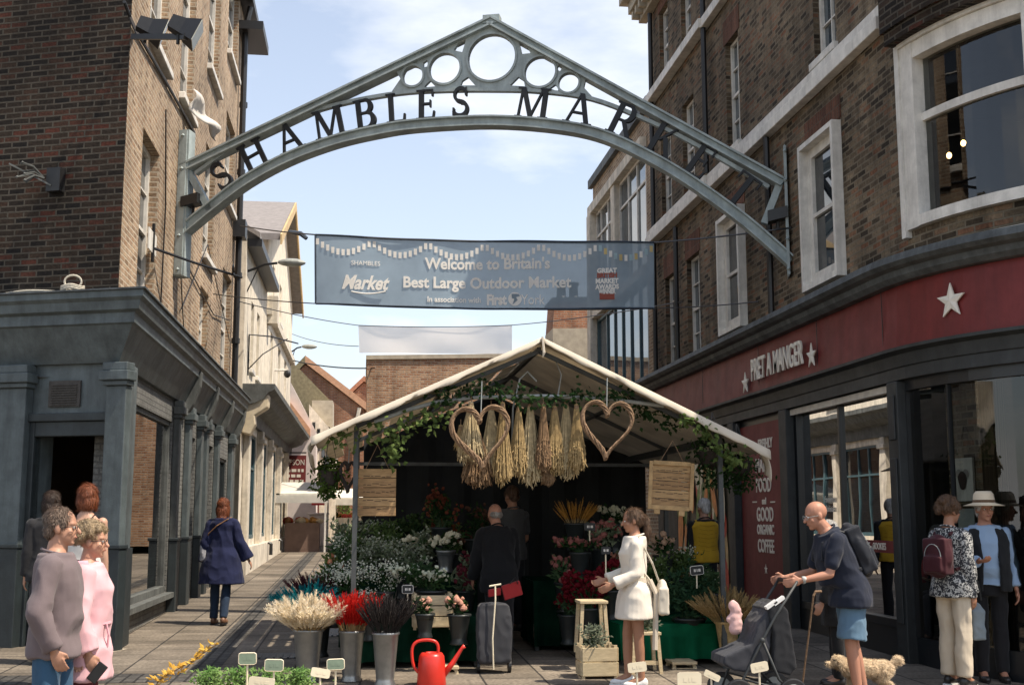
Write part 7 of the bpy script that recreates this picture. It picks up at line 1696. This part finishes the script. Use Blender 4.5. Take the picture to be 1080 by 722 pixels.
# inside the stall
J = person('florist in a grey top standing in the dark of the stall', 540, 513, 15.3, R(25), S_TAN, zoff=.12, hpit=10, armR=((.15, .1, -1), (-.2, .8, -.5)), armL=((.15, .1, -1), (-.2, .8, -.5)), vox=.01); top(J, fabric('grey_top', (.06, .06, .06)), 'shirt', sleeve=.45, hem=.85, inf=.02); trousers(J, fabric('black_cloth', (.015, .015, .016))); shoes(J, M_shoeb); hair(J, H_BRN, 'short'); done(J)
J = person('stooping man in a black jacket seen from behind with a grey shopping trolley', 527, 551, 13.5, R(12), S_RED, H=1.72, lean=14, hpit=8, armR=((.15, .2, -1), (.0, .5, -1)), armL=((.15, .2, -1), (0, .6, -1)), vox=.01); top(J, fabric('black_cloth_b', (.008, .008, .009)), 'jacket', sleeve=1, hem=.74, inf=.035, fold=.012, sr=.012); trousers(J, fabric('black_cloth_c', (.017, .016, .018))); shoes(J, M_shoeb); hair(J, H_GREY, 'fringe'); done(J)
c = AY(540, 622, 13.15); t = thing('shopping_bag', 'folded red bag against the black jacket of the stooping man', 'bag', c); b = MB(); b.obox(c+V(0, 0, .0), V(.1, .01, .03), V(0, .03, 0), V(-.02, 0, .075)); b.obox(c+V(-.19, 0, -.02), V(.07, .01, .01), V(0, .03, 0), V(0, 0, .04)); bevel(b.build('bag', fabric('red_bag', (.35, .03, .03)), t), .01)
b = MB(); b.tube([c+V(.06, -.03, .07), c+V(.03, -.05, .14), c+V(-.03, -.03, .07)], .007, 5); b.build('handle', M_black, t)
p = AG(521, 709); t = thing('shopping_trolley', 'two-wheeled shopping trolley with a grey fabric bag and white handle stem', 'trolley', p)
b = MB(); b.loft([[p+V(sx*wd, sy*.11+dy, z) for sx, sy in ((-1, -1), (1, -1), (1, 1), (-1, 1))] for (z, wd, dy) in ((.1, .15, 0), (.14, .165, 0), (.5, .175, .03), (.66, .16, .05), (.69, .13, .05))]); remesh(b, 'fabric_bag', fabric('trolley_grey', (.034, .035, .04), rough=.6), t, .012, 4, .01, 7)
b = MB(); b.tube([p+V(-.02, -.14, .05), p+V(-.03, -.14, .35), p+V(-.0, -.12, .74), p+V(0, -.1, .88)], .008, 6); b.tube([p+V(-.06, -.1, .87), p+V(.06, -.1, .89)], .01, 6); b.build('handle', M_card, t)
for sx in (-1, 1):
    b = MB(); b.tube([p+V(sx*.16-.015, .02, .07), p+V(sx*.16+.015, .02, .07)], .07, 16); b.build('wheel', M_black, t)

# woman in cream
J = person('woman with a brown ponytail in a belted cream jacket with bare legs, choosing flowers', 668, 536, 11.5, R(84), S_TAN, fem=True, hyaw=4, hpit=6, armL=((.14, .05, -1), (-.02, .9, -.42)), armR=((.12, .2, -1), (-.2, .9, -.3)), legL=((.0, -.06, -1), (0, -.05, -1)), legR=((0, .16, -1), (0, .0, -1)), vox=.007)
jk = top(J, fabric('cream_linen', (.68, .62, .53), .06, .35), 'jacket', sleeve=.95, hem=.66, inf=.02, flare=.07, fold=.009, sr=.004, cuff=.012, waist=.01)
b = MB(); b.loft([J.ring(z, .168+e, .136+e, .0, 26) for z, e in ((1.01, -.02), (1.012, .008), (1.062, .006), (1.064, -.02))]); b.tube([J.T((-.12, -.14, 1.04)), J.T((-.13, -.2, .9)), J.T((-.12, -.19, .6)), J.T((-.125, -.18, .36))], [.024, .026, .028, .028], 6); bl_ = b.build('belt', fabric('cream_linen_b', (.56, .49, .39), .06), jk)
hair(J, H_BRN, 'pony', 6); glasses(J, None, 1.1); shoes(J, M_shoew, M_shoew); 
b = MB(); b.loft([J.ring(z, rx, ry, 0, 22) for z, rx, ry in ((.66, .185, .145), (.78, .175, .135), (.95, .17, .125))]); remesh(b, 'skirt', fabric('black_skirt', (.015, .015, .016)), J.t, .01, 3)
done(J)
t = thing('tote_bag', 'cream cloth bag hanging behind the back of the woman in the cream jacket', 'bag', (0, 0, 0)); b = MB(); c = J.T((-.05, -.27, .86)); b.ell(c, .13, .06, .17, 12, 10); b.obox(c-V(0, 0, .03), V(.12, 0, 0), V(0, .045, 0), V(0, 0, .12)); remesh(b, 'bag', fabric('cream_canvas', (.62, .56, .46)), t, .011, 4, .01, 9)
b = MB(); b.tube([c+V(.05, .02, .14), J.T((-.1, -.17, 1.2)), J.T((-.14, -.03, 1.46)), J.T((-.14, .08, 1.3)), c+V(-.05, .1, .14)], .01, 6); b.build('strap', fabric('cream_canvas_b', (.55, .5, .4)), t); t.location = J.loc; t.rotation_euler = (0, 0, J.rz)

# person in yellow gilet
J = person('grey haired person in a mustard quilted gilet over black, seen from behind', 742, 526, 16.4, R(6), S_FAIR, hyaw=15, shw=1.05, vox=.01); top(J, fabric('black_knit', (.018, .018, .02)), 'jumper', sleeve=1, hem=.9, inf=.016); trousers(J, fabric('black_trousers', (.015, .015, .017))); shoes(J, M_shoeb); hair(J, H_WHT, 'short')
gm = fabric('mustard_quilt', (.5, .3, .025), .1, .2); gl_ = top(J, gm, 'gilet', sleeve=0, hem=.88, inf=.034, fold=.006)
b = MB()
for k in range(9):
    z = .94+.055*k; P = []
    for i in range(41):
        g = 2*PI*i/40; rx, ry = (.182 if z > 1.2 else .172)+.008, (.135 if z > 1.2 else .13); P.append(J.T((rx*math.cos(g), ry*math.sin(g)*1.08+.0, z+.03*(abs(math.cos(g))-.5))))
    b.tube(P, .004, 4)
b.build('stitching', fabric('mustard_dark', (.32, .18, .015)), gl_); done(J)

# man with pushchair
J = person('bald man in a navy polo shirt and blue shorts leaning on a pushchair', 866, 541, 10.35, R(87), S_RED, H=1.8, x=AY(898, 660, 10.35).x, lean=23, hpit=12, belly=.7, bulk=1.16, hyaw=4, armL=((.14, .3, -1), (.0, 1, -.2)), armR=((.14, .3, -1), (0, 1, -.2)), legL=((0, .1, -1), (0, -.12, -1)), legR=((0, -.1, -1), (0, -.2, -1)), vox=.007, curl=1.0, shw=1.06)
top(J, fabric('navy_jersey', (.014, .018, .032), .2), 'polo_shirt', sleeve=.46, hem=.8, inf=.026, fold=.011, sr=.01, high=.012); trousers(J, fabric('washed_blue_cotton', (.1, .17, .24), .15), 'shorts', .44, .018, .08, fold=.01, waist=.98); shoes(J, M_shoew, M_shoeb); hair(J, H_GREY, 'fringe') if False else None; glasses(J, M_rail)
S, E, W, f_ = J.arm[0]; b = MB(); b.tube([W-f_*.03, W-f_*.01], .032*J.s, 14); b.build('watch_strap', M_rail, J.t); b = MB(); b.ell(W-f_*.02+V(-.03, 0, .012), .012, .019, .019, 10, 8); b.build('watch', M_white, J.t)
done(J); STR_HAND = Matrix.Rotation(J.rz, 3, 'Z') @ ((J.arm[0][2]+J.arm[1][2])/2+J.arm[0][3]*.06) + J.loc
backpack(J, fabric('black_nylon', (.016, .018, .024), rough=.5), 'black backpack on the bald man pushing the pushchair', .16, .25, .085, 1.22)
J = person('white haired person in black with a walking stick half hidden behind the bald man', 878, 549, 11.35, R(75), S_FAIR, lean=4, armL=((.12, .1, -1), (0, .5, -1)), vox=.01); top(J, fabric('black_coat', (.016, .016, .017)), 'coat', sleeve=1, hem=.62, inf=.03, fold=.01); trousers(J, fabric('black_trousers_b', (.015, .015, .016))); shoes(J, M_shoeb); hair(J, H_WHT, 'short'); done(J)
a, c = AY(858, 628, 11.1), AG(846, 724); t = thing('walking_stick', 'thin pale walking stick between the pushchair and the bald man', 'stick', c); b = MB(); b.tube([c, a], .009, 8); b.tube([a, a+V(.02, 0, .04), a+V(.08, 0, .04)], .012, 8); b.build('shaft', M_wick, t); b = MB(); b.tube([c, c+V(0, 0, .04)], .014, 8); b.build('ferrule', M_black, t)

# couple by the shop window on the right
J = person('woman in a black and white patterned jacket and cream trousers with a maroon backpack', 1000, 526, 11.2, R(-62), S_TAN, fem=True, hyaw=-12, belly=.2, armR=((.1, -.02, -1), (.02, .18, -1)), armL=((.1, .05, -1), (0, .5, -.8)), legL=((0, .06, -1), (0, -.04, -1)), legR=((0, -.02, -1), (0, -.02, -1)), vox=.0075)
mm, tt_, pp = newmat('leaf_print'); tcn = nd(tt_, 'ShaderNodeTexCoord'); vo = nd(tt_, 'ShaderNodeTexNoise', Scale=34.0, Detail=3); vo.inputs['Distortion'].default_value = 1.6; rp = nd(tt_, 'ShaderNodeValToRGB'); rp.color_ramp.interpolation = 'CONSTANT'; rp.color_ramp.elements[0].color = (.02, .022, .028, 1); rp.color_ramp.elements[1].position = .52; rp.color_ramp.elements[1].color = (.42, .42, .4, 1)
tt_.links.new(tcn.outputs['Object'], vo.inputs['Vector']); tt_.links.new(vo.outputs[0], rp.inputs[0]); tt_.links.new(rp.outputs[0], pp.inputs['Base Color']); pp.inputs['Roughness'].default_value = .9
top(J, mm, 'jacket', sleeve=1, hem=.82, inf=.026, flare=.03, fold=.01, sr=.008); trousers(J, fabric('cream_chinos', (.55, .47, .36), .08), 'trousers', .97, .02, .062, fold=.01); shoes(J, M_shoeb, M_shoew); hair(J, H_BRN, 'curly', 9); done(J)
backpack(J, fabric('maroon_nylon', (.045, .008, .012), rough=.6), 'maroon backpack on the woman in the patterned jacket', .15, .21, .09, 1.2)
J = person('man in a pale straw hat and black gilet over a light blue shirt', 1037, 521, 11.45, R(165), S_RED, belly=.5, H=1.78, hyaw=10, armR=((.2, .15, -1), (-.4, .9, .1)), armL=((.2, -.05, -1), (.05, .3, -1)), vox=.0075)
top(J, fabric('light_blue_shirt', (.26, .36, .5), .08), 'shirt', sleeve=.95, hem=.9, inf=.018, fold=.01, sr=.01, high=.012); trousers(J, fabric('black_trousers_c', (.014, .014, .016))); shoes(J, M_shoeb); hair(J, H_WHT, 'short')
b = MB(); n = 22   # open gilet: two fronts and a back
for sd_ in (-1, 1):
    rg = []
    for (z, rx, ry, yo) in ((.84, .222, .18, .01), (.96, .22, .18, .02), (1.1, .2, .185, .03), (1.29, .215, .155, .01), (1.38, .205, .13, 0), (1.42, .18, .11, 0), (1.46, .11, .09, -.01)): 
        lo = [J.T(((rx)*math.cos(g), yo+ry*math.sin(g), z)) for g in [PI/2-sd_*(.42+(PI-.42)*i/14) for i in range(15)]]; hi = [J.T(((rx-.035)*math.cos(g), yo+(ry-.035)*math.sin(g), z)) for g in [PI/2-sd_*(.42+(PI-.42)*i/14) for i in range(15)]]; rg.append(lo+hi[::-1])
    b.loft(rg)
remesh(b, 'gilet', fabric('black_gilet', (.015, .016, .018)), J.t, .009, 2, .008, 8)
b = MB(); b.lathe([(.115, -.012), (.2, -.03), (.205, -.026), (.115, .0), (.108, .02), (.1, .085), (.075, .115), (.03, .108), (.001, .104)], (0, 0, 0), 30); hb = b
for i in range(len(hb.v)): v = hb.v[i]; hb.v[i] = J.Hd((v.x*.92, v.y*1.08-.005, v.z+.062))
ht = hb.build('hat', fabric('straw_hat', (.62, .52, .38), .06, .3), J.t, smooth=True); b = MB(); b.lathe([(.111, .0), (.114, .002), (.11, .03), (.105, .03)], (0, 0, 0), 30, False)
for i in range(len(b.v)): v = b.v[i]; b.v[i] = J.Hd((v.x*.92, v.y*1.08-.005, v.z+.062))
b.build('hat_band', fabric('brown_band', (.12, .07, .04)), ht, smooth=True); done(J)
c = AY(1031, 655, 11.25); t = thing('tote_bag', 'pale blue-grey bag hanging beside the black trousers of the man in the hat', 'bag', c); b = MB(); b.ell(c, .075, .05, .18, 12, 10); b.obox(c-V(0, 0, .03), V(.065, 0, 0), V(0, .04, 0), V(0, 0, .14)); remesh(b, 'bag', fabric('pale_blue_bag', (.2, .24, .27), rough=.6), t, .012, 4, .012, 9); b = MB(); b.tube([c+V(-.05, 0, .2), c+V(-.03, .0, .38), c+V(.03, 0, .38), c+V(.05, 0, .2)], .008, 5); b.build('handle', M_charc, t)

# customers inside the shop, seated at the window
def seated(label, x, y, rz, sk, hm, style, mt):
    J = person(label, 900, 560, y, rz, sk, H=1.72, x=x, lean=8, hpit=10, armL=((.15, .35, -1), (-.1, 1, .0)), armR=((.15, .35, -1), (-.1, 1, 0)), legL=((-.05, 1, -.05), (0, .05, -1)), legR=((.05, 1, -.05), (0, .05, -1)), vox=.011); top(J, mt, 'jumper', sleeve=1, hem=.84, inf=.022); trousers(J, fabric('dull_trousers', (.03, .03, .04))); shoes(J, M_shoeb); hair(J, hm, style); J.loc.z += .12; done(J)
    t = thing('stool', 'dark shop stool under the %s' % label.split(' seated')[0], 'stool', (x, y, gz(y)+.12)); b = MB(); zz = gz(y)+.12+(J.dz+.79)*J.s
    b.tube([(x, y, zz-.05), (x, y, zz)], .17, 18); b.build('seat', M_shoet, t)
    b = MB(); b.tube([(x, y, gz(y)+.12), (x, y, zz-.05)], .03, 8); b.tube([(x, y, gz(y)+.12), (x, y, gz(y)+.15)], .18, 18); b.build('pedestal', M_black, t)
seated('grey haired customer in a red jumper seated inside the shop window', 6.85, 13.75, R(110), S_FAIR, H_GREY, 'short', fabric('red_jumper', (.3, .03, .03)))
seated('brown haired customer in a dark top seated deeper inside the shop', 7.4, 14.5, R(150), S_FAIR, H_BRN, 'bob', fabric('dark_top', (.04, .035, .035)))
for k, (px, l) in enumerate(((376, 'far pedestrian in black, left of the pair up the lane'), (382.5, 'far pedestrian in black, right of the pair up the lane'))):
    J = person(l, px, 543+k, 44, R(8*k), S_FAIR, vox=.02, eyes=False, group='pair of far pedestrians'); top(J, fabric('far_black', (.02, .02, .024)), 'coat', sleeve=1, hem=.7, inf=.03); trousers(J, fabric('far_black_b', (.02, .02, .026))); shoes(J, M_shoeb); hair(J, H_DBRN, 'short'); done(J)

# pushchair
YP = 10.35; gP = gz(YP); t = thing('pushchair', 'dark grey pushchair with folded hood pushed by the bald man', 'pushchair', V(AY(795, 720, YP).x, YP, gP))
def q2(px, py): p = AY(px, py, YP); return p.x, p.z
def shell(name, pxs, hw, m, th=None, inset=0):
    b = MB(); P = [q2(*p) for p in pxs]; b.prism([(x, YP-hw, z) for x, z in P], (0, 2*hw, 0)); o = remesh(b, name, m, t, .011, 5, .006, 9); return o
M_psh = fabric('pushchair_grey', (.035, .037, .045), .2, rough=.7)
shell('seat', ((756, 697), (757, 689), (786, 676), (793, 655), (806, 634), (813, 640), (806, 664), (803, 690), (800, 706), (768, 704)), .2, M_psh)
shell('hood', ((801, 640), (812, 631), (822, 641), (831, 700), (824, 708), (806, 704), (807, 668)), .225, fabric('pushchair_black', (.016, .017, .02), rough=.7))
shell('basket', ((776, 728), (826, 722), (828, 727), (822, 736), (782, 737)), .18, M_psh)
b = MB(); hx, hz = STR_HAND.x, STR_HAND.z
for sy in (-1, 1):
    y = YP+sy*.23; w1, w2 = q2(770, 737), q2(826, 737); m0 = q2(795, 672)
    b.tube([(hx, y, hz), q2(808, 648)[:1]+(y,)+q2(808, 648)[1:], (m0[0], y, m0[1]), (q2(775, 712)[0], y, q2(775, 712)[1]), (w1[0], y, gP+.13)], .012, 8); b.tube([(m0[0], y, m0[1]), (q2(812, 712)[0], y, q2(812, 712)[1]), (w2[0], y, gP+.13)], .012, 8); b.tube([(q2(775, 712)[0], y, q2(775, 712)[1]), (q2(822, 724)[0], y, q2(822, 724)[1])], .009, 8)
    b.ell((m0[0], y, m0[1]), .025, .02, .025)
b.tube([(hx, YP-.23, hz), (hx, YP+.23, hz)], .012, 8); b.build('frame', M_rail if False else M_charc, t, smooth=True)
b = MB(); b.tube([(hx, YP-.22, hz), (hx, YP+.22, hz)], .018, 10); b.build('handle_grip', M_black, t)
for w_ in (q2(770, 737), q2(826, 737)):
    for sy in (-1, 1):
        y = YP+sy*.25; b = MB(); b.tube([(w_[0], y-.022, gP+.13), (w_[0], y+.022, gP+.13)], .128, 26); o = bevel(b.build('wheel', M_black, t), .012); b = MB(); b.tube([(w_[0], y-.026, gP+.13), (w_[0], y+.026, gP+.13)], .08, 20); b.build('rim', M_rail, o)
for (px, py) in ((821, 633), (813, 637)): 
    p = AY(px, py, YP-.2); b = MB(); b.obox(p, V(.045, 0, .03), V(0, .03, 0), V(-.006, 0, .012)); b.build('pale_strap', M_shoew, t)
c = AY(775, 650, YP+.05); tp_ = thing('pink_bundle', 'pale pink fluffy bundle resting at the front of the pushchair', 'blanket', c); b = MB()
for (dx, dz, r_) in ((0, 0, .055), (-.01, .095, .05), (.0, -.1, .06), (.01, .05, .052), (.01, -.055, .058), (.045, .02, .03), (-.05, -.02, .03)): b.ell(c+V(dx, 0, dz), r_, r_*.9, r_)
remesh(b, 'bundle', fabric('pale_pink_fleece', (.6, .38, .36), .15), tp_, .009, 14, .008, 14)
# dog
def dog():
    Yd = 10.7; x0 = AY(897, 712, Yd).x; g = gz(Yd); DS = .8; t = thing('dog', 'small curly cream dog walking to the left behind the bald man', 'dog', (x0, Yd, g)); o = V(x0, Yd, g); b = MB()
    def c(p, q_, r0, r1): ccap(b, o+V(*p)*DS, o+V(*q_)*DS, r0*DS, r1*DS, 12)
    def el(p, x_, y_, z_): b.ell(o+V(*p)*DS, x_*DS, y_*DS, z_*DS)
    c((.0, 0, .32), (.4, 0, .3), .105, .095); c((.02, 0, .3), (-.08, 0, .36), .085, .065); el((-.14, 0, .39), .075, .065, .07); c((-.17, 0, .375), (-.25, 0, .36), .038, .028)
    for sy in (-1, 1):
        c((.02, sy*.055, .28), (.03, sy*.06, .14), .05, .035); c((.03, sy*.06, .14), (.01, sy*.06, .03), .033, .028); el((-.005, sy*.06, .025), .04, .03, .025)
        c((.38, sy*.055, .28), (.33, sy*.06, .2), .065, .045); c((.33, sy*.06, .2), (.43, sy*.06, .13), .04, .032); c((.43, sy*.06, .13), (.41, sy*.06, .03), .03, .028); el((.395, sy*.06, .025), .04, .03, .025)
        el((-.12, sy*.065, .36), .03, .02, .06)
    c((.47, 0, .33), (.54, 0, .38), .03, .04); el((.565, 0, .4), .05, .045, .05)
    bo = remesh(b, 'body', mat('cream_curls', (.52, .4, .26), .95, .25, 30, .6, 60), t, .008, 1, .012, 26, 3)
    b = MB(); rg = random.Random(8); vs = bo.data.vertices
    for i in range(9000):
        v = vs[rg.randrange(len(vs))]; d = (v.normal+V(rg.gauss(0, .5), rg.gauss(0, .5), rg.gauss(-.2, .5))).normalized(); a = d.orthogonal().normalized(); p = o+v.co; b.poly([p-a*.0022, p+a*.0022, p+d*.026+V(.006, 0, -.008)])
    b.build('fur', mat('cream_fur', (.58, .45, .3), .95, .25, 30), t)
    e = MB(); e.ell(o+V(-.283, 0, .365)*DS, .011, .012, .01); e.build('nose', M_black, t)
    for sy in (-1, 1): e = MB(); e.ell(o+V(-.2, sy*.04, .41)*DS, .009, .009, .009); e.build('eye', M_black, t)
dog()
